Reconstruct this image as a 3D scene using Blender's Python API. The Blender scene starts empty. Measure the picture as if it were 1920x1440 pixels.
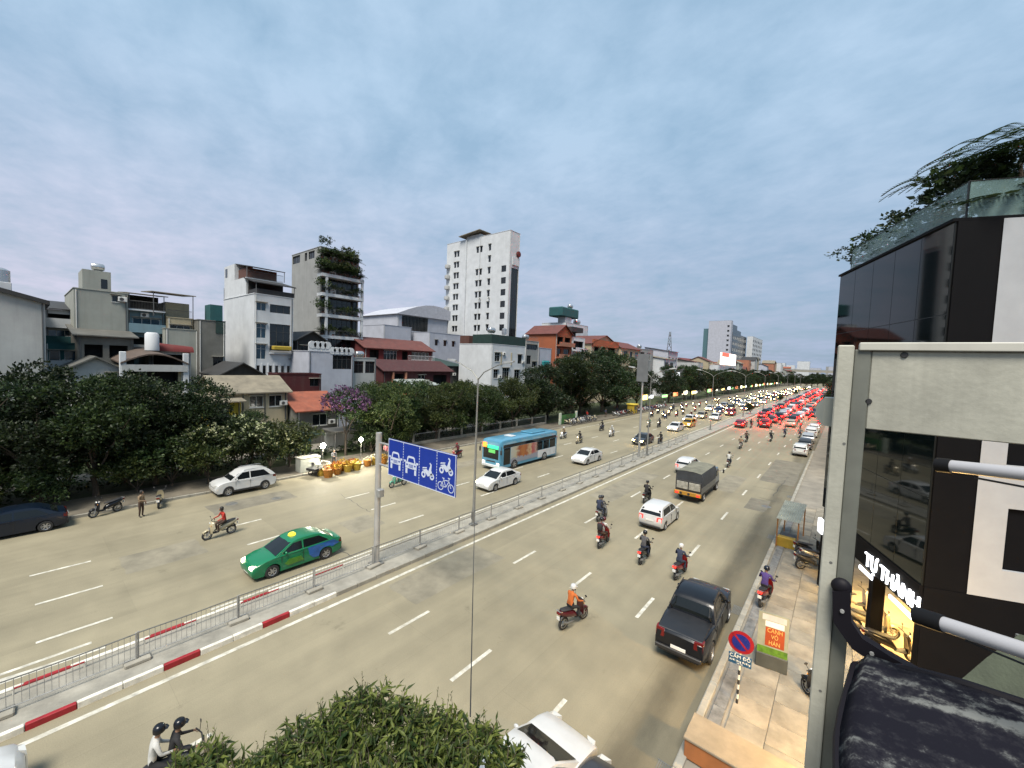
import bpy, bmesh, math, random
from mathutils import Vector, Matrix
PI = math.pi
R = math.radians
rnd = random.Random(11)
sc = bpy.context.scene
C = sc.collection

# ------------------------------------------------------------------ camera
cam_d = bpy.data.cameras.new('camera')
cam_d.sensor_width = 36.0
cam_d.lens = 763.4 / 1920 * 36.0
cam_d.clip_start = 0.05
cam_d.clip_end = 6000
cam = bpy.data.objects.new('camera', cam_d)
C.objects.link(cam)
YAW, PITCH, ROLL = R(39.29), R(3.02), R(2.206)
fwd = Vector((-math.sin(YAW) * math.cos(PITCH), math.cos(YAW) * math.cos(PITCH), -math.sin(PITCH)))
rgt = Vector((math.cos(YAW), math.sin(YAW), 0))
upv = rgt.cross(fwd)
r2 = rgt * math.cos(ROLL) + upv * math.sin(ROLL)
u2 = -rgt * math.sin(ROLL) + upv * math.cos(ROLL)
cam.matrix_world = Matrix(((r2.x, u2.x, -fwd.x, 0), (r2.y, u2.y, -fwd.y, 0), (r2.z, u2.z, -fwd.z, 10.8), (0, 0, 0, 1)))
sc.camera = cam

# ------------------------------------------------------------------ exposure
sc.view_settings.view_transform = 'Standard'
sc.view_settings.look = 'None'
sc.view_settings.gamma = 1.0
sc.view_settings.exposure = 2.1
sc.render.use_motion_blur = False
sc.cycles.use_denoising = True
sc.cycles.max_bounces = 6
sc.cycles.diffuse_bounces = 3
sc.cycles.glossy_bounces = 3
sc.cycles.transmission_bounces = 4
sc.cycles.transparent_max_bounces = 6
sc.cycles.caustics_reflective = False
sc.cycles.caustics_refractive = False
sc.cycles.sample_clamp_indirect = 4.0

# ------------------------------------------------------------------ sky and sun
SUN_EL, SUN_AZ = R(60), R(156)          # azimuth clockwise from +Y: the veiled sun stands behind the camera
sun_dir = Vector((math.sin(SUN_AZ) * math.cos(SUN_EL), math.cos(SUN_AZ) * math.cos(SUN_EL), math.sin(SUN_EL)))
world = bpy.data.worlds.new('World')
sc.world = world
world.use_nodes = True
wt = world.node_tree
wt.nodes.clear()
def wn(t, **k):
    n = wt.nodes.new(t)
    for a, b in k.items():
        setattr(n, a, b)
    return n
def wl(a, b):
    wt.links.new(a, b)
wo = wn('ShaderNodeOutputWorld')
bg = wn('ShaderNodeBackground')
sky = wn('ShaderNodeTexSky', sky_type='NISHITA', sun_disc=False, sun_elevation=SUN_EL, sun_rotation=SUN_AZ)
sky.altitude = 60
sky.air_density = 1.3
sky.dust_density = 2.0
sky.ozone_density = 2.2
tc = wn('ShaderNodeTexCoord')
sep = wn('ShaderNodeSeparateXYZ')
wl(tc.outputs['Generated'], sep.inputs[0])
mz = wn('ShaderNodeMath', operation='MAXIMUM')
wl(sep.outputs['Z'], mz.inputs[0]); mz.inputs[1].default_value = 0.0
az = wn('ShaderNodeMath', operation='ADD')
wl(mz.outputs[0], az.inputs[0]); az.inputs[1].default_value = 0.16
dx = wn('ShaderNodeMath', operation='DIVIDE'); wl(sep.outputs['X'], dx.inputs[0]); wl(az.outputs[0], dx.inputs[1])
dy = wn('ShaderNodeMath', operation='DIVIDE'); wl(sep.outputs['Y'], dy.inputs[0]); wl(az.outputs[0], dy.inputs[1])
cmb = wn('ShaderNodeCombineXYZ')
wl(dx.outputs[0], cmb.inputs[0]); wl(dy.outputs[0], cmb.inputs[1])
mp = wn('ShaderNodeMapping')
mp.inputs['Rotation'].default_value = (0, 0, R(25))
mp.inputs['Scale'].default_value = (1.0, 1.2, 1)
wl(cmb.outputs[0], mp.inputs[0])
n1 = wn('ShaderNodeTexNoise'); n1.inputs['Scale'].default_value = 1.7; n1.inputs['Detail'].default_value = 8; n1.inputs['Roughness'].default_value = 0.55; n1.inputs['Distortion'].default_value = 0.0
wl(mp.outputs[0], n1.inputs['Vector'])
n2 = wn('ShaderNodeTexNoise'); n2.inputs['Scale'].default_value = 6.5; n2.inputs['Detail'].default_value = 7; n2.inputs['Roughness'].default_value = 0.6; n2.inputs['Distortion'].default_value = 0.2
wl(mp.outputs[0], n2.inputs['Vector'])
mixn = wn('ShaderNodeMath', operation='MULTIPLY_ADD'); wl(n2.outputs[0], mixn.inputs[0]); mixn.inputs[1].default_value = 0.62
wl(n1.outputs[0], mixn.inputs[2])
ramp = wn('ShaderNodeValToRGB')
ramp.color_ramp.elements[0].position = 0.60; ramp.color_ramp.elements[0].color = (0, 0, 0, 1)
ramp.color_ramp.elements[1].position = 1.02; ramp.color_ramp.elements[1].color = (1, 1, 1, 1)
wl(mixn.outputs[0], ramp.inputs[0])
# dusk cloud sheet: paler towards the west (-X), deeper blue down the street, bluest overhead
dt = wn('ShaderNodeVectorMath', operation='DOT_PRODUCT'); wl(tc.outputs['Generated'], dt.inputs[0]); dt.inputs[1].default_value = (-0.90, -0.43, 0)
mr1 = wn('ShaderNodeMapRange'); wl(dt.outputs['Value'], mr1.inputs[0]); mr1.inputs[1].default_value = -0.75; mr1.inputs[2].default_value = 0.75
low = wn('ShaderNodeMix', data_type='RGBA'); wl(mr1.outputs[0], low.inputs[0]); low.inputs[6].default_value = (0.84, 1.20, 1.68, 1); low.inputs[7].default_value = (1.70, 1.78, 2.22, 1)
mr2 = wn('ShaderNodeMapRange', interpolation_type='SMOOTHSTEP'); wl(sep.outputs['Z'], mr2.inputs[0]); mr2.inputs[1].default_value = 0.0; mr2.inputs[2].default_value = 0.55
col_ = wn('ShaderNodeMix', data_type='RGBA'); wl(mr2.outputs[0], col_.inputs[0]); wl(low.outputs[2], col_.inputs[6]); col_.inputs[7].default_value = (1.20, 1.74, 2.30, 1)
tint = wn('ShaderNodeMix', data_type='RGBA', blend_type='MULTIPLY'); tint.inputs[0].default_value = 1.0
wl(sky.outputs[0], tint.inputs[6]); tint.inputs[7].default_value = (0.235, 0.30, 0.315, 1)
gap = wn('ShaderNodeMix', data_type='RGBA'); gap.inputs[0].default_value = 0.22; wl(col_.outputs[2], gap.inputs[6]); wl(tint.outputs[2], gap.inputs[7])
gap2 = wn('ShaderNodeMix', data_type='RGBA', blend_type='MULTIPLY'); gap2.inputs[0].default_value = 1.0; wl(gap.outputs[2], gap2.inputs[6]); gap2.inputs[7].default_value = (0.95, 0.98, 0.99, 1)
puff = wn('ShaderNodeMix', data_type='RGBA', blend_type='MULTIPLY'); puff.inputs[0].default_value = 1.0; wl(col_.outputs[2], puff.inputs[6]); puff.inputs[7].default_value = (1.16, 1.09, 1.07, 1)
cm = wn('ShaderNodeMix', data_type='RGBA')
wl(ramp.outputs[0], cm.inputs[0]); wl(gap2.outputs[2], cm.inputs[6]); wl(puff.outputs[2], cm.inputs[7])
wl(cm.outputs[2], bg.inputs[0])
bg.inputs[1].default_value = 0.08
wl(bg.outputs[0], wo.inputs[0])

sd = bpy.data.lights.new('sun', 'SUN')
sd.energy = 1.5
sd.angle = R(24)
sd.color = (1.0, 0.93, 0.82)
so = bpy.data.objects.new('sun', sd)
so.rotation_euler = sun_dir.to_track_quat('Z', 'Y').to_euler()
C.objects.link(so)

# ------------------------------------------------------------------ helpers
KIDS = {}
def link(o, parent=None):
    C.objects.link(o)
    if parent is not None:
        o.parent = parent
        KIDS.setdefault(parent.as_pointer(), []).append(o)
    return o
def tag(o, label=None, cat=None, group=None, kind=None):
    if label: o['label'] = label
    if cat: o['category'] = cat
    if group: o['group'] = group
    if kind: o['kind'] = kind
    return o
def empty(name, loc=(0, 0, 0), rz=0.0, label=None, cat=None, group=None, kind=None):
    o = bpy.data.objects.new(name, None)
    o.empty_display_size = 0.2
    o.location = loc
    o.rotation_euler = (0, 0, rz)
    link(o)
    return tag(o, label, cat, group, kind)
def copy_tree(o, parent=None, skip=()):
    c = o.copy()
    link(c, parent)
    for k in list(KIDS.get(o.as_pointer(), [])):
        if k.name.split('.')[0] not in skip:
            copy_tree(k, c, skip)
    return c
def kids(o, nm):
    return [k for k in KIDS.get(o.as_pointer(), []) if k.name.split('.')[0] == nm]
def omat(o, m, slot=0):
    s = o.material_slots[slot]
    s.link = 'OBJECT'
    s.material = m
def place(o, x, y, z=0.0, rz=0.0, label=None, group=None, cat=None):
    o.location = (x, y, z)
    o.rotation_euler = (0, 0, rz)
    tag(o, label, cat, group)
    return o

class MB:
    def __init__(s):
        s.v, s.f, s.m = [], [], []
    def face(s, pts, mi=0):
        b = len(s.v); s.v += [tuple(p) for p in pts]
        s.f.append(tuple(range(b, b + len(pts)))); s.m.append(mi)
        return s
    def box(s, x0, x1, y0, y1, z0, z1, mi=0):
        b = len(s.v)
        s.v += [(x0, y0, z0), (x1, y0, z0), (x1, y1, z0), (x0, y1, z0), (x0, y0, z1), (x1, y0, z1), (x1, y1, z1), (x0, y1, z1)]
        for q in ((0, 3, 2, 1), (4, 5, 6, 7), (0, 1, 5, 4), (1, 2, 6, 5), (2, 3, 7, 6), (3, 0, 4, 7)):
            s.f.append(tuple(b + i for i in q)); s.m.append(mi)
        return s
    def bevbox(s, x0, x1, y0, y1, z0, z1, e=0.03, mi=0):
        """box with chamfered edges"""
        b = len(s.v)
        for (z, i) in ((z0, e), (z0 + e, 0), (z1 - e, 0), (z1, e)):
            xa, xb, ya, yb = x0 + i, x1 - i, y0 + i, y1 - i
            k = e if i == 0 else 0
            s.v += [(xa + k, ya, z), (xb - k, ya, z), (xb, ya + k, z), (xb, yb - k, z), (xb - k, yb, z), (xa + k, yb, z), (xa, yb - k, z), (xa, ya + k, z)]
        for l in range(3):
            for i in range(8):
                j = (i + 1) % 8
                s.f.append((b + l * 8 + i, b + l * 8 + j, b + l * 8 + 8 + j, b + l * 8 + 8 + i)); s.m.append(mi)
        s.f.append(tuple(b + i for i in range(7, -1, -1))); s.m.append(mi)
        s.f.append(tuple(b + 24 + i for i in range(8))); s.m.append(mi)
        return s
    def ring(s, pts):
        b = len(s.v); s.v += [tuple(p) for p in pts]
        return b
    def loft(s, rings, closed=True, cap=True, mi=0):
        n = len(rings[0]); bs = [s.ring(r) for r in rings]
        for a, b in zip(bs, bs[1:]):
            for i in range(n if closed else n - 1):
                j = (i + 1) % n
                s.f.append((a + i, a + j, b + j, b + i)); s.m.append(mi)
        if cap and closed:
            s.f.append(tuple(bs[0] + i for i in range(n - 1, -1, -1))); s.m.append(mi)
            s.f.append(tuple(bs[-1] + i for i in range(n))); s.m.append(mi)
        return s
    def path(s, pts, rad, n=8, mi=0, flat=1.0):
        pts = [Vector(p) for p in pts]
        if not isinstance(rad, (list, tuple)): rad = [rad] * len(pts)
        rings = []
        for i, p in enumerate(pts):
            d = (pts[min(i + 1, len(pts) - 1)] - pts[max(i - 1, 0)])
            if d.length < 1e-6: d = Vector((0, 0, 1))
            d.normalize()
            up = Vector((0, 0, 1)) if abs(d.z) < 0.94 else Vector((0, 1, 0))
            a = d.cross(up).normalized(); b = a.cross(d)
            rings.append([p + a * math.cos(2 * PI * k / n) * rad[i] + b * math.sin(2 * PI * k / n) * rad[i] * flat for k in range(n)])
        return s.loft(rings, mi=mi)
    def tube(s, p, q, r0, r1=None, n=8, mi=0):
        return s.path([p, q], [r0, r0 if r1 is None else r1], n, mi)
    def lathe(s, prof, n=16, c=(0, 0, 0), axis='z', mi=0, cap=True):
        rings = []
        for r, h in prof:
            g = []
            for k in range(n):
                a = 2 * PI * k / n; x, y = r * math.cos(a), r * math.sin(a)
                g.append((c[0] + x, c[1] + y, c[2] + h) if axis == 'z' else (c[0] + h, c[1] + x, c[2] + y) if axis == 'x' else (c[0] + x, c[1] + h, c[2] + y))
            rings.append(g)
        return s.loft(rings, mi=mi, cap=cap)
    def prism(s, poly, h0, h1, axis='x', mi=0):
        """extrude a 2D outline: axis x -> (y,z), y -> (x,z), z -> (x,y)"""
        f = {'x': lambda a, b, h: (h, a, b), 'y': lambda a, b, h: (a, h, b), 'z': lambda a, b, h: (a, b, h)}[axis]
        return s.loft([[f(a, b, h0) for a, b in poly], [f(a, b, h1) for a, b in poly]], mi=mi)
    def sphere(s, c, r, n=10, m=6, sc3=(1, 1, 1), mi=0):
        prof = [(max(1e-4, math.sin(PI * i / m)) * r, -math.cos(PI * i / m) * r) for i in range(m + 1)]
        rings = [[(c[0] + q * math.cos(2 * PI * k / n) * sc3[0], c[1] + q * math.sin(2 * PI * k / n) * sc3[1], c[2] + h * sc3[2]) for k in range(n)] for q, h in prof]
        return s.loft(rings, mi=mi)
    def mesh(s, name, mats, smooth=False, ang=38, fix=True):
        me = bpy.data.meshes.new(name)
        me.from_pydata(s.v, [], s.f)
        for m in (mats if isinstance(mats, (list, tuple)) else [mats]):
            me.materials.append(m)
        if any(s.m): me.polygons.foreach_set('material_index', s.m)
        if fix:
            bm = bmesh.new(); bm.from_mesh(me)
            bmesh.ops.recalc_face_normals(bm, faces=bm.faces)
            bm.to_mesh(me); bm.free()
        if smooth:
            me.polygons.foreach_set('use_smooth', [True] * len(me.polygons))
            me.set_sharp_from_angle(angle=R(ang))
        me.update()
        return me
    def build(s, name, mats, parent=None, smooth=False, ang=38, fix=True, loc=None):
        o = bpy.data.objects.new(name, s.mesh(name, mats, smooth, ang, fix))
        if loc: o.location = loc
        return link(o, parent)

# ------------------------------------------------------------------ materials
MATS = {}
def srgb(r, g, b):
    f = lambda c: (c / 255 / 12.92) if c <= 10 else ((c / 255 + 0.055) / 1.055) ** 2.4
    return (f(r), f(g), f(b))
def M(name, col=(0.5, 0.5, 0.5), rough=0.6, metal=0.0, var=0.10, scale=1.5, bump=0.0, bscale=25.0, spec=0.5, emit=None, es=0.0, coat=0.0, streak=0.0, hue=0.0, alpha=1.0, trans=0.0, dirt=(0.10, 0.095, 0.08)):
    if name in MATS: return MATS[name]
    m = bpy.data.materials.new(name); m.use_nodes = True
    t = m.node_tree; N = t.nodes; L = t.links
    b = N['Principled BSDF']
    b.inputs['Base Color'].default_value = (*col, 1)
    b.inputs['Roughness'].default_value = rough
    b.inputs['Metallic'].default_value = metal
    b.inputs['Specular IOR Level'].default_value = spec
    if coat: b.inputs['Coat Weight'].default_value = coat; b.inputs['Coat Roughness'].default_value = 0.05
    if emit: b.inputs['Emission Color'].default_value = (*emit, 1); b.inputs['Emission Strength'].default_value = es
    if alpha < 1: b.inputs['Alpha'].default_value = alpha
    if trans: b.inputs['Transmission Weight'].default_value = trans
    tcn = N.new('ShaderNodeTexCoord'); oi = N.new('ShaderNodeObjectInfo')
    ad = N.new('ShaderNodeVectorMath'); ad.operation = 'ADD'
    sclr = N.new('ShaderNodeVectorMath'); sclr.operation = 'SCALE'; sclr.inputs[3].default_value = 37.0
    cb = N.new('ShaderNodeCombineXYZ')
    for i in range(3): L.new(oi.outputs['Random'], cb.inputs[i])
    L.new(cb.outputs[0], sclr.inputs[0]); L.new(tcn.outputs['Object'], ad.inputs[0]); L.new(sclr.outputs[0], ad.inputs[1])
    if var > 0:
        nz = N.new('ShaderNodeTexNoise'); nz.inputs['Scale'].default_value = scale; nz.inputs['Detail'].default_value = 6; nz.inputs['Roughness'].default_value = 0.62
        L.new(ad.outputs[0], nz.inputs['Vector'])
        mr = N.new('ShaderNodeMapRange'); mr.inputs[1].default_value = 0.3; mr.inputs[2].default_value = 0.7; mr.inputs[3].default_value = 1 - var * 1.6; mr.inputs[4].default_value = 1 + var
        L.new(nz.outputs[0], mr.inputs[0])
        hs = N.new('ShaderNodeHueSaturation'); hs.inputs['Color'].default_value = (*col, 1)
        L.new(mr.outputs[0], hs.inputs['Value'])
        if hue:
            mh = N.new('ShaderNodeMapRange'); mh.inputs[3].default_value = 0.5 - hue; mh.inputs[4].default_value = 0.5 + hue
            L.new(oi.outputs['Random'], mh.inputs[0]); L.new(mh.outputs[0], hs.inputs['Hue'])
        out = hs.outputs[0]
        if streak > 0:
            mpn = N.new('ShaderNodeMapping'); mpn.inputs['Scale'].default_value = (1.6, 1.6, 0.10)
            L.new(ad.outputs[0], mpn.inputs[0])
            ns = N.new('ShaderNodeTexNoise'); ns.inputs['Scale'].default_value = 1.1; ns.inputs['Detail'].default_value = 8; ns.inputs['Roughness'].default_value = 0.7
            L.new(mpn.outputs[0], ns.inputs['Vector'])
            ms = N.new('ShaderNodeMapRange'); ms.inputs[1].default_value = 0.48; ms.inputs[2].default_value = 0.78; ms.inputs[3].default_value = 0; ms.inputs[4].default_value = streak
            L.new(ns.outputs[0], ms.inputs[0])
            mx = N.new('ShaderNodeMix'); mx.data_type = 'RGBA'; L.new(ms.outputs[0], mx.inputs[0]); L.new(out, mx.inputs[6]); mx.inputs[7].default_value = (*dirt, 1)
            out = mx.outputs[2]
        L.new(out, b.inputs['Base Color'])
        rr = N.new('ShaderNodeMapRange'); rr.inputs[3].default_value = max(0.02, rough - 0.08); rr.inputs[4].default_value = min(1, rough + 0.08)
        L.new(nz.outputs[0], rr.inputs[0]); L.new(rr.outputs[0], b.inputs['Roughness'])
    if bump:
        nb = N.new('ShaderNodeTexNoise'); nb.inputs['Scale'].default_value = bscale; nb.inputs['Detail'].default_value = 5
        L.new(ad.outputs[0], nb.inputs['Vector'])
        bu = N.new('ShaderNodeBump'); bu.inputs['Strength'].default_value = bump; bu.inputs['Distance'].default_value = 0.03
        L.new(nb.outputs[0], bu.inputs['Height']); L.new(bu.outputs[0], b.inputs['Normal'])
    MATS[name] = m
    return m
def leafmat(name, c1, c2, trans=0.35):
    if name in MATS: return MATS[name]
    m = bpy.data.materials.new(name); m.use_nodes = True
    t = m.node_tree; N = t.nodes; L = t.links
    N.remove(N['Principled BSDF'])
    out = N['Material Output']
    g = N.new('ShaderNodeNewGeometry'); oi = N.new('ShaderNodeObjectInfo')
    mx = N.new('ShaderNodeMix'); mx.data_type = 'RGBA'; mx.inputs[6].default_value = (*c1, 1); mx.inputs[7].default_value = (*c2, 1)
    pw = N.new('ShaderNodeMath'); pw.operation = 'POWER'; pw.inputs[1].default_value = 1.6
    L.new(g.outputs['Random Per Island'], pw.inputs[0]); L.new(pw.outputs[0], mx.inputs[0])
    hs = N.new('ShaderNodeHueSaturation'); L.new(mx.outputs[2], hs.inputs['Color'])
    mv = N.new('ShaderNodeMapRange'); mv.inputs[3].default_value = 0.75; mv.inputs[4].default_value = 1.3; L.new(oi.outputs['Random'], mv.inputs[0]); L.new(mv.outputs[0], hs.inputs['Value'])
    mh = N.new('ShaderNodeMapRange'); mh.inputs[3].default_value = 0.485; mh.inputs[4].default_value = 0.51; L.new(oi.outputs['Random'], mh.inputs[0]); L.new(mh.outputs[0], hs.inputs['Hue'])
    p = N.new('ShaderNodeBsdfPrincipled'); p.inputs['Roughness'].default_value = 0.5; p.inputs['Specular IOR Level'].default_value = 0.35
    tr = N.new('ShaderNodeBsdfTranslucent')
    L.new(hs.outputs[0], p.inputs['Base Color']); L.new(hs.outputs[0], tr.inputs['Color'])
    ms = N.new('ShaderNodeMixShader'); ms.inputs[0].default_value = trans
    L.new(p.outputs[0], ms.inputs[1]); L.new(tr.outputs[0], ms.inputs[2]); L.new(ms.outputs[0], out.inputs[0])
    MATS[name] = m
    return m
def emat(name, col, s):
    return M(name, col, 0.4, var=0, emit=col, es=s)
# ------------------------------------------------------------------ ground, road, markings
XK_R, XM_R, XM_L, XK_L = -2.9, -17.05, -19.35, -36.7     # right kerb, median edges, left kerb
Y0, Y1 = -60.0, 700.0

def road_material():
    m = bpy.data.materials.new('asphalt'); m.use_nodes = True
    t = m.node_tree; N = t.nodes; L = t.links; b = N['Principled BSDF']
    tcn = N.new('ShaderNodeTexCoord')
    def noise(scale, detail=6, mapping=None, rough=0.6, dist=0.0):
        n = N.new('ShaderNodeTexNoise'); n.inputs['Scale'].default_value = scale; n.inputs['Detail'].default_value = detail; n.inputs['Roughness'].default_value = rough; n.inputs['Distortion'].default_value = dist
        if mapping:
            mp_ = N.new('ShaderNodeMapping'); mp_.inputs['Scale'].default_value = mapping; L.new(tcn.outputs['Object'], mp_.inputs[0]); L.new(mp_.outputs[0], n.inputs['Vector'])
        else:
            L.new(tcn.outputs['Object'], n.inputs['Vector'])
        return n
    def rng(src, a, b_, c, d):
        r = N.new('ShaderNodeMapRange'); r.inputs[1].default_value = a; r.inputs[2].default_value = b_; r.inputs[3].default_value = c; r.inputs[4].default_value = d
        L.new(src, r.inputs[0]); return r.outputs[0]
    def mul(a, b_):
        r = N.new('ShaderNodeMath'); r.operation = 'MULTIPLY'; L.new(a, r.inputs[0]); L.new(b_, r.inputs[1]); return r.outputs[0]
    big = rng(noise(0.11, 5).outputs[0], 0.3, 0.7, 0.80, 1.14)
    med = rng(noise(0.9, 6).outputs[0], 0.3, 0.7, 0.92, 1.07)
    fine = rng(noise(34, 3).outputs[0], 0.3, 0.7, 0.90, 1.10)
    lane = rng(noise(1.0, 4, (0.9, 0.015, 1)).outputs[0], 0.32, 0.68, 0.88, 1.06)      # wheel tracks along the street
    spot = rng(noise(0.55, 7, None, 0.75).outputs[0], 0.62, 0.76, 1.0, 0.62)           # oil and damp stains
    val = mul(mul(mul(big, med), mul(fine, lane)), spot)
    sx = N.new('ShaderNodeSeparateXYZ'); L.new(tcn.outputs['Object'], sx.inputs[0])
    # the lane along the kerb is greyer with dust and dried mud
    wob = noise(0.35, 5)
    ax = N.new('ShaderNodeMath'); ax.operation = 'MULTIPLY_ADD'; L.new(wob.outputs[0], ax.inputs[0]); ax.inputs[1].default_value = 1.6; L.new(sx.outputs['X'], ax.inputs[2])
    gut = rng(ax.outputs[0], -4.3, -2.7, 1.0, 0.66)
    # dark drip line where cars stop along the kerb
    wb2 = noise(0.5, 6, (1, .35, 1), .7)
    sx2 = N.new('ShaderNodeMath'); sx2.operation = 'MULTIPLY_ADD'; L.new(wb2.outputs[0], sx2.inputs[0]); sx2.inputs[1].default_value = 1.3; L.new(sx.outputs['X'], sx2.inputs[2])
    of = N.new('ShaderNodeMath'); of.operation = 'ADD'; L.new(sx2.outputs[0], of.inputs[0]); of.inputs[1].default_value = 3.45
    ab = N.new('ShaderNodeMath'); ab.operation = 'ABSOLUTE'; L.new(of.outputs[0], ab.inputs[0])
    drip = rng(ab.outputs[0], .08, .55, .62, 1.0)
    val2 = mul(mul(val, gut), drip)
    # squared patches of newer asphalt
    br = N.new('ShaderNodeTexBrick'); mpb = N.new('ShaderNodeMapping'); mpb.inputs['Rotation'].default_value = (0, 0, PI / 2); mpb.inputs['Location'].default_value = (3, 1.2, 0)
    L.new(tcn.outputs['Object'], mpb.inputs[0]); L.new(mpb.outputs[0], br.inputs['Vector'])
    br.inputs['Scale'].default_value = 1.0; br.inputs['Brick Width'].default_value = 14.0; br.inputs['Row Height'].default_value = 3.45; br.inputs['Mortar Size'].default_value = 0.012; br.inputs['Mortar Smooth'].default_value = 0.6
    br.inputs['Color1'].default_value = (0.93, 0.94, 0.97, 1); br.inputs['Color2'].default_value = (1.05, 1.05, 1.03, 1); br.inputs['Mortar'].default_value = (0.9, 0.9, 0.9, 1); br.inputs['Bias'].default_value = 0.1
    val3 = mul(val2, br.outputs['Color'])
    hs = N.new('ShaderNodeHueSaturation'); hs.inputs['Color'].default_value = (0.225, 0.199, 0.136, 1)
    L.new(val3, hs.inputs['Value']); L.new(hs.outputs[0], b.inputs['Base Color'])
    L.new(rng(med, 0.92, 1.07, 0.62, 0.80), b.inputs['Roughness'])
    b.inputs['Specular IOR Level'].default_value = 0.3
    bu = N.new('ShaderNodeBump'); bu.inputs['Strength'].default_value = 0.25; bu.inputs['Distance'].default_value = 0.01
    L.new(noise(60, 3).outputs[0], bu.inputs['Height']); L.new(bu.outputs[0], b.inputs['Normal'])
    return m
ASPH = road_material()
def sheet(name, x0, x1, y0, y1, z, m, parent=None, kind='structure', th=0.0):
    mb = MB().face([(x0, y0, z), (x1, y0, z), (x1, y1, z), (x0, y1, z)])
    o = mb.build(name, m, parent)
    if kind and parent is None: o['kind'] = kind
    return o
soil = M('soil', (0.075, 0.065, 0.045), 0.95, var=0.3, scale=0.4, bump=0.4, bscale=6)
lawn = M('lawn', (0.045, 0.060, 0.022), 0.95, var=0.35, scale=0.7, bump=0.6, bscale=12)
paveg = M('pavement_grey', (0.21, 0.19, 0.155), 0.85, var=0.18, scale=0.8, bump=0.2, bscale=14, streak=0.0)
conc = M('concrete', (0.27, 0.255, 0.215), 0.85, var=0.18, scale=1.3, bump=0.25, bscale=18, streak=0.25)
paintw = M('road_paint', (0.52, 0.50, 0.43), 0.7, var=0.25, scale=3.5, bump=0.1, streak=0.85, dirt=(0.22, 0.195, 0.135))
kred = M('kerb_red', (0.26, 0.010, 0.016), 0.6, var=0.18, scale=3)
kwhite = M('kerb_white', (0.62, 0.60, 0.53), 0.7, var=0.2, scale=3)
steel = M('galvanised_steel', (0.36, 0.36, 0.35), 0.5, 0.5, var=0.14, scale=4)
dsteel = M('dull_steel', (0.16, 0.16, 0.15), 0.55, 0.4, var=0.18, scale=5)

g = MB().face([(-3000, -1500, -0.12), (3000, -1500, -0.12), (3000, 5000, -0.12), (-3000, 5000, -0.12)]).build('ground', soil)
g['kind'] = 'structure'
road = sheet('road', XK_L - 0.1, XK_R + 0.1, Y0, Y1, 0.0, ASPH)

def marks():
    dash = MB().face([(-0.075, 0, 0.004), (0.075, 0, 0.004), (0.075, 2.0, 0.004), (-0.075, 2.0, 0.004)]).mesh('lane_dash', paintw)
    for x, ph in ((-13.2, 1.35), (-9.65, 1.4), (-6.34, 1.35), (-22.05, 0.3), (-25.4, 0.35), (-28.8, 0.25)):
        for k in range(-1, 24):
            o = bpy.data.objects.new('lane_dash', dash); o.location = (x, ph + 7.75 * k, 0); link(o, road)
    sheet('edge_line', XM_R + 0.42, XM_R + 0.60, Y0, 420, 0.004, paintw, road)
    sheet('edge_line', XM_L - 0.62, XM_L - 0.47, 5.0, 420, 0.004, paintw, road)
    sheet('edge_line', XK_L + 1.9, XK_L + 2.02, 60, 420, 0.004, paintw, road)
    # hatched arrow near the start of the median on the far carriageway
    a = MB()
    a.face([(-20.75, -2.5, .004), (-20.6, -2.5, .004), (-20.6, 1.6, .004), (-20.75, 1.6, .004)]); a.build('lane_mark', paintw, road)
    a = MB(); a.face([(-20.5, -1.2, .004), (-20.1, 1.9, .004), (-19.95, 1.9, .004), (-20.1, -1.2, .004)]); a.build('lane_mark', paintw, road)
    # manhole cover with a damp patch by the parked white car
    mh = MB().lathe([(0.001, 0.006), (0.36, 0.006), (0.38, 0.002)], 20, (-33.2, 9.6, 0), cap=False).build('manhole_cover', dsteel, road)
    mh2 = MB().lathe([(0.001, 0.006), (0.3, 0.006), (0.32, 0.002)], 20, (-32.3, 12.2, 0), cap=False).build('manhole_cover', dsteel, road)
    mh3 = MB().lathe([(0.001, 0.006), (0.33, 0.006), (0.35, 0.002)], 20, (-4.3, 38.2, 0), cap=False).build('manhole_cover', dsteel, road)
marks()
# repairs in the asphalt, drain grates and tar seams
pt1 = M('asphalt_patch', (.155, .140, .105), .8, var=.2, scale=1.2, bump=.3, bscale=30); pt2 = M('asphalt_patch_pale', (.205, .184, .134), .8, var=.18, scale=1.0, bump=.3, bscale=30); tar = M('tar_seam', (.035, .033, .03), .6, var=.2)
for i, (x0, x1, y0, y1) in enumerate(((-6.1, -3.2, 47, 60), (-5.6, -4.2, 36.5, 40), (-16.2, -14.0, 11, 17), (-28.3, -25.9, 3.2, 6.4), (-33.8, -31.6, 8.2, 13.4), (-24.8, -22.6, 13, 15.2), (-8.9, -7.1, 40, 47), (-31, -29.4, 24, 33), (-15.9, -13.8, 30, 41))):
    q = random.Random(i); pts = []
    for (xa, ya), (xb, yb) in zip(((x0, y0), (x1, y0), (x1, y1), (x0, y1)), ((x1, y0), (x1, y1), (x0, y1), (x0, y0))):
        for k in range(4): t = k / 4; pts.append((xa + (xb - xa) * t + q.uniform(-.06, .06), ya + (yb - ya) * t + q.uniform(-.06, .06), .003))
    MB().face(pts).build('asphalt_patch', pt1 if i in (0, 1, 4) else pt2, road)
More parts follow.
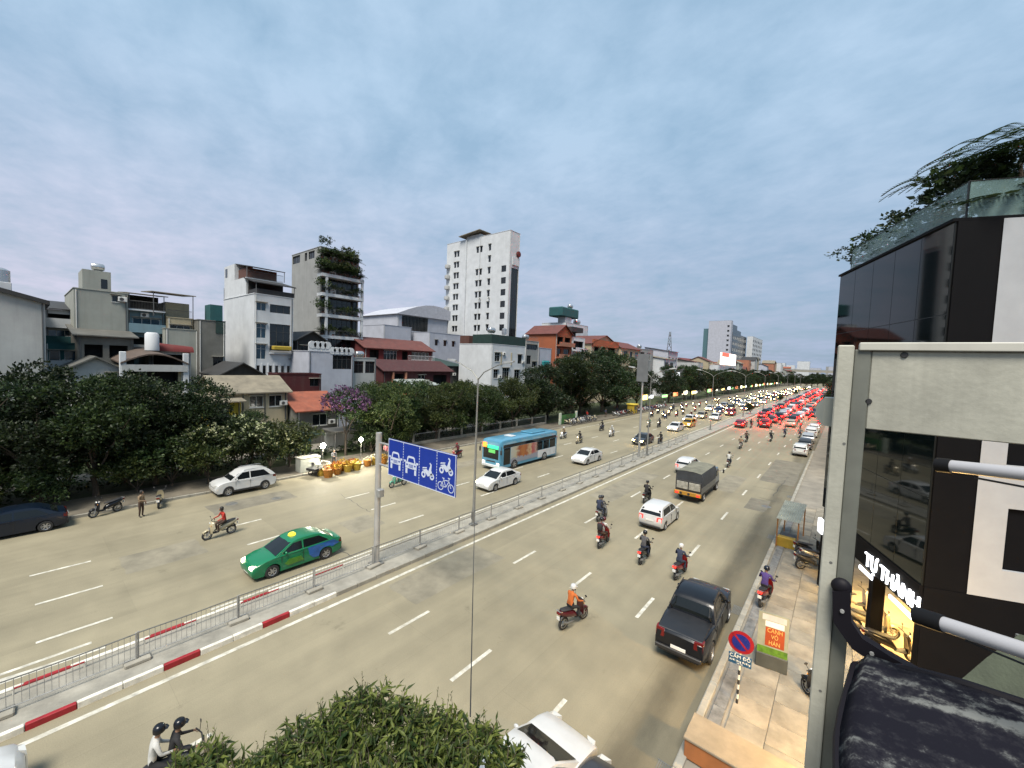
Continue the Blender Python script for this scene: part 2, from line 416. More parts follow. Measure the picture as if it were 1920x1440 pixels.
for i, (x, y, dx_, dy_) in enumerate(((-6.2, 44, 3.1, .4), (-5.2, 40.5, 2.2, -.3), (-4.3, 42, .3, 9), (-24, 11, 6, .6), (-30, 16, 5, -.5), (-6.0, 52, 2.8, .2))):
    q = random.Random(40 + i); mb = MB(); n = 14; L0 = [Vector((x + dx_ * k / n + q.uniform(-.07, .07), y + dy_ * k / n + q.uniform(-.07, .07), .0045)) for k in range(n + 1)]
    for a_, b_ in zip(L0, L0[1:]):
        p_ = Vector((-(b_ - a_).y, (b_ - a_).x, 0)).normalized() * q.uniform(.010, .028); mb.face([a_ + p_, b_ + p_, b_ - p_, a_ - p_])
    mb.build('tar_seam', tar, road)
for y in (10.4, 20.2, 31.0, 42.5): 
    gr = MB()
    for k in range(7): gr.box(-3.32 + k * .055, -3.29 + k * .055, y, y + .7, .001, .006)
    gr.box(-3.36, -2.93, y - .03, y, .001, .007).box(-3.36, -2.93, y + .7, y + .73, .001, .007); gr.build('drain_grate', dsteel, road)

# median: concrete core, kerb stones one by one near the camera
med = MB().box(XM_L + .14, XM_R - .14, Y0, 420, -0.05, 0.13).build('median_strip', conc); med['kind'] = 'structure'
stone1 = MB().bevbox(-0.07, 0.07, 0.006, 0.994, -0.02, 0.20, 0.018)
sm = {k: stone1.mesh('kerb_stone', m) for k, m in (('r', kred), ('w', kwhite), ('c', conc))}
for y in range(-6, 62):
    for x in (XM_R - 0.07, XM_L + 0.07):
        k = 'c' if y > 8 else ('r' if y % 3 == 0 else 'w')
        o = bpy.data.objects.new('kerb_stone', sm[k]); o.location = (x, y + 0.0, rnd.uniform(-0.012, 0.006)); o.rotation_euler = (0, 0, rnd.uniform(-.004, .004)); link(o, med)
for x in (XM_R - 0.07, XM_L + 0.07):
    MB().bevbox(x - .07, x + .07, 62, 420, -.02, .2, .018).build('kerb_run', conc, med)

# right pavement: slabs laid one by one as far as the joints show
SWR = 14.0
swb = MB().box(XK_R + 0.16, SWR, 5, 420, -0.1, 0.10).build('pavement', paveg); swb['kind'] = 'structure'
slabm = [MB().bevbox(0.006, 0.994, 0.006, 0.994, 0.06, 0.145, 0.008).mesh('paving_slab', M('slab%d' % i, c, 0.85, var=0.24, scale=1.1, bump=0.2, bscale=16, streak=0.45, dirt=(0.09, 0.082, 0.065))) for i, c in enumerate(((0.235, 0.21, 0.165), (0.26, 0.225, 0.17), (0.205, 0.19, 0.155)))]
for i in range(5):
    for j in range(8, 40):
        o = bpy.data.objects.new('paving_slab', slabm[rnd.choice((0, 0, 1, 2))]); o.location = (XK_R + 0.75 + i, j + (0.5 if i % 2 else 0), rnd.uniform(-.006, .006)); link(o, swb)
for j in range(8, 70):
    o = bpy.data.objects.new('kerb_stone', sm['c']); o.location = (XK_R + 0.07, j, rnd.uniform(-.02, -.005)); o.scale = (1.6, 1, 1); link(o, swb)
# drain channel cover of long grey stones behind the kerb
gut = MB().bevbox(0.0, 0.36, 0.01, 1.99, 0.05, 0.17, 0.02).mesh('gutter_stone', M('gutter_grey', (0.155, 0.155, 0.15), 0.85, var=0.3, scale=3, bump=0.3))
for j in range(12, 40, 2):
    o = bpy.data.objects.new('gutter_stone', gut); o.location = (XK_R + 0.28, j, -.005); link(o, swb)

# left pavement, lawn and park path
pvl = MB().box(-41.0, XK_L - 0.14, Y0, 420, -0.1, 0.11).build('pavement_far', M('pavement_dark', (0.115, 0.10, 0.075), 0.9, var=0.25, scale=0.6, bump=0.3)); pvl['kind'] = 'structure'
for j in range(-6, 62):
    o = bpy.data.objects.new('kerb_stone', sm['c']); o.location = (XK_L - 0.07, j, rnd.uniform(-.02, 0)); link(o, pvl)
lw = sheet('lawn', -56, -41, Y0, 420, 0.02, lawn)
pt = sheet('path', -49.2, -46.4, -40, 60, 0.03, M('path_concrete', (0.19, 0.175, 0.145), 0.9, var=0.2, bump=0.2))
yd = sheet('yard', -140, -56, -80, 420, 0.01, M('yard_ground', (0.12, 0.11, 0.09), 0.95, var=0.3, scale=0.3))
# ------------------------------------------------------------------ vehicles
def paint(name, col, rough=0.32, metal=0.0, coat=0.6):
    return M('paint_' + name, col, rough, metal, var=0.05, scale=2.0, coat=coat, spec=0.35)
rubber = M('rubber', (0.022, 0.022, 0.022), 0.85, var=0.15, scale=8)
alloy = M('alloy_rim', (0.42, 0.42, 0.42), 0.35, 0.7, var=0.1, scale=6)
glassd = M('tinted_glass', (.007, .009, .010), .07, 0.0, var=0.0, spec=0.45)
trimb = M('black_trim', (0.02, 0.02, 0.021), 0.5, var=0.1)
chrome = M('chrome', (0.6, 0.6, 0.6), 0.2, 0.9, var=0.03)
platew = M('plate_white', (0.65, 0.65, 0.62), 0.5, var=0.05)
lamp_off = M('lamp_lens', (0.55, 0.55, 0.52), 0.15, 0.2, var=0.05)
tail_off = M('tail_lens', (.12, .006, .005), 0.2, var=0.05)
lamp_on = emat('headlamp_lit', (1.0, 0.88, 0.62), 1.6)
tail_on = emat('tail_lamp_lit', (1.0, 0.03, 0.02), 0.5)
tail_hot = emat('brake_lamp_lit', (1.0, 0.0007, 0.0004), 130.0)
head_hot = emat('headlamp_bright', (1.0, 0.66, 0.25), 26.0)
amber = emat('indicator_lit', (1.0, 0.42, 0.05), 2.5)

def wheel_mesh(r, w):
    t = MB().lathe([(r * .62, -w / 2), (r * .9, -w / 2), (r, -w * .32), (r, w * .32), (r * .9, w / 2), (r * .62, w / 2)], 20, axis='x', cap=False).mesh('wheel', rubber, True)
    k = MB()
    k.lathe([(r * .63, -w * .5), (r * .63, -w * .36), (r * .54, -w * .28)], 20, axis='x', cap=False)
    k.lathe([(0.001, -w * .42), (r * .18, -w * .42), (r * .18, -w * .2)], 12, axis='x', cap=False)
    for i in range(6):
        a = 2 * PI * i / 6
        c, s_ = math.cos(a), math.sin(a); p = Vector((0, -s_, c)) * r * .09
        A, B = Vector((-w * .40, c * r * .12, s_ * r * .12)), Vector((-w * .40, c * r * .6, s_ * r * .6))
        k.loft([[A + p, A - p, A - p + Vector((w * .1, 0, 0)), A + p + Vector((w * .1, 0, 0))], [B + p, B - p, B - p + Vector((w * .1, 0, 0)), B + p + Vector((w * .1, 0, 0))]])
    k.lathe([(r * .6, -w * .2), (0.001, -w * .2)], 16, axis='x', cap=False, mi=1)
    rim = k.mesh('rim', [alloy, trimb], True)
    return t, rim
WH = {}
def add_wheels(root, r, w, xs, ys):
    key = (r, w)
    if key not in WH: WH[key] = wheel_mesh(r, w)
    for sx in (-1, 1):
        for y in ys:
            o = bpy.data.objects.new('wheel', WH[key][0]); o.location = (sx * xs, y, r)
            o.rotation_euler = (0, 0, 0 if sx < 0 else PI); link(o, root)
            k = bpy.data.objects.new('rim', WH[key][1]); link(k, o)

SPEC = dict(
    sedan=dict(L=4.42, W=1.74, zb=.20, r=.315, wb=(-1.30, 1.32), belt=.97,
        top=[(-2.12, .25), (-2.19, .42), (-2.21, .62), (-2.17, .84), (-2.08, .97), (-1.72, 1.02), (-1.2, 1.0), (0, .965), (.95, .95), (1.15, .955), (1.6, .89), (1.98, .77), (2.14, .64), (2.2, .46), (2.17, .30), (2.05, .20)],
        cab=[(-1.86, .985), (-1.45, 1.22), (-1.08, 1.40), (-.72, 1.465), (-.2, 1.48), (.15, 1.455), (.36, 1.40), (.75, 1.19), (1.18, .945)], bp=-.12),
    hatch=dict(L=3.95, W=1.70, zb=.21, r=.30, wb=(-1.22, 1.25), belt=.99,
        top=[(-1.86, .26), (-1.96, .42), (-1.97, .66), (-1.94, .86), (-1.90, 1.0), (-1.2, 1.0), (0, .98), (.9, .97), (1.1, .97), (1.5, .90), (1.8, .79), (1.93, .64), (1.98, .46), (1.94, .30), (1.82, .21)],
        cab=[(-1.93, .99), (-1.78, 1.24), (-1.58, 1.42), (-1.3, 1.49), (-.7, 1.515), (0, 1.51), (.25, 1.47), (.42, 1.41), (.78, 1.2), (1.15, .96)], bp=-.15),
    suv=dict(L=4.38, W=1.82, zb=.26, r=.345, wb=(-1.30, 1.33), belt=1.06,
        top=[(-2.06, .30), (-2.17, .48), (-2.18, .74), (-2.14, .95), (-2.08, 1.08), (-1.2, 1.07), (0, 1.05), (.9, 1.045), (1.1, 1.05), (1.6, 1.0), (1.98, .90), (2.13, .74), (2.19, .54), (2.15, .36), (2.02, .26)],
        cab=[(-2.08, 1.065), (-1.86, 1.30), (-1.55, 1.50), (-1.2, 1.60), (-.6, 1.66), (0, 1.65), (.25, 1.60), (.42, 1.54), (.8, 1.30), (1.18, 1.035)], bp=-.2),
    pickup=dict(L=5.3, W=1.90, zb=.36, r=.39, wb=(-1.6, 1.62), belt=1.10,
        top=[(-2.5, .46), (-2.63, .56), (-2.65, .80), (-2.62, 1.08), (-2.56, 1.14), (-1.4, 1.15), (-1.2, 1.12), (0, 1.10), (1.1, 1.10), (1.3, 1.12), (1.9, 1.10), (2.35, 1.02), (2.55, .86), (2.64, .64), (2.6, .46), (2.45, .36)],
        cab=[(-1.02, 1.10), (-.93, 1.34), (-.78, 1.64), (-.6, 1.74), (-.1, 1.79), (.3, 1.78), (.52, 1.73), (.66, 1.66), (1.0, 1.41), (1.36, 1.10)], bp=.12),
)
def car(kind, pm, lights=None):
    """forward is +Y; returns the car's root Empty"""
    S = SPEC[kind]; L_, W, zb, r, belt = S['L'], S['W'], S['zb'], S['r'], S['belt']
    root = empty('parked_car' if lights is None else 'car')
    out = list(S['top'])
    # underside, front to back, with the two wheel arches
    for cy in (S['wb'][1], S['wb'][0]):
        ra = r + .055
        dz = zb - r
        a0 = math.asin(max(-1, min(1, dz / ra)))
        n = 11
        for i in range(n):
            a = a0 + (PI - 2 * a0) * i / (n - 1)
            out.append((cy + ra * math.cos(a), r + ra * math.sin(a)))
    def w_(y, z):
        t = abs(y) / (L_ / 2)
        return W / 2 * (1 - .11 * t ** 4) * (1 - .05 * max(0, (z - .62) / .5) ** 2) * (1 - .04 * max(0, (.45 - z) / .3))
    cyz = (0, .62)
    rings = []
    for s, k in ((-1, .955), (-.975, .985), (-.90, 1), (-.5, 1.004), (0, 1.006), (.5, 1.004), (.90, 1), (.975, .985), (1, .955)):
        g_ = []
        for y, z in out:
            yy = y if abs(z - zb) < .02 else y * (1 - (1 - k) * .5)
            zz = cyz[1] + (z - cyz[1]) * k if z > cyz[1] else z
            if z > .75 and k > 1: zz += (k - 1) * 6 * .9
            g_.append((s * w_(y, z), yy, zz))
        rings.append(g_)
    body = MB().loft(rings).build('body', pm, root, True, 34)
    # greenhouse
    cab = S['cab']; z0 = min(c[1] for c in cab); z1 = max(c[1] for c in cab)
    def cw(z):
        t = (z - z0) / (z1 - z0)
        return W / 2 * (.93 - .17 * t - .02 * t * t)
    rings = []
    for s, k in ((-1, .0), (-.93, .018), (-.6, .032), (0, .04), (.6, .032), (.93, .018), (1, 0)):
        rings.append([(s * cw(z), y, z + (k if z > z0 + .25 else 0)) for y, z in cab])
    MB().loft(rings).build('cabin', pm, root, True, 40)
    im = max(range(len(cab)), key=lambda i: cab[i][1])
    back, front = cab[:im + 1], cab[im:][::-1]
    def yat(side, z):
        for (ya, za), (yb, zb_) in zip(side, side[1:]):
            if za <= z <= zb_: return ya + (yb - ya) * (z - za) / max(1e-6, zb_ - za)
        return side[-1][0]
    za, zb2 = z0 + .05, z1 - .13
    bp = S['bp']
    for sx in (-1, 1):
        for poly in ([(yat(front, za) - .22, za), (yat(front, (za + zb2) / 2) - .16, (za + zb2) / 2), (yat(front, zb2) - .12, zb2), (bp + .04, zb2 + .02), (bp + .04, za)],
                     [(bp - .04, za), (bp - .04, zb2 + .02), (yat(back, zb2) + .22, zb2), (yat(back, za) + .36, za)]):
            mb = MB()
            mb.loft([[(sx * (cw(z) + .008), y, z) for y, z in poly], [(sx * (cw(z) - .02), y, z) for y, z in poly]])
            mb.build('side_window', glassd, root)
    def pane(side, nm, lo, hi, dy):
        pts = []
        zs = [z0 + (z1 - z0) * (lo + (hi - lo) * i / 5) for i in range(6)]
        mb = MB(); rings = []
        for z in zs:
            y = yat(side, z)
            rings.append([(cw(z) * u * .90, y + dy, z + .014 + .012 * (1 - abs(u))) for u in (-1, -.5, 0, .5, 1)])
        for q in range(5):
            for i in range(4):
                mb.face([rings[q][i], rings[q][i + 1], rings[q + 1][i + 1], rings[q + 1][i]])
        mb.build(nm, glassd, root, True, 60, False)
    pane(front, 'windscreen', .04, .86, .012)
    pane(back, 'rear_window', .14, .86, -.012)
    if kind == 'pickup':
        MB().bevbox(-.78, .78, -2.52, -1.06, 1.13, 1.185, .02).build('bed_cover', M('bed_cover_vinyl', (.012, .013, .016), .5, var=.15, scale=3), root)
        for x in (-.72, .72): MB().path([(x, -1.0, 1.2), (x, -1.35, 1.52), (x * .9, -.95, 1.70)], .03, 6).build('roll_bar', trimb, root)
        for x in (-.70, .70): MB().tube((x, -.55, 1.80), (x, .45, 1.83), .02).build('roof_rail', trimb, root)
        MB().bevbox(-.8, .8, -2.72, -2.6, .48, .62, .02).build('rear_bumper', trimb, root)
    if kind == 'suv':
        for x in (-.66, .66): MB().path([(x, -1.5, 1.655), (x, -1.2, 1.70), (x, 0, 1.71), (x, .2, 1.66)], .018, 6).build('roof_rail', alloy, root)
        for sx in (-1, 1):
            MB().box(sx * W * .49 - .02, sx * W * .49 + .02, -1.0, 1.0, .27, .40).build('sill_trim', trimb, root)
    add_wheels(root, r, .20 if kind != 'pickup' else .25, W / 2 - .12, S['wb'])
    yf, yr = S['top'][-4][0], S['top'][2][0]
    zf = S['top'][-4][1]
    hz = zf + .02
    for sx in (-1, 1):
        f0 = w_(yf, hz)
        mb = MB().loft([[(sx * (f0 - .01), yf - .30, hz - .02), (sx * (f0 - .01), yf - .30, hz + .12), (sx * (f0 - .12), yf - .12, hz + .11), (sx * (f0 - .12), yf - .12, hz - .06)],
                        [(sx * (f0 + .012), yf - .26, hz - .03), (sx * (f0 + .012), yf - .28, hz + .10), (sx * (f0 - .10), yf + .02, hz + .075), (sx * (f0 - .08), yf + .03, hz - .07)],
                        [(sx * (f0 - .30), yf - .05, hz - .03), (sx * (f0 - .30), yf - .06, hz + .08), (sx * (f0 - .36), yf + .045, hz + .055), (sx * (f0 - .36), yf + .055, hz - .055)]])
        mb.build('headlight', lamp_off, root, True, 50)
        zt = S['top'][3][1] - .05
        b0 = w_(yr, zt)
        hh = .10 if kind in ('sedan',) else .16
        mb = MB().loft([[(sx * (b0 + .012), yr + .30, zt - hh * .6), (sx * (b0 + .012), yr + .26, zt + hh), (sx * (b0 - .02), yr + .3, zt + hh), (sx * (b0 - .02), yr + .3, zt - hh * .6)],
                        [(sx * (b0 + .006), yr + .04, zt - hh), (sx * (b0 + .0), yr + .06, zt + hh), (sx * (b0 - .06), yr + .1, zt + hh), (sx * (b0 - .06), yr + .1, zt - hh)],
                        [(sx * (b0 - .30), yr - .015, zt - hh * .7), (sx * (b0 - .30), yr + .02, zt + hh * .8), (sx * (b0 - .30), yr + .1, zt + hh * .8), (sx * (b0 - .30), yr + .1, zt - hh * .7)]])
        mb.build('tail_light', tail_off, root, True, 50)
        ym = yat(front, z0 + .1) - .28
        mw = cw(z0 + .1)
        MB().sphere((sx * (mw + .11), ym, z0 + .10), .1, 8, 5, (1.0, .55, .75)).tube((sx * mw, ym, z0 + .05), (sx * (mw + .1), ym, z0 + .09), .022, n=5).build('mirror', pm, root, True)
        for y in (bp + .12, bp - .85):
            MB().box(sx * w_(y, belt - .12) - .012, sx * w_(y, belt - .12) + .016, y - .16, y, belt - .13, belt - .10).build('door_handle', pm, root)
        for y in (bp, bp + 1.02, bp - .98):
            if abs(y - S['wb'][0]) > .35 and abs(y - S['wb'][1]) > .32:
                MB().box(sx * w_(y, .7) * .97, sx * w_(y, .7) + .002, y - .006, y + .006, zb + .12, belt - .05).build('door_seam', trimb, root)
    MB().bevbox(-.48, .48, yf - .06, yf + .035, zf - .22, zf - .06, .02).build('grille', trimb, root)
    MB().bevbox(-.62, .62, yf - .1, yf + .02, zb + .05, zb + .15, .02).build('air_intake', trimb, root)
    MB().box(-.26, .26, yf + .03, yf + .05, zf - .30, zf - .19).build('number_plate', platew, root)
    MB().box(-.26, .26, yr - .03, yr - .005, .64, .75).build('number_plate', platew, root)
    MB().bevbox(-.70, .70, yr - .02, yr + .12, zb + .04, zb + .16, .02).build('rear_valance', trimb, root)
    return root
def lights(o, head=None, tail=None):
    if head:
        for k in kids(o, 'headlight'): omat(k, head)
    if tail:
        for k in kids(o, 'tail_light'): omat(k, tail)
def repaint(o, pm):
    for nm in ('body', 'cabin', 'mirror', 'door_handle'):
        for k in kids(o, nm): omat(k, pm)

white = paint('white', (.48, .485, .48)); black = paint('black', (.004, .005, .008), .3, 0, .25); navy = paint('navy', (.003, .007, .016), .3, 0, .3); grey = paint('grey', (.04, .043, .048), .3, .3, .4)
silver = paint('silver', (.42, .43, .44), .3, .5); red = paint('red', (.14, .01, .012)); blue = paint('blue', (.012, .03, .10)); gold = paint('champagne', (.36, .31, .23), .35, .4); green = paint('taxi_green', (.003, .135, .055)); yellow = paint('yellow', (.36, .22, .015))
PROTO = {k: car(k, white) for k in ('sedan', 'hatch', 'suv', 'pickup')}
FARSKIP = ('door_handle', 'door_seam', 'air_intake', 'mirror', 'roof_rail', 'sill_trim')
used = set()
def put_car(kind, x, y, rz, pm, label, group=None, head=None, tail=None, far=False, cat='car', name='car'):
    o = copy_tree(PROTO[kind], None, FARSKIP if far else ())
    o.name = name
    place(o, x, y, 0.002, rz, label, group, cat)
    repaint(o, pm)
    lights(o, head, tail)
    if kind == 'suv': o.scale = (1, .95, 1.04)
    return o
AWAY, TOWARD = 0.0, PI

# ---- cars one can tell apart
put_car('sedan', -36.0, -.35, TOWARD, navy, 'dark navy blue parked car cut by the edge of the picture beside the park trees', cat='car', name='parked_car', group='cars parked by the park')
put_car('suv', -35.95, 11.2, TOWARD, white, 'white sport utility car parked at the far kerb under the flowering shrubs', cat='car', name='parked_car', group='cars parked by the park')
put_car('sedan', -22.85, 26.6, TOWARD, white, 'white sedan beside the front of the light blue bus', head=lamp_on)
put_car('sedan', -21.9, 40.6, TOWARD, white, 'white sedan following behind the bus close to the median fence', head=lamp_on)
put_car('sedan', -21.75, 56.6, TOWARD, grey, 'dark grey car with lit headlamps beside a tall lamp post on the median', head=head_hot)
put_car('sedan', -22.5, 73.4, TOWARD, white, 'white car with lit headlamps ahead of a yellow taxi', head=head_hot)
put_car('hatch', -22.4, 80.5, TOWARD, yellow, 'yellow taxi car among the oncoming headlamps', head=head_hot, far=True)
put_car('hatch', -9.5, 28.6, AWAY, white, 'white hatchback with lit tail lamps driving behind the small truck', tail=tail_on)
put_car('hatch', -12.35, 45.2, AWAY, white, 'white car just ahead of the truck in the lane next to the median', tail=tail_on)
pk = put_car('pickup', -4.15, 17.7, AWAY + R(1.5), black, 'black double cab pickup with covered bed stopped along the pavement kerb', cat='pickup', name='pickup_truck')
put_car('sedan', -5.38, 7.6, AWAY + R(-3), white, 'white sedan beyond the treetop, its windscreen and bonnet showing', name='car')
put_car('sedan', -3.60, 7.35, AWAY, grey, 'dark grey car at the bottom edge with only its bonnet in the picture')
put_car('suv', -14.5, -2.05, AWAY, white, 'white vehicle cut off by the bottom corner of the picture')
put_car('sedan', -15.2, 89.5, AWAY, red, 'pink lit car with bright tail lamps next to the median line', tail=tail_hot)
put_car('suv', -11.6, 93.5, AWAY, red, 'dark red car with glowing tail lamps ahead of the loose motorbikes', tail=tail_hot)
tx = put_car('sedan', -21.55, 9.0, TOWARD, green, 'green and blue taxi with yellow roof sign passing the sign pole', head=lamp_on, cat='taxi', name='taxi')
def taxi_extra(tx):
    lb = M('taxi_blue', (.01, .08, .28), .35, var=.25, scale=3, coat=.4); lg = M('taxi_lime', (.05, .17, .01), .35, var=.2, scale=4, coat=.4); ly = M('taxi_sign', (.80, .62, .02), .4, var=.05, emit=(.9, .7, .05), es=.25)
    mb = MB().lathe([(.001, .13), (.10, .12), (.17, .07), (.19, 0), (.001, 0)], 14, (0, .1, 1.50)); mb.build('roof_sign', ly, tx, True)
    for sx in (-1, 1):
        for nm, m, poly in (('rear_livery', lb, [(-2.05, .70), (-1.75, .92), (-.95, .94), (-.35, .92), (-.42, .55), (-.62, .34), (-.90, .34), (-.98, .60), (-1.15, .70), (-1.45, .70), (-1.62, .60)]), ('door_livery', lg, [(-.15, .42), (.0, .66), (.55, .68), (.78, .52), (.62, .38)])):
            MB().loft([[(sx * (.872 * (1 - .11 * (abs(y) / 2.21) ** 4) * (1 - .05 * max(0, (z - .62) / .5) ** 2) + .005), y, z) for y, z in poly], [(sx * .80, y, z) for y, z in poly]]).build(nm, m, tx)
taxi_extra(tx)
for nm, x, y, pm, k, lab in (('parked_car', -4.05, 66.5, white, 'hatch', 'white car parked along the kerb, nearest of the parked row on the far pavement side'), ('parked_car', -3.95, 73.0, grey, 'sedan', 'grey car parked directly ahead of the white parked hatchback'), ('parked_car', -4.0, 80.0, silver, 'sedan', 'silver car in the middle of the row parked along the kerb'), ('parked_car', -4.0, 87.5, white, 'suv', 'white car second from the end of the row parked along the kerb'), ('parked_car', -4.0, 95.5, white, 'hatch', 'white car at the far end of the row parked along the kerb')):
    put_car(k, x, y, AWAY, pm, lab, 'cars parked along the kerb', name=nm)

# ---- the far traffic: tail lamps going away, headlamps coming
pal = [white, black, silver, red, grey, gold, white, blue]
dpal = [black, grey, white, navy, silver, gold, grey, red]
def jam():
    n = 0
    for lane, x in enumerate((-15.0, -11.5, -8.0, -5.2)):
        y = (112, 104, 100, 128)[lane]
        while y < 360:
            if x == -8.0 and abs(y - 100) < 1:
                put_car('sedan', x, y, AWAY, gold, 'orange lit car at the near edge of the tail lamp jam', tail=tail_hot, far=True)
            else:
                kd, pm_ = rnd.choice(('sedan', 'hatch', 'suv')), rnd.choice(dpal)
                put_car(kd, x + rnd.uniform(-.35, .35), y, AWAY + R(rnd.uniform(-2, 2)), pm_, '%s %s with red tail lamps in the far traffic jam, %s lane' % (pm_.name[6:], {'sedan': 'saloon car', 'hatch': 'hatchback', 'suv': 'tall car'}[kd], ('median', 'inner middle', 'outer middle', 'kerb')[lane]), 'cars with red tail lamps in the far traffic jam', tail=tail_hot, far=True)
            y += rnd.uniform(5.4, 7.6) * (1 + (y - 100) / 220)
    for lane, x in enumerate((-21.3, -24.2, -27.3)):
        y = (97, 88, 118)[lane]
        while y < 385:
            kd, pm_ = rnd.choice(('sedan', 'hatch', 'suv')), rnd.choice(pal)
            put_car(kd, x + rnd.uniform(-.4, .4), y, TOWARD, pm_, 'oncoming %s %s with lit headlamps in the far traffic, %s lane' % (pm_.name[6:], {'sedan': 'saloon car', 'hatch': 'hatchback', 'suv': 'tall car'}[kd], ('median', 'middle', 'park side')[lane]), 'oncoming cars with lit headlamps in the far traffic', head=head_hot, far=True)
            y += rnd.uniform(9, 17) * (1 + (y - 90) / 160)
jam()

# ---- bus
def bus():
    root = empty('city_bus', (-26.85, 35.0, 0.002), PI, 'light blue city bus with green display and pictures printed along its side', 'bus')
    W, L_, H = 2.48, 10.2, 3.1
    sky_ = M('bus_blue', (.065, .22, .33), .35, var=.06, coat=.4); wht = M('bus_white', (.50, .52, .53), .4, var=.1, scale=2)
    hw = W / 2
    prof = lambda k, zt: [(-hw * k, .32), (hw * k, .32), (hw * k, zt - .28), (hw * k * .95, zt - .06), (hw * k * .8, zt), (-hw * k * .8, zt), (-hw * k * .95, zt - .06), (-hw * k, zt - .28)]
    def arch_side():
        pass
    secs = [(-L_ / 2, .93, H - .25), (-L_ / 2 + .1, .985, H - .05), (-L_ / 2 + .5, 1, H), (L_ / 2 - .9, 1, H), (L_ / 2 - .35, .995, H - .03), (L_ / 2 - .08, .97, H - .12), (L_ / 2, .93, H - .3)]
    MB().loft([[(x, y, z) for x, z in prof(k, zt)] for y, k, zt in secs]).build('body', sky_, root, True, 40)
    MB().bevbox(-.8, .8, -3.2, -.6, H, H + .16, .05).build('roof_unit', sky_, root)
    MB().bevbox(-.5, .5, 1.8, 2.6, H, H + .09, .03).build('roof_hatch', wht, root)
    MB().bevbox(-1.05, 1.05, L_ / 2 - .06, L_ / 2 + .02, 1.15, 2.45, .05).build('windscreen', glassd, root)
    gd = emat('bus_display_green', (.02, .62, .22), .42); od = emat('bus_display_orange', (1, .22, .02), .5)
    MB().bevbox(-1.0, .45, L_ / 2 - .05, L_ / 2 + .03, 2.18, 2.52, .02).build('route_display', gd, root)
    MB().bevbox(.55, 1.12, L_ / 2 - .05, L_ / 2 + .03, 2.22, 2.72, .02).build('number_display', od, root)
    MB().bevbox(-.6, .3, L_ / 2 - .02, L_ / 2 + .028, 1.75, 2.12, .02).build('windscreen_glow', emat('bus_inside_green', (.08, .36, .08), .2), root)
    MB().bevbox(-1.18, 1.18, L_ / 2 - .1, L_ / 2 + .07, .34, .62, .05).build('bumper', wht, root)
    MB().box(-.6, .6, L_ / 2 - .01, L_ / 2 + .012, .86, .98).build('grille', trimb, root)
    for sx in (-1, 1):
        MB().bevbox(sx * .95 - .17, sx * .95 + .17, L_ / 2 - .05, L_ / 2 + .03, .64, .84, .03).build('headlight', lamp_on, root)
        MB().bevbox(sx * 1.0 - .1, sx * 1.0 + .1, -L_ / 2 - .02, -L_ / 2 + .06, .9, 1.3, .02).build('tail_light', tail_off, root)
        MB().path([(sx * 1.2, L_ / 2 - .2, 2.5), (sx * 1.42, L_ / 2 + .05, 2.45), (sx * 1.42, L_ / 2 + .08, 2.0)], .03, 6).bevbox(sx * 1.42 - .09, sx * 1.42 + .09, L_ / 2 + .02, L_ / 2 + .14, 1.75, 2.2, .02).build('mirror', trimb, root)
        x0, x1 = sorted((sx * (hw - .02), sx * (hw + .012)))
        MB().box(x0, x1, -L_ / 2 + .35, L_ / 2 - .45, 2.30, 2.62).build('window_band', glassd, root)
        y = -L_ / 2 + .5
        for k in range(3):
            MB().box(x0, x1 + .002, y, y + 1.15, 1.30, 2.27).build('side_window', glassd, root); y += 1.25
        MB().box(x0, x1 + .002, L_ / 2 - 1.55, L_ / 2 - .55, .62, 2.27).build('door', glassd, root)
        # printed side: food pictures on a pale ground
        y0, y1_ = -1.2, L_ / 2 - 1.62
        MB().box(x0, x1, y0, y1_, .62, 2.27).build('side_print', bus_print(), root)
        MB().box(x0, x1, -L_ / 2 + .35, -1.22, .45, 1.27).build('rear_print', wht, root)
        for y in (L_ / 2 - 2.25, -L_ / 2 + 2.6):
            MB().lathe([(.001, -.02), (.56, -.02), (.56, .03), (.001, .03)], 20, (sx * (hw - .012), y, .5), 'x').build('wheel_arch', trimb, root)
    key = (.48, .28); WH[key] = wheel_mesh(*key)
    add_wheels(root, .48, .28, hw - .10, (L_ / 2 - 2.25, -L_ / 2 + 2.6))
    return root
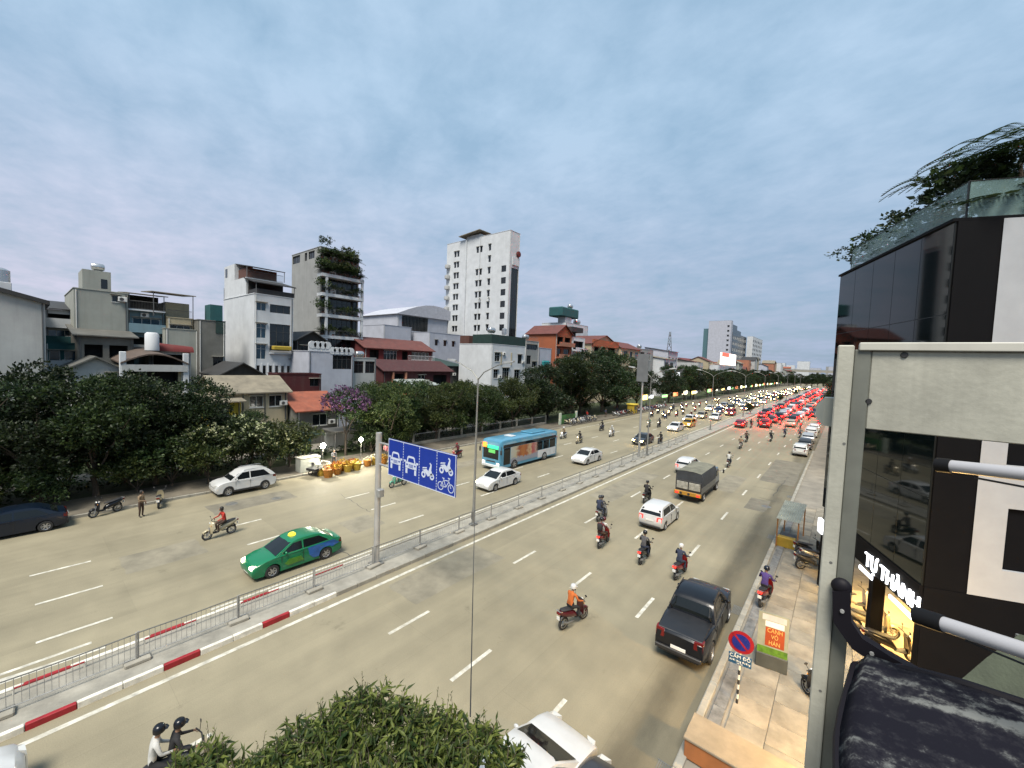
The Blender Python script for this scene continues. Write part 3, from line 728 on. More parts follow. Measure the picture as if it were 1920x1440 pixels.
def bus_print():
    if 'bus_print' in MATS: return MATS['bus_print']
    m = bpy.data.materials.new('bus_print'); m.use_nodes = True
    t = m.node_tree; N = t.nodes; L = t.links; b = N['Principled BSDF']; b.inputs['Roughness'].default_value = .4
    tcn = N.new('ShaderNodeTexCoord'); sx = N.new('ShaderNodeSeparateXYZ'); L.new(tcn.outputs['Object'], sx.inputs[0])
    nz = N.new('ShaderNodeTexNoise'); nz.inputs['Scale'].default_value = 2.6; nz.inputs['Detail'].default_value = 5; nz.inputs['Distortion'].default_value = 1.2; L.new(tcn.outputs['Object'], nz.inputs['Vector'])
    ma = N.new('ShaderNodeMath'); ma.operation = 'MULTIPLY_ADD'; L.new(nz.outputs[0], ma.inputs[0]); ma.inputs[1].default_value = 1.5; L.new(sx.outputs['Y'], ma.inputs[2])
    mr = N.new('ShaderNodeMapRange'); mr.inputs[1].default_value = -1.0; mr.inputs[2].default_value = 4.6; L.new(ma.outputs[0], mr.inputs[0])
    rp = N.new('ShaderNodeValToRGB'); cr = rp.color_ramp
    pts = [(0, (.2, .015, .015)), (.12, (.36, .27, .22)), (.26, (.30, .04, .05)), (.36, (.40, .30, .18)), (.46, (.24, .06, .015)), (.58, (.32, .12, .03)), (.68, (.22, .05, .015)), (.78, (.38, .34, .24)), (1, (.34, .37, .36))]
    cr.elements[0].position, cr.elements[0].color = pts[0][0], (*pts[0][1], 1); cr.elements[1].position, cr.elements[1].color = 1, (*pts[-1][1], 1)
    for p, c in pts[1:-1]:
        e = cr.elements.new(p); e.color = (*c, 1)
    L.new(mr.outputs[0], rp.inputs[0])
    lo = N.new('ShaderNodeMath'); lo.operation = 'MULTIPLY_ADD'; L.new(nz.outputs[0], lo.inputs[0]); lo.inputs[1].default_value = .7; L.new(sx.outputs['Z'], lo.inputs[2])
    m2 = N.new('ShaderNodeMapRange'); m2.inputs[1].default_value = 1.42; m2.inputs[2].default_value = 1.5; L.new(lo.outputs[0], m2.inputs[0])
    mx = N.new('ShaderNodeMix'); mx.data_type = 'RGBA'; L.new(m2.outputs[0], mx.inputs[0]); mx.inputs[6].default_value = (.22, .23, .27, 1); L.new(rp.outputs[0], mx.inputs[7])
    L.new(mx.outputs[2], b.inputs['Base Color'])
    MATS['bus_print'] = m
    return m
bus()

# ---- small truck with tarpaulin
def truck():
    root = empty('cargo_truck', (-9.35, 37.9, 0.002), 0, 'small cargo truck with dark tarpaulin cover and yellow rear bumper', 'truck')
    tarp = M('truck_tarp', (.030, .034, .040), .75, var=.25, scale=1.6, bump=.5, bscale=3); tarpt = M('truck_tarp_top', (.16, .155, .115), .8, var=.3, scale=1.2, bump=.6, bscale=2.5)
    yel = M('truck_yellow', (.36, .18, .02), .5, var=.15, scale=4); board = M('truck_board', (.30, .29, .25), .6, var=.3, scale=4); cabm = paint('truck_cab', (.05, .08, .12))
    yb, yc = -3.35, 1.2
    MB().bevbox(-.95, .95, yb, 2.9, .55, .78, .02).build('chassis', trimb, root)
    MB().bevbox(-1.02, 1.02, yb + .05, yc, .80, 1.32, .02).build('cargo_bed', dsteel, root)
    for x0, x1 in ((-.92, -.04), (.04, .92)):
        MB().bevbox(x0, x1, yb - .01, yb + .06, 1.02, 1.62, .02).build('tail_board', board, root)
    MB().bevbox(-1.0, 1.0, yb + .02, yb + .1, .9, 1.72, .02).build('tail_gate', trimb, root)
    ring = lambda y, s: [(-1.03 * s, y, 1.33), (-1.03 * s, y, 2.15), (-.92 * s, y, 2.42), (-.4, y, 2.50), (.4, y, 2.50), (.92 * s, y, 2.42), (1.03 * s, y, 2.15), (1.03 * s, y, 1.33)]
    rings = [ring(yb + .1 + (yc - yb - .15) * i / 8, 1 - .012 * (i % 2)) for i in range(9)]
    MB().loft(rings).build('tarpaulin', tarp, root, True, 50)
    tops = [[(x * (1 - .008 * (i % 2)), y, z + .012) for x, y, z in (ring(yb + .08 + (yc - yb - .12) * i / 8, 1))[2:6]] for i in range(9)]
    mb = MB(); mb.loft(tops, closed=False); mb.build('tarpaulin_top', tarpt, root, True, 50, False)
    MB().loft([[(-.95, 1.3, .6), (.95, 1.3, .6), (.95, 1.3, 2.0), (-.95, 1.3, 2.0)], [(-.95, 2.6, .6), (.95, 2.6, .6), (.9, 2.45, 2.05), (-.9, 2.45, 2.05)], [(-.93, 3.0, .6), (.93, 3.0, .6), (.9, 2.98, 1.2), (-.9, 2.98, 1.2)]]).build('cab', cabm, root, True, 40)
    MB().box(-.97, .97, 1.7, 2.4, 1.35, 1.85).build('side_window', glassd, root)
    MB().bevbox(-1.05, 1.05, yb - .16, yb - .02, .55, .86, .03).build('rear_bumper', yel, root)
    for x in (-.5, .1): MB().lathe([(.001, -.02), (.1, -.02), (.1, .01)], 12, (x, yb - .15, .70), 'y').build('bumper_hole', trimb, root)
    for sx in (-1, 1):
        MB().bevbox(sx * .82 - .13, sx * .82 + .13, yb - .19, yb - .14, .62, .78, .02).build('tail_light', tail_on, root)
        MB().path([(sx * .95, 2.6, 1.7), (sx * 1.3, 2.75, 1.75)], .02, 5).bevbox(sx * 1.3 - .07, sx * 1.3 + .07, 2.7, 2.8, 1.5, 1.85, .02).build('mirror', trimb, root)
    key = (.40, .24); WH[key] = wheel_mesh(*key)
    add_wheels(root, .40, .24, .86, (-2.2, 2.1))
truck()
# ------------------------------------------------------------------ motorbikes and people
seatm = M('bike_seat', (.018, .018, .02), .6, var=.15, scale=5)
skin = M('skin', (.22, .125, .078), .55, var=.08); hairm = M('hair', (.012, .010, .009), .6, var=.1, scale=20); shoe = M('shoes', (.03, .028, .026), .6)
def cloth(nm, c):
    return M('cloth_' + nm, c, .85, var=.14, scale=7, bump=.3, bscale=9)
CL = {n: cloth(n, c) for n, c in dict(black=(.014, .014, .016), navy=(.02, .028, .055), white=(.42, .42, .40), grey=(.06, .06, .066), orange=(.40, .10, .018), red=(.34, .022, .012), purple=(.05, .028, .14), tan=(.20, .14, .085), green=(.015, .12, .065), blue=(.025, .06, .17), brown=(.05, .028, .018), jeans=(.02, .03, .055), maroon=(.085, .01, .016), pink=(.28, .10, .11)).items()}
def scooter(m_):
    root = empty('motorbike')
    r, w = .265, .10
    key = ('bike', r)
    if key not in WH:
        t = MB().lathe([(r * .70, -w / 2), (r * .9, -w / 2), (r, -w * .2), (r, w * .2), (r * .9, w / 2), (r * .70, w / 2)], 18, axis='x', cap=False).mesh('wheel', rubber, True)
        k = MB()
        for s in (-1, 1):
            k.lathe([(r * .72, s * w * .4), (r * .60, s * w * .32)], 18, axis='x', cap=False)
        k.lathe([(.001, -w * .5), (.055, -w * .5), (.055, w * .5), (.001, w * .5)], 10, axis='x')
        for i in range(5):
            a = 2 * PI * i / 5; k.tube((0, .05 * math.cos(a), .05 * math.sin(a)), (0, r * .66 * math.cos(a), r * .66 * math.sin(a)), .016, n=5)
        WH[key] = (t, k.mesh('rim', alloy, True))
    for y in (.62, -.60):
        o = bpy.data.objects.new('wheel', WH[key][0]); o.location = (0, y, r); link(o, root)
        link(bpy.data.objects.new('rim', WH[key][1]), o)
    def ov(y, z, rx, rz, n=10):
        return [(rx * math.cos(2 * PI * k / n), y, z + rz * math.sin(2 * PI * k / n)) for k in range(n)]
    MB().loft([ov(-.92, .82, .05, .05), ov(-.80, .76, .12, .11), ov(-.55, .66, .15, .15), ov(-.25, .58, .165, .17), ov(.0, .48, .15, .14), ov(.10, .40, .12, .09)]).build('tail_fairing', m_, root, True, 60)
    MB().loft([ov(.05, .34, .13, .05), ov(.25, .33, .14, .05), ov(.38, .36, .15, .07)]).build('floorboard', trimb, root, True, 60)
    MB().loft([[(x * .95, .40, .34) for x in (-.17, -.08, .08, .17)][::1] + [(.15, .47, .34), (-.15, .47, .34)],
               [(-.21, .40, .60), (-.09, .42, .60), (.09, .42, .60), (.21, .40, .60), (.13, .50, .60), (-.13, .50, .60)],
               [(-.17, .36, .88), (-.08, .37, .88), (.08, .37, .88), (.17, .36, .88), (.11, .50, .86), (-.11, .50, .86)],
               [(-.10, .34, 1.0), (-.05, .34, 1.02), (.05, .34, 1.02), (.10, .34, 1.0), (.08, .45, .98), (-.08, .45, .98)]]).build('leg_shield', m_, root, True, 60)
    MB().path([(0, .74, .30), (0, .80, .48), (0, .64, .56), (0, .48, .50)], [.05, .09, .10, .07], 8, flat=.6).build('front_mudguard', m_, root, True, 60)
    MB().path([(0, -.82, .44), (0, -.72, .58), (0, -.5, .60)], [.06, .09, .08], 8, flat=.5).build('rear_mudguard', trimb, root, True, 60)
    for x in (-.07, .07): MB().tube((x, .62, .27), (x * .8, .46, .80), .022, n=6).build('fork', alloy, root)
    MB().loft([ov(-.80, .87, .06, .03), ov(-.70, .86, .13, .05), ov(-.35, .80, .15, .05), ov(-.10, .77, .13, .055), ov(.08, .76, .07, .03)]).build('seat', seatm, root, True, 60)
    MB().path([(-.34, .26, 1.06), (-.14, .36, 1.02), (.14, .36, 1.02), (.34, .26, 1.06)], .017, 6).build('handlebar', trimb, root)
    for s in (-1, 1):
        MB().tube((s * .22, .33, 1.03), (s * .30, .36, 1.20), .008, n=4).sphere((s * .31, .36, 1.23), .055, 8, 5, (1.2, .3, .8)).build('mirror', trimb, root)
        MB().sphere((s * .13, .47, .80), .035, 6, 4, (1, .6, 1)).build('indicator', M('indicator_lens', (.6, .25, .03), .3, var=0), root)
    MB().sphere((0, .48, .93), .075, 10, 6, (1.15, .5, .8)).build('headlight', lamp_off, root, True)
    MB().bevbox(-.09, .09, -.95, -.87, .74, .83, .015).build('tail_light', tail_off, root)
    MB().bevbox(-.08, .08, -.93, -.91, .52, .66, .005).build('number_plate', platew, root)
    MB().path([(.13, -.15, .27), (.15, -.45, .30), (.16, -.80, .40)], [.03, .045, .055], 8).build('exhaust', dsteel, root, True)
    MB().path([(.10, -.78, .84), (.12, -.92, .88), (-.12, -.92, .88), (-.10, -.78, .84)], .014, 5).build('grab_rail', alloy, root)
    return root
bp_cols = dict(black=black, white=white, red=paint('bike_red', (.17, .006, .008)), blue=blue, cream=paint('cream', (.36, .31, .20)), grey=grey, mint=paint('mint', (.07, .26, .18)), maroon=paint('maroon', (.06, .006, .009)), navy=navy, silver=silver)
BIKE = scooter(black)
BSKIP = ('indicator', 'grab_rail', 'fork', 'number_plate', 'rear_mudguard')
nbike = [0]
def put_bike(x, y, rz, col, label, group=None, head=None, tail=None, far=False, name='motorbike'):
    o = copy_tree(BIKE, None, BSKIP if far else ())
    o.name = name
    place(o, x, y, 0.002 if x > -36.5 and x < -3 else .15, rz, label, group, 'motorbike')
    for nm in ('tail_fairing', 'leg_shield', 'front_mudguard'):
        for k in kids(o, nm): omat(k, bp_cols[col])
    lights(o, head, tail)
    return o

def body_mesh(nm, J, E, cls, fingers):
    """one skinned, subdivided figure. J: joint -> (pos, radius); E: edges; cls: joint -> material slot"""
    names = list(J)
    me = bpy.data.meshes.new('sk')
    me.from_pydata([J[n][0] for n in names], [(names.index(a), names.index(b)) for a, b in E], [])
    o = bpy.data.objects.new('sk', me); C.objects.link(o)
    o.modifiers.new('skin', 'SKIN')
    for i, n in enumerate(names):
        rr = J[n][1]; rr = rr if isinstance(rr, tuple) else (rr, rr)
        me.skin_vertices[0].data[i].radius = rr
        me.skin_vertices[0].data[i].use_root = (n == 'pelvis')
    s = o.modifiers.new('sub', 'SUBSURF'); s.levels = 1; s.render_levels = 1
    dg = bpy.context.evaluated_depsgraph_get()
    ev = bpy.data.meshes.new_from_object(o.evaluated_get(dg))
    bpy.data.objects.remove(o); bpy.data.meshes.remove(me)
    ev.name = nm
    segs = [(Vector(J[a][0]), Vector(J[b][0]), cls[b]) for a, b in E]
    idx = []
    for p in ev.polygons:
        best, bi = 9, 0
        for a, b, c in segs:
            d = b - a; t = max(0, min(1, (p.center - a).dot(d) / max(1e-6, d.length_squared)))
            q = (p.center - a - d * t).length
            if q < best: best, bi = q, c
        idx.append(bi)
    bm = bmesh.new(); bm.from_mesh(ev)
    for f, i in zip(bm.faces, idx): f.material_index = i; f.smooth = True
    # head details and fingers grow from the same mesh
    ex = MB()
    hc = Vector(J['head'][0])
    ex.sphere(hc + Vector((0, .0, .02)), .095, 12, 8, (.82, 1.0, 1.22), 0)
    ex.path([hc + Vector((0, .085, .03)), hc + Vector((0, .115, -.015)), hc + Vector((0, .09, -.03))], [.010, .018, .010], 6, 0)
    for s in (-1, 1):
        ex.sphere(hc + Vector((s * .032, .083, .03)), .014, 6, 4, (1.2, .6, .8), 4)
        ex.sphere(hc + Vector((s * .08, -.005, .01)), .026, 6, 4, (.4, .8, 1.2), 0)
    ex.path([hc + Vector((-.025, .082, -.055)), hc + Vector((0, .09, -.057)), hc + Vector((.025, .082, -.055))], .006, 5, 5)
    for chain in fingers: ex.path(chain, [.010, .009, .007], 5, 0)
    b0 = len(bm.verts)
    vs = [bm.verts.new(v) for v in ex.v]
    for f, mi in zip(ex.f, ex.m):
        try:
            q = bm.faces.new([vs[i] for i in f]); q.material_index = mi; q.smooth = True
        except ValueError: pass
    bm.to_mesh(ev); bm.free()
    for m in (skin, CL['black'], CL['jeans'], shoe, hairm, CL['maroon']): ev.materials.append(m)
    return ev
def figure(nm, pelvis, chest, neck, head, sh, elbow, wrist, hip, knee, ankle, toe, asym=None):
    J = {'pelvis': (pelvis, (.135, .11)), 'waist': ([(a + b) / 2 for a, b in zip(pelvis, chest)], (.125, .10)), 'chest': (chest, (.15, .115)), 'neck': (neck, .05), 'head': (head, .075)}
    E = [('pelvis', 'waist'), ('waist', 'chest'), ('chest', 'neck'), ('neck', 'head')]
    cls = {'pelvis': 2, 'waist': 1, 'chest': 1, 'neck': 1, 'head': 0}
    fingers = []
    for s, t in ((-1, 'l'), (1, 'r')):
        A = asym if (asym and s > 0) else {}
        g_ = lambda k, d: (lambda p: (s * p[0], p[1], p[2]))(A.get(k, d))
        sp, ep, wp = g_('sh', sh), g_('elbow', elbow), g_('wrist', wrist)
        hp, kp, ap, tp = g_('hip', hip), g_('knee', knee), g_('ankle', ankle), g_('toe', toe)
        d = (Vector(wp) - Vector(ep)).normalized(); pm = Vector(wp) + d * .075
        J.update({'sh' + t: (sp, .062), 'el' + t: (ep, .045), 'wr' + t: (wp, .030), 'ha' + t: (tuple(pm), (.040, .022)), 'hi' + t: (hp, .088), 'kn' + t: (kp, .060), 'an' + t: (ap, .042), 'to' + t: (tp, .038)})
        E += [('chest', 'sh' + t), ('sh' + t, 'el' + t), ('el' + t, 'wr' + t), ('wr' + t, 'ha' + t), ('pelvis', 'hi' + t), ('hi' + t, 'kn' + t), ('kn' + t, 'an' + t), ('an' + t, 'to' + t)]
        cls.update({'sh' + t: 1, 'el' + t: 1, 'wr' + t: 1, 'ha' + t: 0, 'hi' + t: 2, 'kn' + t: 2, 'an' + t: 2, 'to' + t: 3})
        up = Vector((0, 0, 1)); sd_ = d.cross(up)
        if sd_.length < .1: sd_ = Vector((1, 0, 0))
        sd_.normalize(); dn = d.cross(sd_); dn = dn if dn.z < 0 else -dn
        for i in range(4):
            b = pm + sd_ * (.024 * (i - 1.5)) ; ln = (.055, .068, .072, .058)[i]
            fingers.append([b, b + d * ln * .6 + dn * .010, b + d * ln * .8 + dn * .045])
        b = pm - d * .035 - sd_ * s * .035
        fingers.append([b, b + d * .03 - sd_ * s * .025 + dn * .012, b + d * .055 - sd_ * s * .02 + dn * .03])
    return body_mesh(nm, J, E, cls, fingers)
RIDE = figure('person', (0, -.26, .90), (0, -.17, 1.28), (0, -.12, 1.46), (0, -.08, 1.60), (.18, -.15, 1.40), (.27, -.05, 1.15), (.29, .20, 1.07), (.10, -.24, .88), (.17, .14, .78), (.16, .10, .42), (.16, .24, .38))
PILL = figure('person', (0, -.62, .97), (0, -.55, 1.36), (0, -.50, 1.54), (0, -.46, 1.68), (.17, -.53, 1.48), (.24, -.44, 1.22), (.17, -.22, 1.14), (.11, -.60, .95), (.22, -.24, .82), (.20, -.34, .46), (.20, -.20, .42))
STAND = figure('person', (0, 0, .93), (0, .02, 1.28), (0, .03, 1.46), (0, .06, 1.59), (.18, .02, 1.40), (.23, -.02, 1.12), (.22, .10, .90), (.10, 0, .90), (.11, .03, .50), (.11, -.01, .08), (.13, .14, .05), asym=dict(elbow=(.25, .10, 1.14), wrist=(.12, .28, 1.10)))
WALK = figure('person', (0, 0, .93), (0, .03, 1.28), (0, .04, 1.46), (0, .07, 1.59), (.18, .02, 1.40), (.24, -.08, 1.13), (.22, .08, .91), (.10, 0, .90), (.11, .18, .52), (.11, .20, .08), (.12, .34, .06), asym=dict(elbow=(.23, -.12, 1.14), wrist=(.22, -.10, .88), knee=(.11, -.05, .50), ankle=(.11, -.30, .14), toe=(.12, -.20, .06)))
HEADS = {id(RIDE): (0, -.08, 1.60), id(PILL): (0, -.46, 1.68), id(STAND): (0, .06, 1.59), id(WALK): (0, .07, 1.59)}
def helmet_mesh(nm='helmet'):
    h = MB()
    prof = [(.122, -.035), (.126, .02), (.119, .065), (.10, .105), (.062, .132), (.001, .142)]
    h.lathe(prof, 14, (0, -.005, .02), cap=False)
    h.loft([[(-.11, .09, .035), (0, .125, .04), (.11, .09, .035)], [(-.09, .15, .02), (0, .185, .02), (.09, .15, .02)]], closed=False)
    return h
HELM = helmet_mesh().mesh('helmet', white, True, 60, False)
HAIR = MB().lathe([(.098, -.07), (.105, .0), (.105, .05), (.085, .105), (.05, .135), (.001, .142)], 12, (0, -.022, .02), cap=False).mesh('hair', hairm, True, 60, False)
MASK = MB().sphere((0, .062, -.04), .06, 10, 6, (1.05, .75, .7)).mesh('face_mask', CL['blue'], True, 60)
PACK = MB().bevbox(-.15, .15, -.09, .09, -.22, .2, .06).mesh('backpack', CL['black'], True, 50)
def put_person(mesh, x, y, z, rz, top, legs, helm, label, group=None, name='person'):
    o = bpy.data.objects.new(name, mesh); link(o)
    place(o, x, y, z, rz, label, group, 'person')
    omat(o, CL[top], 1); omat(o, CL[legs], 2)
    h = bpy.data.objects.new('helmet' if helm else 'hair', HELM if helm else HAIR); h.location = HEADS[id(mesh)]
    link(h, o)
    if helm: omat(h, bp_cols[helm])
    hp = Vector(HEADS[id(mesh)])
    if len(label) % 3 == 0:
        k = link(bpy.data.objects.new('face_mask', MASK), o); k.location = hp
    if len(label) % 4 == 1:
        k = link(bpy.data.objects.new('backpack', PACK), o); k.location = hp + Vector((0, -.24, -.36))
    return o
def rider(x, y, rz, bike, top, legs, helm, where, group=None, tail=None, head=None, pillion=None, far=False, blab=None, plab=None):
    b = put_bike(x, y, rz, bike, blab or '%s motorbike %s' % (bike, where), group and 'motorbikes ' + group, head, tail, far)
    z = b.location.z
    put_person(RIDE, x, y, z, rz, top, legs, helm, plab or 'rider in %s top %s' % (top, where), group and 'riders ' + group)
    if pillion:
        put_person(PILL, x, y, z, rz, pillion[0], pillion[1], pillion[2], 'passenger in %s top %s' % (pillion[0], where), group and 'passengers ' + group)

# near riders going away
rider(-8.15, 14.6, R(-12), 'maroon', 'orange', 'black', 'white', 'alone in the middle lane between the pickup and the treetop', tail=tail_off, plab='rider in orange shirt and white helmet alone on the middle lane')
rider(-6.05, 21.9, R(-4), 'red', 'navy', 'jeans', 'white', 'just ahead of the black pickup', tail=tail_on, plab='rider in dark jacket and white helmet just ahead of the black pickup')
rider(-8.1, 22.2, R(2), 'black', 'grey', 'navy', 'black', 'abreast of the white helmeted rider with a glowing orange lamp', tail=tail_on, blab='black motorbike with orange lit tail abreast of the red motorbike', plab='rider in grey jacket and dark helmet beside the white helmeted rider')
rider(-10.7, 22.4, R(4), 'red', 'white', 'brown', 'maroon', 'closest to the white hatchback on its median side', tail=tail_on, pillion=('maroon', 'brown', 'black'))
rider(-12.7, 26.1, R(3), 'silver', 'grey', 'black', 'black', 'behind the dark hooded rider', tail=tail_off, pillion=('navy', 'jeans', 'grey'))
rider(-11.8, 32.2, R(2), 'black', 'black', 'black', 'black', 'on the median side of the small truck', tail=tail_off, plab='rider all in black on the median side of the small truck')
rider(-9.6, 50.9, R(2), 'grey', 'white', 'navy', 'black', 'first beyond the truck in the middle of the road')
rider(-10.8, 64.3, R(1), 'white', 'tan', 'black', 'grey', 'with pale rear, third in line beyond the truck')
rider(-11.2, 71.0, 0, 'black', 'brown', 'black', 'black', 'with brown clad rider beyond the pale motorbike')
rider(-8.5, 75.2, 0, 'black', 'black', 'navy', 'black', 'standing alone in the open lane below the red glow')
rider(-7.4, 82.3, 0, 'blue', 'navy', 'black', 'maroon', 'just below the orange lit car')
rider(-5.4, 83.8, 0, 'black', 'grey', 'black', 'black', 'nearest the parked row below the red glow')
rider(-13.6, 90.2, R(2), 'red', 'maroon', 'black', 'black', 'between the pink lit car and the dark red car')
rider(-12.9, 93.4, R(2), 'black', 'black', 'jeans', 'red', 'close behind the dark red car', tail=tail_on)
rider(-2.25, 21.9, R(-8), 'red', 'purple', 'black', 'navy', 'riding along the kerb ahead of the pickup', tail=tail_on, plab='rider in purple jacket riding along the kerb ahead of the pickup')
rider(-12.1, 2.5, R(-8), 'cream', 'black', 'grey', 'black', 'at the bottom edge beside the foreground tree', pillion=('white', 'black', 'black'))
# oncoming riders
rider(-27.65, 7.4, PI + R(4), 'cream', 'red', 'brown', 'brown' if False else None, 'heading past the parked white car', blab='cream motorbike of the red clad rider heading past the parked white car', plab='rider in bright red shirt heading past the parked white car')
rider(-28.6, 20.3, PI, 'mint', 'green', 'black', 'white', 'under the blue lane sign', blab='mint green motorbike partly hidden under the blue lane sign')
rider(-32.6, 30.6, PI, 'red', 'maroon', 'black', 'red', 'behind the bus front on the park side', head=None)
rider(-31.3, 50.5, PI, 'white', 'tan', 'black', 'white', 'with pale fairing, nearest behind the bus on the park side', head=lamp_on)
rider(-27.9, 49.2, PI, 'cream', 'black', 'black', 'black', 'between the bus tail and the second white sedan', head=lamp_on)
rider(-31.0, 62.0, PI + R(3), 'black', 'black', 'navy', 'black', 'in dark clothing near the parked motorbikes', head=None)
rider(-27.3, 58.0, PI, 'white', 'white', 'tan', 'white', 'all in white just ahead of the dark grey car', head=lamp_on)
rider(-19.95, 58.3, PI, 'black', 'black', 'black', 'black', 'squeezed between the dark grey car and the median fence', head=None)
rider(-27.2, 73.0, PI, 'cream', 'green', 'black', 'white', 'with lit lamp abreast of the oncoming white car', head=lamp_on)
rider(-25.9, 74.6, PI, 'black', 'grey', 'black', 'black', 'close beside the rider in green', head=lamp_on)

def swarm():
    cols = ['black', 'white', 'red', 'blue', 'grey', 'navy', 'silver', 'maroon']; tops = ['black', 'navy', 'white', 'grey', 'red', 'blue', 'tan', 'maroon']; hl = ['black', 'white', 'red', 'blue', 'grey', 'navy']
    spots = []
    for k in range(70):
        y = 100 + 150 * rnd.random() ** 1.3
        spots.append((rnd.choice((-13.2, -9.7, -6.4, -4.0)) + rnd.uniform(-.5, .5), y, 0))
    for k in range(62):
        y = 84 + 190 * rnd.random() ** 1.3
        spots.append((rnd.choice((-22.8, -25.7, -28.9, -31, -32.5, -34)) + rnd.uniform(-.6, .6), y, PI))
    for x, y, a in spots:
        away = a == 0
        wh = 'among the red tail lamps of the far jam' if away else 'among the far oncoming headlamps'
        bc, tp, hm = rnd.choice(cols), rnd.choice(tops), rnd.choice(hl)
        rider(x, y, a + R(rnd.uniform(-4, 4)), bc, tp, rnd.choice(('black', 'navy', 'jeans', 'brown')), hm, wh, wh, tail=tail_hot if away else None, head=None if away else head_hot, far=True, blab=bc + ' motorbike ' + wh, plab='rider in %s top and %s helmet %s' % (tp, hm, wh))
swarm()

# parked motorbikes
ROWL = [(-37.6 - rnd.uniform(0, .5), 62.5 + i * .78) for i in range(13)]
for i, (x, y) in enumerate(ROWL):
    put_bike(x, y, -PI / 2 + R(rnd.uniform(-14, 14)), rnd.choice(('black', 'white', 'silver', 'red', 'grey', 'cream')), 'motorbike parked in the row beside the green banner', 'motorbikes parked beside the green banner')
for i in range(26):
    put_bike(-37.8 - rnd.uniform(0, .6), 82 + i * 1.25, -PI / 2 + R(rnd.uniform(-16, 16)), rnd.choice(('black', 'white', 'silver', 'red', 'grey', 'blue')), 'motorbike parked in the long row under the far trees', 'motorbikes parked under the far trees', far=True)
put_bike(-36.35, 3.55, PI + R(20), 'black', 'black motorbike parked nose out at the kerb under the park trees')
put_bike(-36.0, 6.15, R(75), 'cream', 'cream scooter parked beside the standing person at the park kerb')
put_person(STAND, -34.35, 4.95, 0.0, R(-50), 'tan', 'brown', None, 'person in tan top standing at the road edge beside the cream scooter')
put_bike(-.75, 27.3, R(-62), 'grey', 'grey motorbike nearest in the cluster parked on the pavement', 'motorbikes parked on the pavement by the shop')
put_bike(-.55, 28.2, R(-66), 'silver', 'silver motorbike in the middle of the pavement cluster', 'motorbikes parked on the pavement by the shop')
put_bike(-.95, 29.15, R(-58), 'black', 'black motorbike at the back of the pavement cluster below the corrugated roof', 'motorbikes parked on the pavement by the shop')
put_bike(.15, 22.6, R(-160), 'maroon', 'maroon motorbike parked half hidden by the steel post')
put_bike(.05, 16.1, R(40), 'black', 'black motorbike with pale stripes parked low beside the steel post')
put_bike(2.15, 15.4, R(20), 'red', 'red motorbike seen between the steel post and the dark awning')
put_bike(2.0, 21.0, R(-75), 'black', 'black motorbike in front of the lit shop', 'motorbikes in front of the lit shop')
put_bike(1.5, 22.3, R(-75), 'cream', 'cream motorbike in front of the lit shop', 'motorbikes in front of the lit shop')
put_bike(.9, 24.0, R(-70), 'white', 'white motorbike in front of the lit shop', 'motorbikes in front of the lit shop')
# ------------------------------------------------------------------ buildings across the street
def wallm(nm, c, streak=.25, var=.08):
    return M('wall_' + nm, c, .9, var=var, scale=.5, bump=.12, bscale=8, streak=streak)
W_white = wallm('white', (.50, .52, .54), .12); W_pale = wallm('pale', (.36, .365, .36), .25); W_grey = wallm('grey', (.25, .255, .25), .3); W_conc = wallm('raw', (.13, .128, .115), .6, .2); W_green = wallm('greygreen', (.27, .28, .25), .3)
W_blue = wallm('paleblue', (.16, .25, .29), .25); W_lav = wallm('lavender', (.37, .385, .44), .15); W_cream = wallm('cream', (.36, .31, .21), .25); W_orange = wallm('orange', (.27, .078, .032), .25); W_pink = wallm('pinkorange', (.33, .14, .085), .25); W_red = wallm('red', (.105, .014, .014), .25); W_maroon = wallm('maroon', (.055, .009, .011), .25)
W_yel = wallm('yellow', (.34, .24, .02), .2); W_dark = wallm('dark', (.022, .022, .022), .2, .2); W_teal = wallm('teal', (.014, .078, .084), .2); W_brown = wallm('brown', (.085, .035, .026), .3)
R_rust = M('roof_redbrown', (.105, .030, .024), .8, var=.2, scale=1.2, bump=.4, bscale=5, streak=.3); R_grey = M('roof_greymetal', (.115, .112, .10), .6, .2, var=.2, scale=.9, bump=.3, bscale=4, streak=.3); R_dark = M('roof_dark', (.024, .024, .025), .7, var=.2, scale=1, streak=.1); R_orange = M('roof_orange', (.23, .065, .034), .75, var=.2, scale=1.1, bump=.3, bscale=5, streak=.25); R_tan = M('roof_tan', (.19, .165, .12), .75, var=.2, scale=.9, streak=.35); R_green = M('roof_green', (.012, .034, .028), .65, var=.2, scale=1)
glassb = M('window_glass', (.010, .013, .016), .10, var=.0, spec=.6); glassblue = M('window_glass_blue', (.012, .045, .075), .08, var=.15, scale=.4, spec=.7); frw = M('window_frame_white', (.55, .55, .53), .6, var=.08); frd = M('window_frame_dark', (.05, .05, .05), .6); dark_in = M('dark_room', (.02, .02, .02), .95, var=.1); tankst = M('tank_steel', (.5, .5, .5), .28, .85, var=.06); railm = M('rail_metal', (.12, .12, .12), .5, .4)

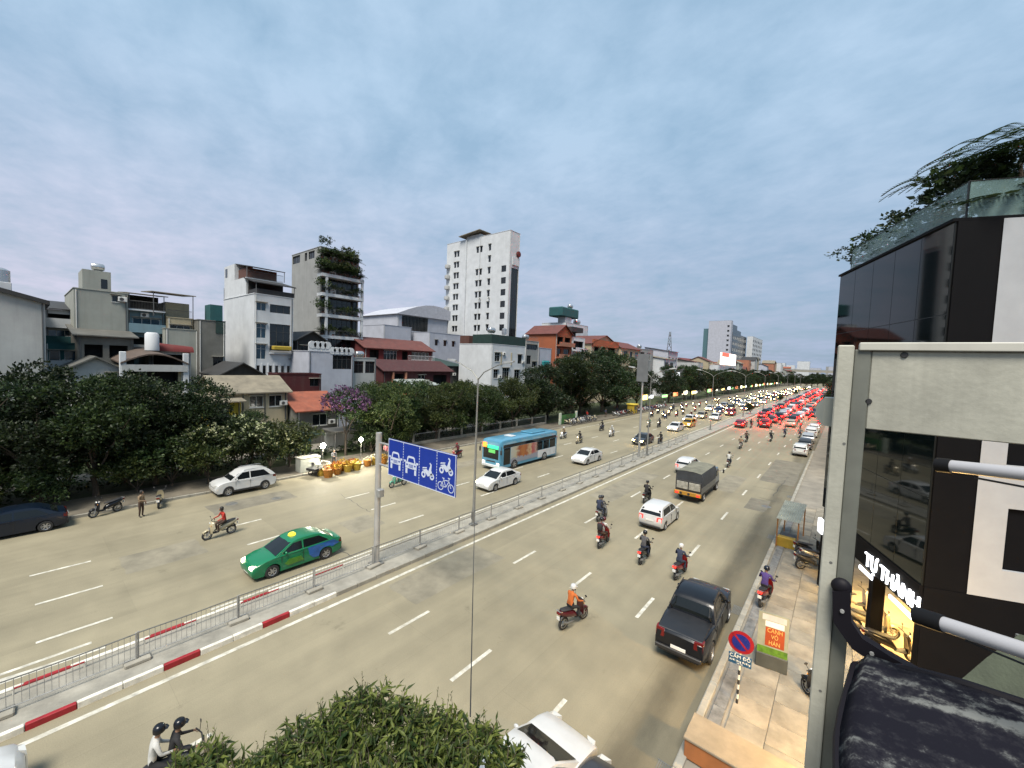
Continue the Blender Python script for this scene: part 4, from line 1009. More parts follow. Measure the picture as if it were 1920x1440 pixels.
def facade(mb, p0, d, n, width, z0, z1, holes, dep=.18):
    """wall sheet from p0 along d with real openings and reveals; n is the outward normal"""
    us = sorted({0, width} | {h[0] for h in holes} | {h[1] for h in holes}); zs = sorted({z0, z1} | {h[2] for h in holes} | {h[3] for h in holes})
    P = lambda u, z, k=0.0: (p0[0] + d[0] * u - n[0] * k, p0[1] + d[1] * u - n[1] * k, z)
    for ua, ub in zip(us, us[1:]):
        for za, zb in zip(zs, zs[1:]):
            um, zm = (ua + ub) / 2, (za + zb) / 2
            if any(h[0] < um < h[1] and h[2] < zm < h[3] for h in holes): continue
            mb.face([P(ua, za), P(ub, za), P(ub, zb), P(ua, zb)])
    for h in holes:
        a, b, za, zb = h[:4]
        for q in (((a, za), (b, za)), ((b, za), (b, zb)), ((b, zb), (a, zb)), ((a, zb), (a, za))):
            mb.face([P(*q[0]), P(*q[1]), P(*q[1], dep), P(*q[0], dep)])
def window(root, p0, d, n, h, dep=.18):
    """one window in an opening: frame with mullions, its pane a sub-part. h = (u0,u1,z0,z1,style)"""
    a, b, za, zb = h[:4]; st = h[4] if len(h) > 4 else 'w'
    def bar(mb, ua, ub, z_a, z_b, k0, k1):
        c = [(p0[0] + d[0] * u - n[0] * k, p0[1] + d[1] * u - n[1] * k) for u, k in ((ua, k0), (ub, k0), (ub, k1), (ua, k1))]
        mb.loft([[(x, y, z_a) for x, y in c], [(x, y, z_b) for x, y in c]])
    if st == 'o':
        mb = MB(); bar(mb, a, b, za, zb, dep + 1.2, dep + 1.25); bar(mb, a, b, zb - .02, zb, dep, dep + 1.2); bar(mb, a, b, za, za + .02, dep, dep + 1.2); bar(mb, a, a + .02, za, zb, dep, dep + 1.2); bar(mb, b - .02, b, za, zb, dep, dep + 1.2)
        return mb.build('opening', dark_in, root)
    t = .05; mb = MB(); f0, f1 = dep * .55, dep * .95
    for q in ((a, b, za, za + t), (a, b, zb - t, zb), (a, a + t, za + t, zb - t), (b - t, b, za + t, zb - t)): bar(mb, *q, f0, f1)
    nm = max(0, int((b - a) / 1.0))
    for i in range(nm): u = a + (b - a) * (i + 1) / (nm + 1); bar(mb, u - .022, u + .022, za + t, zb - t, f0 + .01, f1)
    if zb - za > 1.6: bar(mb, a + t, b - t, za + (zb - za) * .7 - .02, za + (zb - za) * .7 + .02, f0 + .012, f1)
    fr = mb.build('window', frd if st in 'dg' else frw, root)
    pn = MB(); bar(pn, a + .01, b - .01, za + .01, zb - .01, f1 - .02, f1 + .005)
    pn.build('pane', glassblue if st == 'b' else glassb, fr, fix=True)
    if st in 'wbd' and zb - za < 3 and b - a < 4:
        hd = MB(); bar(hd, a - .15, b + .15, zb + .06, zb + .14, -.32, .02); hd.build('window_hood', conc, fr)
    if st == 'w':
        sl = MB(); bar(sl, a - .06, b + .06, za - .07, za, -.08, .05); sl.build('sill', frw, fr)
    return fr
def house(name, label, xf, y0, y1, dep, h, wm, front=(), side=(), z0=0.0, roof='flat', rm=None, par=.5, cat='building', group=None, rdep=.18):
    """front looks to +X (the street), the near side wall looks to -Y"""
    root = empty(name, (xf, y0, 0), 0, label, cat, group)
    w = y1 - y0; mb = MB()
    F = dict(p0=(0, 0), d=(0, 1), n=(1, 0)); S_ = dict(p0=(-dep, 0), d=(1, 0), n=(0, -1))
    facade(mb, F['p0'], F['d'], F['n'], w, z0, h, front, rdep); facade(mb, S_['p0'], S_['d'], S_['n'], dep, z0, h, side, rdep)
    mb.face([(-dep, 0, z0), (-dep, w, z0), (-dep, w, h), (-dep, 0, h)]); mb.face([(-dep, w, z0), (0, w, z0), (0, w, h), (-dep, w, h)])
    mb.build('wall', wm, root)
    for q in front: window(root, F['p0'], F['d'], F['n'], q, rdep)
    for q in side: window(root, S_['p0'], S_['d'], S_['n'], q, rdep)
    if y0 < 200:
        q = random.Random(int(y0 * 10 + h))
        for u in (.18, w - .18): MB().tube((.05, u, z0), (.05, u, h - .1), .05, n=5).build('drain_pipe', frw if q.random() < .5 else railm, root)
        for f in front:
            if f[1] - f[0] < 2.6 and q.random() < .45 and f[2] > 2: acunit(root, 0.0, min(w - .9, f[1] + .1), f[2] + .1)
    if roof == 'flat':
        MB().face([(-dep, 0, h - par), (0, 0, h - par), (0, w, h - par), (-dep, w, h - par)]).build('roof', W_conc, root)
        cop = MB()
        for x0_, x1_, ya, yb in ((-.12, .06, -.06, w + .06), (-dep - .06, -dep + .12, -.06, w + .06), (-dep + .12, -.12, -.06, .12), (-dep + .12, -.12, w - .12, w + .06)): cop.box(x0_, x1_, ya, yb, h, h + .10)
        cop.build('parapet_coping', wm, root)
    elif roof == 'shed':      # slopes down towards the street
        MB().loft([[(-dep - .3, -.4, h + dep * .16), (-dep - .3, w + .4, h + dep * .16), (-dep - .3, w + .4, h + dep * .16 + .12), (-dep - .3, -.4, h + dep * .16 + .12)], [(.5, -.4, h - .02), (.5, w + .4, h - .02), (.5, w + .4, h + .10), (.5, -.4, h + .10)]]).build('roof', rm, root)
        MB().face([(-dep, 0, h), (0, 0, h), (-dep, 0, h + dep * .16)]).build('gable', wm, root)
    elif roof == 'gable':     # ridge along X, gable to the street
        rh = min(2.7, w * .30)
        for s in (0, 1):
            ye, ym = (-.4, w / 2) if s == 0 else (w + .4, w / 2)
            MB().loft([[(-dep - .3, ye, h - .24), (-dep - .3, ym, h + rh), (-dep - .3, ym, h + rh + .14), (-dep - .3, ye, h - .10)], [(.5, ye, h - .24), (.5, ym, h + rh), (.5, ym, h + rh + .14), (.5, ye, h - .10)]]).build('roof', rm, root)
        MB().face([(0, 0, h), (0, w, h), (0, w / 2, h + rh)]).build('gable', wm, root)
    elif roof == 'ridge':     # ridge along Y, slope to the street
        rh = dep * .22
        for s in (0, 1):
            xe, xm = (.5, -dep / 2) if s == 0 else (-dep - .5, -dep / 2)
            MB().loft([[(xe, -.4, h - .2), (xm, -.4, h + rh), (xm, -.4, h + rh + .14), (xe, -.4, h - .06)], [(xe, w + .4, h - .2), (xm, w + .4, h + rh), (xm, w + .4, h + rh + .14), (xe, w + .4, h - .06)]]).build('roof', rm, root)
        MB().face([(-dep, 0, h), (0, 0, h), (-dep / 2, 0, h + rh)]).build('gable', wm, root)
    return root
def tank(root, x, y, z, r=.6, l=1.5, vert=False):
    mb = MB()
    if vert: mb.lathe([(.05, l + .25), (r * .5, l + .18), (r, l), (r, 0), (.01, 0)], 14, (x, y, z + .5))
    else: mb.lathe([(.02, -l / 2 - .12), (r * .8, -l / 2 - .05), (r, -l / 2 + .1), (r, l / 2 - .1), (r * .8, l / 2 + .05), (.02, l / 2 + .12)], 14, (x, y, z + .5 + r), 'y')
    mb.build('water_tank', tankst, root, True, 45)
    b = MB()
    for sx in (-.4, .4):
        for sy in (-.5, .5): b.tube((x + sx * r * 1.2, y + sy * l * .6, z), (x + sx * r * 1.2, y + sy * l * .6, z + .6), .04, n=4)
    b.build('tank_stand', railm, root)
def rail(root, pts, z, h=1.0, step=.14, m=None, nm='balcony_railing'):
    mb = MB()
    for (x0, y0), (x1, y1) in zip(pts, pts[1:]):
        mb.tube((x0, y0, z + h), (x1, y1, z + h), .03, n=4); mb.tube((x0, y0, z + .08), (x1, y1, z + .08), .02, n=4)
        n = max(2, int(math.hypot(x1 - x0, y1 - y0) / step))
        for i in range(n + 1):
            t = i / n; mb.tube((x0 + (x1 - x0) * t, y0 + (y1 - y0) * t, z), (x0 + (x1 - x0) * t, y0 + (y1 - y0) * t, z + h), .011, n=4)
    return mb.build(nm, m or railm, root)
def balcony(root, y0, y1, z, out=1.0, wm=None, solid=False, sl=.16):
    MB().box(0.002, out, y0, y1, z - sl, z).build('balcony_slab', wm or W_white, root)
    if solid: MB().box(out - .12, out - .002, y0 + .002, y1 - .002, z + .002, z + .95).build('balcony_parapet', wm or W_white, root)
    else: rail(root, [(.05, y0 + .05), (out - .05, y0 + .05), (out - .05, y1 - .05), (.05, y1 - .05)], z)
def acunit(root, x, y, z):
    b = MB().bevbox(x - .02, x + .32, y, y + .8, z, z + .55, .03).build('air_conditioner', frw, root)
    MB().lathe([(.001, 0), (.2, 0), (.2, .01)], 14, (x + .325, y + .32, z + .28), 'x').build('fan_grille', frd, b)
def grid(us, rows, w, h, st='w'):
    return [(u, u + w, z, z + h, st) for u in us for z in rows]

# B1 plain pale block at the picture's edge
b = house('pale_house', 'plain pale grey house with dark sloping roof edge at the left end of the row', -60, -9.5, 1.9, 14, 15.0, W_pale, roof=None)
MB().loft([[(-14, -.3, 17.9), (.35, -.3, 17.9), (.35, -.3, 18.3), (-14, -.3, 18.3)], [(-14, 11.7, 14.6), (.35, 11.7, 14.6), (.35, 11.7, 15.0), (-14, 11.7, 15.0)]]).build('roof', R_dark, b)
MB().face([(0, 0, 15), (0, 11.4, 15), (0, 0, 17.9)]).build('gable', W_pale, b)
MB().bevbox(-1.6, -.4, 8.2, 9.4, 15.3, 16.4, .03).build('tank_base', W_white, b); tank(b, -1.0, 8.8, 15.9, .55, 1.1, True)
# B2 white and teal terraces behind
b = house('terraced_house', 'white and teal house with stacked balconies squeezed between two grey blocks', -73, 2.3, 4.7, 10, 15.0, W_white, [(.2, 2.2, 13.6, 14.5, 'o'), (.2, 2.2, 11.3, 12.6, 'b')], roof='shed', rm=R_dark)
balcony(b, 0, 2.4, 13.0, .7, W_white, True); balcony(b, 0, 2.4, 10.9, .9, W_teal, True)
b = house('lower_terraced_house', 'low teal fronted house with white ledge below the stacked balconies', -66, 2.0, 4.6, 6, 11.0, W_teal, [(.3, 1.1, 8.6, 10.2, 'b'), (1.4, 2.3, 8.6, 10.2, 'b')])
balcony(b, 0, 2.6, 8.2, .7, W_white, True)
# B3 grey green block with stair tower
b = house('stair_tower_block', 'grey green blank walled block with stair tower and steel tank on top', -68, 4.3, 8.8, 13, 17.3, W_green, [(3.1, 3.75, 16.2, 17.0, 'w')], roof='flat')
MB().box(-4.5, -.002, .7, 3.05, 17.4, 19.6).build('stair_tower', W_green, b); MB().box(-.06, .004, 2.2, 2.75, 17.6, 18.7).build('stair_window', glassb, b); tank(b, -1.5, 2.1, 19.3, .42, 1.0)
b = house('balcony_block', 'pale blue fronted block with sheltered roof terrace beside the stair tower', -69, 8.85, 12.4, 12, 15.6, W_blue, [(.5, 3.1, 13.2, 14.6, 'b'), (.4, 3.2, 10.6, 12.2, 'o')], roof='flat')
balcony(b, 0, 3.5, 12.9, 1.0, W_blue, True); balcony(b, 0, 3.5, 15.6, .9, W_white, False); balcony(b, 0, 3.5, 10.3, 1.0, W_grey, True)
MB().box(-5, -2.6, .2, 3.4, 15.6, 17.6).build('roof_room', W_dark, b); MB().loft([[(-5.4, -.2, 18.0), (-5.4, 3.8, 18.0), (-5.4, 3.8, 18.1), (-5.4, -.2, 18.1)], [(.9, -.2, 17.45), (.9, 3.8, 17.45), (.9, 3.8, 17.55), (.9, -.2, 17.55)]]).build('terrace_roof', R_tan, b)
for y in (.1, 3.4): MB().tube((.7, y, 15.6), (.7, y, 17.5), .05, n=5).build('post', railm, b)
acunit(b, 0, 1.2, 14.7); acunit(b, 0, 2.3, 12.3)
b = house('cream_terrace_house', 'cream house with tall open roof terrace and beige metal canopy', -68, 12.5, 15.2, 12, 14.9, W_cream, [(.3, 2.4, 12.4, 14.0, 'w')], roof='flat')
MB().box(-6, -1.5, .1, 2.6, 14.9, 17.0).build('roof_room', W_cream, b); MB().loft([[(-6.3, -1.6, 18.4), (-6.3, 2.9, 18.4), (-6.3, 2.9, 18.5), (-6.3, -1.6, 18.5)], [(.6, -1.6, 17.9), (.6, 2.9, 17.9), (.6, 2.9, 18.0), (.6, -1.6, 18.0)]]).build('terrace_roof', R_tan, b)
for y in (-1.4, 2.6): MB().tube((.4, y, 14.9), (.4, y, 18), .05, n=5).build('post', railm, b)
rail(b, [(-.1, .05), (-.1, 2.6)], 14.9)
b = house('green_block_annexe', 'blank pale green wall below the cream terrace house', -66.5, 12.0, 15.4, 1.4, 13.4, W_green, roof='flat')
# B4 concrete shell with dark bays
b = house('concrete_shell', 'low concrete building with dark open bays in front of the grey green block', -63, 4.2, 8.6, 8, 11.9, W_conc, [(.5, 1.9, 9.6, 11.0, 'o'), (2.4, 3.9, 9.6, 11.0, 'o')], roof='shed', rm=R_grey)
house('shed_house', 'small pale house with shallow grey gable roof behind the park trees', -57.5, 3.2, 6.9, 7, 8.6, W_pale, [(2.6, 3.3, 6.6, 8.2, 'd')], roof='gable', rm=R_grey)
# B5 brown curved roof with white columns and tank
b = house('tiled_house', 'small house with curved brown tiled roof and white corner columns', -57, 7.0, 11.9, 8, 8.9, W_cream, [(.5, 4.4, 6.6, 8.5, 'o')], roof=None)
rings = []
for i in range(9):
    t = i / 8; y = -.3 + 5.5 * t; rings.append([(-8, y, 9.5 + 1.3 * math.sin(PI * t)), (.7, y, 9.15 + 1.0 * math.sin(PI * t)), (.7, y, 9.3 + 1.0 * math.sin(PI * t)), (-8, y, 9.65 + 1.3 * math.sin(PI * t))])
MB().loft(rings).build('roof', M('roof_brown', (.085, .060, .047), .8, var=.2, bump=.4, bscale=6, streak=.2), b, True, 30); MB().box(.05, .65, -.2, 5.1, 8.4, 9.1).build('fascia', W_pale, b)
for y in (-.1, 5.0): MB().bevbox(.1, .5, y - .25, y + .25, 6, 10.4, .04).build('column', W_white, b)
MB().lathe([(.45, 2.0), (.62, 1.8), (.64, 0), (.001, 0)], 16, (-3, 2.7, 10.6)).build('roof_tank', W_white, b, True, 45)
b = house('red_canopy_house', 'house with rounded red canopy behind the tiled house', -61, 9.6, 13.4, 6, 10.6, W_pale, [(.4, 3.4, 8.4, 10.2, 'o')], roof='flat')
MB().loft([[(.9 * math.cos(PI * k / 10) - .4, -.2, 10.6 + 1.0 * math.sin(PI * k / 10)) for k in range(11)], [(.9 * math.cos(PI * k / 10) - .4, 4.0, 10.5 + .7 * math.sin(PI * k / 10)) for k in range(11)]], closed=False).build('canopy', W_red, b, True, 60, False)
# B6 stained wall and teal box
b = house('stained_house', 'narrow house with dark stained concrete wall beside the tall white house', -66, 15.3, 18.3, 12, 14.8, W_conc, [(1.6, 2.7, 8.4, 10, 'd')], roof='flat')
MB().box(-2.5, -.05, 1.3, 2.7, 14.9, 17.0).build('roof_cabin', W_teal, b); MB().box(.01, .06, 1.9, 3.0, 13.2, 14.9).build('stain_sheet', R_green, b)
b = house('hip_roof_house', 'low house with dark pitched roof in front of the tall white house', -58, 15.6, 20.2, 7, 8.0, W_dark, [(1, 2, 6.2, 7.4, 'd')], roof='gable', rm=R_dark)
# B8 tall white house with blue windows
fr8 = [(.25, 1.5, 16.8, 17.95, 'b'), (.25, 1.5, 12.9, 15.0, 'b'), (.25, 1.5, 9.9, 12.0, 'b'), (2.0, 4.8, 16.7, 17.9, 'g'), (2.0, 4.8, 11.2, 15.1, 'g')] + [(.25 + i * .82, .25 + i * .82 + .46, 5.8, 9.0, 'g') for i in range(6)]
b = house('tall_white_house', 'tall narrow white house with blue windows and dark pergolas on its roof', -65, 21.5, 26.7, 13.4, 19.1, W_white, fr8, [(1.2, 2.0, 17.5, 18.6, 'w')] if False else [], roof='flat')
MB().box(-13.4, -3.6, .1, 5.1, 19.2, 21.8).build('upper_storey', W_white, b); MB().box(-13.4, -8.6, .1, 2.6, 21.8, 24.3).build('stair_tower', W_white, b); MB().box(-12.8, -11.9, .06, .1, 22.6, 23.9).build('stair_window', glassb, b)
MB().box(-8.5, -4.6, .6, 4.6, 21.85, 23.4).build('roof_room', W_brown, b)
MB().loft([[(-9, .3, 24.3), (-9, 5.3, 24.3), (-9, 5.3, 24.42), (-9, .3, 24.42)], [(-3.2, .3, 23.3), (-3.2, 5.3, 23.3), (-3.2, 5.3, 23.42), (-3.2, .3, 23.42)]]).build('pergola_roof', R_dark, b)
MB().loft([[(-4, -.1, 21.6), (-4, 5.4, 21.6), (-4, 5.4, 21.75), (-4, -.1, 21.75)], [(.5, -.1, 20.6), (.5, 5.4, 20.6), (.5, 5.4, 20.75), (.5, -.1, 20.75)]]).build('canopy', R_dark, b)
MB().box(-3.5, .02, .3, 5.3, 19.25, 19.9).build('terrace_screen', R_dark, b); MB().box(-3.4, -3.2, .3, 5.0, 19.9, 21.4).build('terrace_back', W_dark, b)
for y in (.1, 5.2):
    MB().tube((.35, y, 19.2), (.35, y, 20.65), .05, n=4).build('post', railm, b); MB().tube((-3.3, y, 21.8), (-3.3, y, 23.3), .05, n=4).build('post', railm, b)
rail(b, [(-3.5, .1), (-3.5, 5.1)], 21.8)
balcony(b, 1.9, 5.0, 10.9, .5, W_white, False); MB().tube((-13.2, 0, 19), (-13.2, 0, 21), .03, n=4).build('pipe', railm, b)
for k in range(7): MB().bevbox(.0, .16, .02 + k * .82, .24 + k * .82, 5.5, 9.25, .02).build('pilaster', W_white, b)
MB().bevbox(.3, 1.2, 2.1, 4.6, 11.3, 11.9, .1).build('planter', W_yel, b)  # yellow box stands in for a yellow sign reflected in the glazing
# B9 grey house with planted balconies
lv = (14.4, 18.2, 21.9, 25.3)
b = house('planted_balcony_house', 'tall grey house with white balcony slabs full of plants and roof garden', -74, 35.0, 42.4, 12, 30.2, W_grey, [(.3, 7.1, z + .25, z + 3.2, 'g') for z in lv[:3]] + [(.4, 7, 10.6, 13.9, 'g')], [(.4, 3.6, 28.4, 29.9, 'g'), (5.6, 6.6, 28.4, 29.9, 'g'), (7.2, 9.6, 28.5, 29.9, 'g')], roof='flat')
PLANT_SPOTS = []
for z in lv:
    balcony(b, -.6, 7.45, z, 1.9, W_white, False, .55)
    PLANT_SPOTS += [(-74 + 1.4, 35 + y, z, s) for y, s in ((-.2, 1.5), (.6, 1.1), (1.8, .9), (3.1, .8), (4.3, 1.0), (5.4, .8), (6.6, 1.0))]
    MB().bevbox(.6, 1.4, 1.1, 2.2, z + .002, z + .9, .04).build('planter', W_white, b)
MB().bevbox(1.5, 1.86, .1, .55, 8, 25.2, .03).build('column', W_white, b); MB().bevbox(1.5, 1.86, 7.0, 7.4, 8, 25.2, .03).build('column', W_white, b)
PLANT_SPOTS += [(-72.4 - rnd.uniform(0, .6), 34.8 + i * .5, 25.3 + rnd.uniform(0, .3), rnd.uniform(.9, 1.5)) for i in range(15)] + [(-73.3, 34.9 + i * .8, 27.9 + rnd.uniform(0, .4), rnd.uniform(.9, 1.6)) for i in range(9)] + [(-74.5, 36, 30, 1.3), (-74.5, 40.2, 29.2, 1.3), (-75, 37.8, 29.0, 1.2)]
MB().box(-6, -.9, .6, 6.8, 25.4, 28.0).build('garden_room', W_grey, b)
# B10 white villa with ornate parapet; brick hut
b = house('dark_hut', 'dark brick house with brown hipped roof between the white and grey towers', -66, 27.6, 32.4, 7, 13.0, W_dark, [(.6, 1.8, 10.8, 12.2, 'd'), (2.4, 3.8, 10.8, 12.2, 'd')], roof='gable', rm=R_dark)
b = house('ornate_white_villa', 'old white villa with scalloped parapet in front of the planted balconies', -59, 26.4, 33.2, 8, 11.3, W_lav, [(3.5, 6.5, 8.8, 10.9, 'g')], [(1, 2.2, 8.4, 10, 'w')])
for k in range(9): MB().lathe([(.001, -.1), (.55, -.1), (.55, .1), (.001, .1)], 14, (-.05, .5 + k * .73, 11.35 + (.9 if k < 4 else .2)), 'x').build('scallop', W_white, b)
MB().box(-.22, -.002, 0, 3.2, 11.4, 12.3).build('parapet', W_white, b)
b = house('lattice_house', 'grey white house with large lattice windows beside the ornate villa', -59.5, 33.3, 37.4, 8, 10.6, W_pale, [(.2, 1.9, 8.2, 10.1, 'g'), (2.2, 3.9, 8.2, 10.1, 'g')], roof='flat')
tank(b, -1.5, 2, 10.2, .5, 1.2)
# B12 low houses by the park
b = house('beige_shophouse', 'long low beige house with grey roof and grid of shutters by the park', -51.5, 13.6, 20.6, 7, 6.4, W_cream, [(.5, 1.9, 4.4, 5.7, 'w'), (3.0, 4.4, 4.6, 5.9, 'w'), (5.0, 6.4, 4.6, 5.9, 'w'), (.8, 2.0, .3, 2.6, 'd'), (3.4, 5.4, .3, 2.7, 'd')], roof='ridge', rm=R_tan)
for k in range(4): MB().box(.01, .07, .1 + k * 2.2, .2 + k * 2.2, 3.0, 6.3).build('post', frd, b)
house('yellow_house', 'small yellow house with tan roof half hidden by the park trees', -50.0, 12.4, 15.3, 4, 5.5, W_yel, [(.6, 1.4, 3.4, 4.6, 'd')], roof='shed', rm=R_tan)
house('orange_roof_house', 'low house with wide orange roof behind the parked white car', -49.5, 20.9, 26.0, 8, 4.2, W_conc, [(1.8, 3.6, 2.2, 3.6, 'w')], roof='ridge', rm=R_orange)
b = house('red_panel_house', 'house with dark red metal front above the orange roof', -55, 20.8, 26.3, 3, 8.2, W_maroon, [(4.0, 5.2, 6.6, 7.6, 'd')], roof='flat')
# B11 red brown terraces
b = house('red_terrace_house', 'red brown roofed house with pillared terrace left of the white warehouse', -69, 41.0, 57.0, 9, 12.6, W_red, [(1, 3, 10.4, 12.2, 'o'), (4, 7, 10.4, 12.2, 'w'), (8.2, 9.6, 10.4, 12.2, 'o'), (10.5, 15, 10.6, 12.2, 'w')], roof='ridge', rm=R_rust)
rail(b, [(.9, 9), (.9, 15.8)], 10.4, m=W_white); MB().box(.01, 1.0, .2, 15.8, 10.1, 10.35).build('balcony_slab', W_orange, b)
b = house('maroon_roof_house', 'maroon roofed house with pale porch arch in front of the red terrace', -62, 40.5, 56.2, 8, 8.6, W_maroon, [(2, 4.2, 6.0, 8.0, 'o'), (7.4, 9.0, 6.2, 7.8, 'w'), (11, 14.5, 5.8, 7.8, 'o')], roof='ridge', rm=M('roof_maroon', (.05, .012, .013), .8, var=.2, streak=.3))
for y in (1.6, 4.3): MB().bevbox(.02, .4, y, y + .35, 3, 8.3, .03).build('porch_pillar', W_pink, b)
house('pale_awning_shop', 'small shop with pale metal awning below the maroon roof', -57, 42.5, 48.5, 5, 6.2, W_orange, [(1.2, 5.2, 3.0, 5.4, 'w')], roof='shed', rm=M('roof_pale', (.28, .31, .30), .6, var=.15, streak=.2))
house('dark_shed_roof_house', 'house with long dark green shed roof below the warehouse', -66, 57.5, 63.5, 10, 9.5, W_dark, [(1, 2.5, 7.4, 8.8, 'd')], roof='shed', rm=R_green)
# B13 lavender warehouse
b = house('lavender_warehouse', 'pale lavender building with long louvred window and curved roof left of the tower', -95, 66.0, 84.0, 18, 23.0, W_lav, [(1.4, 10.4, 18.6, 22.6, 'g')], roof=None)
MB().loft([[(-18, y, 22.9 + 3.6 * math.sin(PI * min(1, max(0, (y + .5) / 26)))) for y in (-.5, 3, 6, 9, 12, 15, 18.5)] + [(-18, 18.5, 22.8), (-18, -.5, 22.8)], [(.6, y, 22.9 + 3.6 * math.sin(PI * min(1, max(0, (y + .5) / 26)))) for y in (-.5, 3, 6, 9, 12, 15, 18.5)] + [(.6, 18.5, 22.8), (.6, -.5, 22.8)]]).build('roof', M('roof_lavender', (.36, .37, .42), .7, var=.1, streak=.15), b)
for k in range(18): MB().box(-.1, .02, 1.6 + k * .49, 1.66 + k * .49, 18.6, 22.6).build('louvre', frd, b)
house('lavender_annexe', 'low pale lavender annexe in front of the warehouse', -90, 58.5, 67.0, 10, 19.0, W_lav, [], roof='flat')
house('blank_wall_building', 'long blank pale blue wall under the tower', -84, 68, 86, 8, 17.8, W_lav, [(2, 3, 14.5, 16, 'd'), (5, 6, 14.5, 16, 'd'), (8, 9, 14.5, 16, 'd')], roof='flat')
# B14 tower
rows = [16.6 + 3.35 * i for i in range(9)]
sd14 = []
for i, z in enumerate(rows):
    sd14 += [(3.6, 4.5, z, z + 1.7, 'd'), (4.9, 5.8, z, z + 1.7, 'd')]
    if i != 7: sd14 += [(13.4, 14.3, z, z + 1.7, 'd'), (14.9, 15.8, z, z + 1.7, 'd')]
    sd14 += [(18.4, 19.3, z, z + 1.8, 'd')]
    if i < 7: sd14 += [(23.6, 25.4, z - .1, z + 1.7, 'g')]
b = house('white_tower', 'tall white office tower with rows of small dark windows', -75.5, 89, 93.4, 26.5, 48.0, W_white, [(1.0, 4.2, 8, 37.8, 'g')], sd14, roof='flat')
MB().box(-17.6, -17.2, -.35, -.003, 0, 47.9).build('pilaster', W_white, b); MB().box(-11.8, -11.5, -.25, -.003, 0, 47.9).build('pilaster', W_white, b)
MB().loft([[(-20, -1.2, 49.0), (-11, -1.2, 49.7), (-11, -1.2, 49.9), (-20, -1.2, 49.2)], [(-20, 4, 49.0), (-11, 4, 49.7), (-11, 4, 49.9), (-20, 4, 49.2)]]).build('roof_canopy', R_tan, b); MB().box(-18, -12, .4, 3.6, 47.5, 49.1).build('lift_house', W_white, b)
MB().lathe([(.001, 0), (.85, .1), (.85, .5), (.001, .6)], 12, (.05, 3.6, 42.0), 'x').build('red_emblem', W_red, b); MB().box(.02, .3, 1.2, 4.2, 38.6, 40.8).build('sign_board', W_white, b)
for i, z in enumerate(rows[2:8]):
    MB().lathe([(.001, 0), (.9, .05), (.95, .5), (.9, 1.1), (.001, 1.15)], 12, (-25.6, -.3, z + .1)).build('round_balcony', W_pale, b, True, 40)
for z in rows[4:5]:
    for u in (-11.0, -7.3): acunit(b, u, -.9, z - .8)
# B15 white house with green roof band
b = house('white_corner_house', 'white three storey house with dark green roof band and lit window', -56, 61.5, 72.8, 9.5, 14.4, W_white, [(1.0, 2.6, 10.9, 12.7, 'w'), (8.6, 10.0, 10.6, 12.6, 'd'), (.8, 2.2, 7.4, 9.2, 'w'), (3.6, 5.8, 7.2, 9.6, 'w'), (7.6, 9.4, 7.2, 9.2, 'w'), (1, 1.8, 4.6, 5.6, 'w'), (4, 8, 3.6, 5.6, 'd')], roof='flat')
MB().box(-5.5, -.05, -.05, 11.2, 14.55, 16.4).build('roof_band', R_green, b); MB().box(-9.4, -6.6, .0, 2.4, 14.55, 16.2).build('brick_room', W_brown, b); tank(b, -3, 3, 16.4, .6, 1.6); tank(b, -3, 7.2, 16.4, .55, 1.2, True); acunit(b, 0, 3.4, 12.3)
for y in (2.9, 6.2): MB().box(.01, .14, y, y + .25, 10.2, 12.9).build('shutter', W_cream, b)
# B16 slim house with turquoise awning
b = house('slim_grey_house', 'slim grey house with roof terrace right of the white corner house', -58, 75.2, 80.6, 9, 16.0, W_grey, [(.6, 4.6, 14.0, 15.2, 'd'), (.8, 2.4, 10.6, 12.6, 'g'), (3, 4.6, 9.8, 11.2, 'w')], roof='flat'); tank(b, -2, 2.6, 15.9, .6, 1.6); rail(b, [(-.1, .1), (-.1, 5.2)], 16)
b = house('blue_grey_house', 'pale blue grey house with turquoise screen beside the slim house', -58, 80.8, 86.2, 9, 14.6, W_lav, [(.7, 1.6, 7, 8.2, 'w')], roof='flat'); MB().bevbox(.05, .6, 1.0, 4.2, 8.6, 11.6, .3).build('turquoise_screen', M('turquoise', (.01, .17, .18), .5, var=.15), b); rail(b, [(1.0, 4.4), (1.0, 5.4), (.1, 5.4)], 9, 2.4)
# B17 orange houses
b = house('orange_house', 'orange house with red mansard roof above the trees', -60, 91.0, 99.2, 10, 19.0, W_orange, [(.8, 3.6, 16.2, 18.2, 'o'), (4.4, 7.4, 16.2, 18.2, 'o'), (.8, 2.6, 13.0, 15.0, 'd'), (4, 6.8, 13, 15, 'd'), (2, 3, 10, 11.8, 'd'), (5, 6, 10, 11.8, 'd')], roof='gable', rm=R_rust)
balcony(b, .2, 8, 15.8, 1.2, W_pink, True); balcony(b, .2, 8, 12.6, 1.2, W_pink, True)
b = house('white_balcony_house', 'white house with dark terrace roof beside the orange house', -60, 99.4, 106.4, 10, 18.6, W_white, [(.6, 6.2, 15.2, 17.6, 'o'), (1, 5, 11.8, 14, 'o')], roof='flat'); balcony(b, .2, 6.8, 14.8, 1.2, W_white, True)
MB().box(-8, -.5, .4, 6.6, 20.2, 21.6).build('terrace_roof', R_dark, b); MB().box(-6, -2, 2, 5, 18.7, 20.2).build('roof_room', W_dark, b)
b = house('orange_gable_house', 'orange house with wide brown gable in the middle of the row', -58, 106.6, 124.6, 10, 17.4, W_cream, [(2, 5, 14, 16.4, 'o'), (7, 9, 13.8, 16.6, 'o'), (11, 16, 13.8, 16.6, 'o')], roof='gable', rm=R_rust); MB().box(.02, .5, .5, 17.5, 16.6, 18.6).build('gable_panel', W_orange, b)
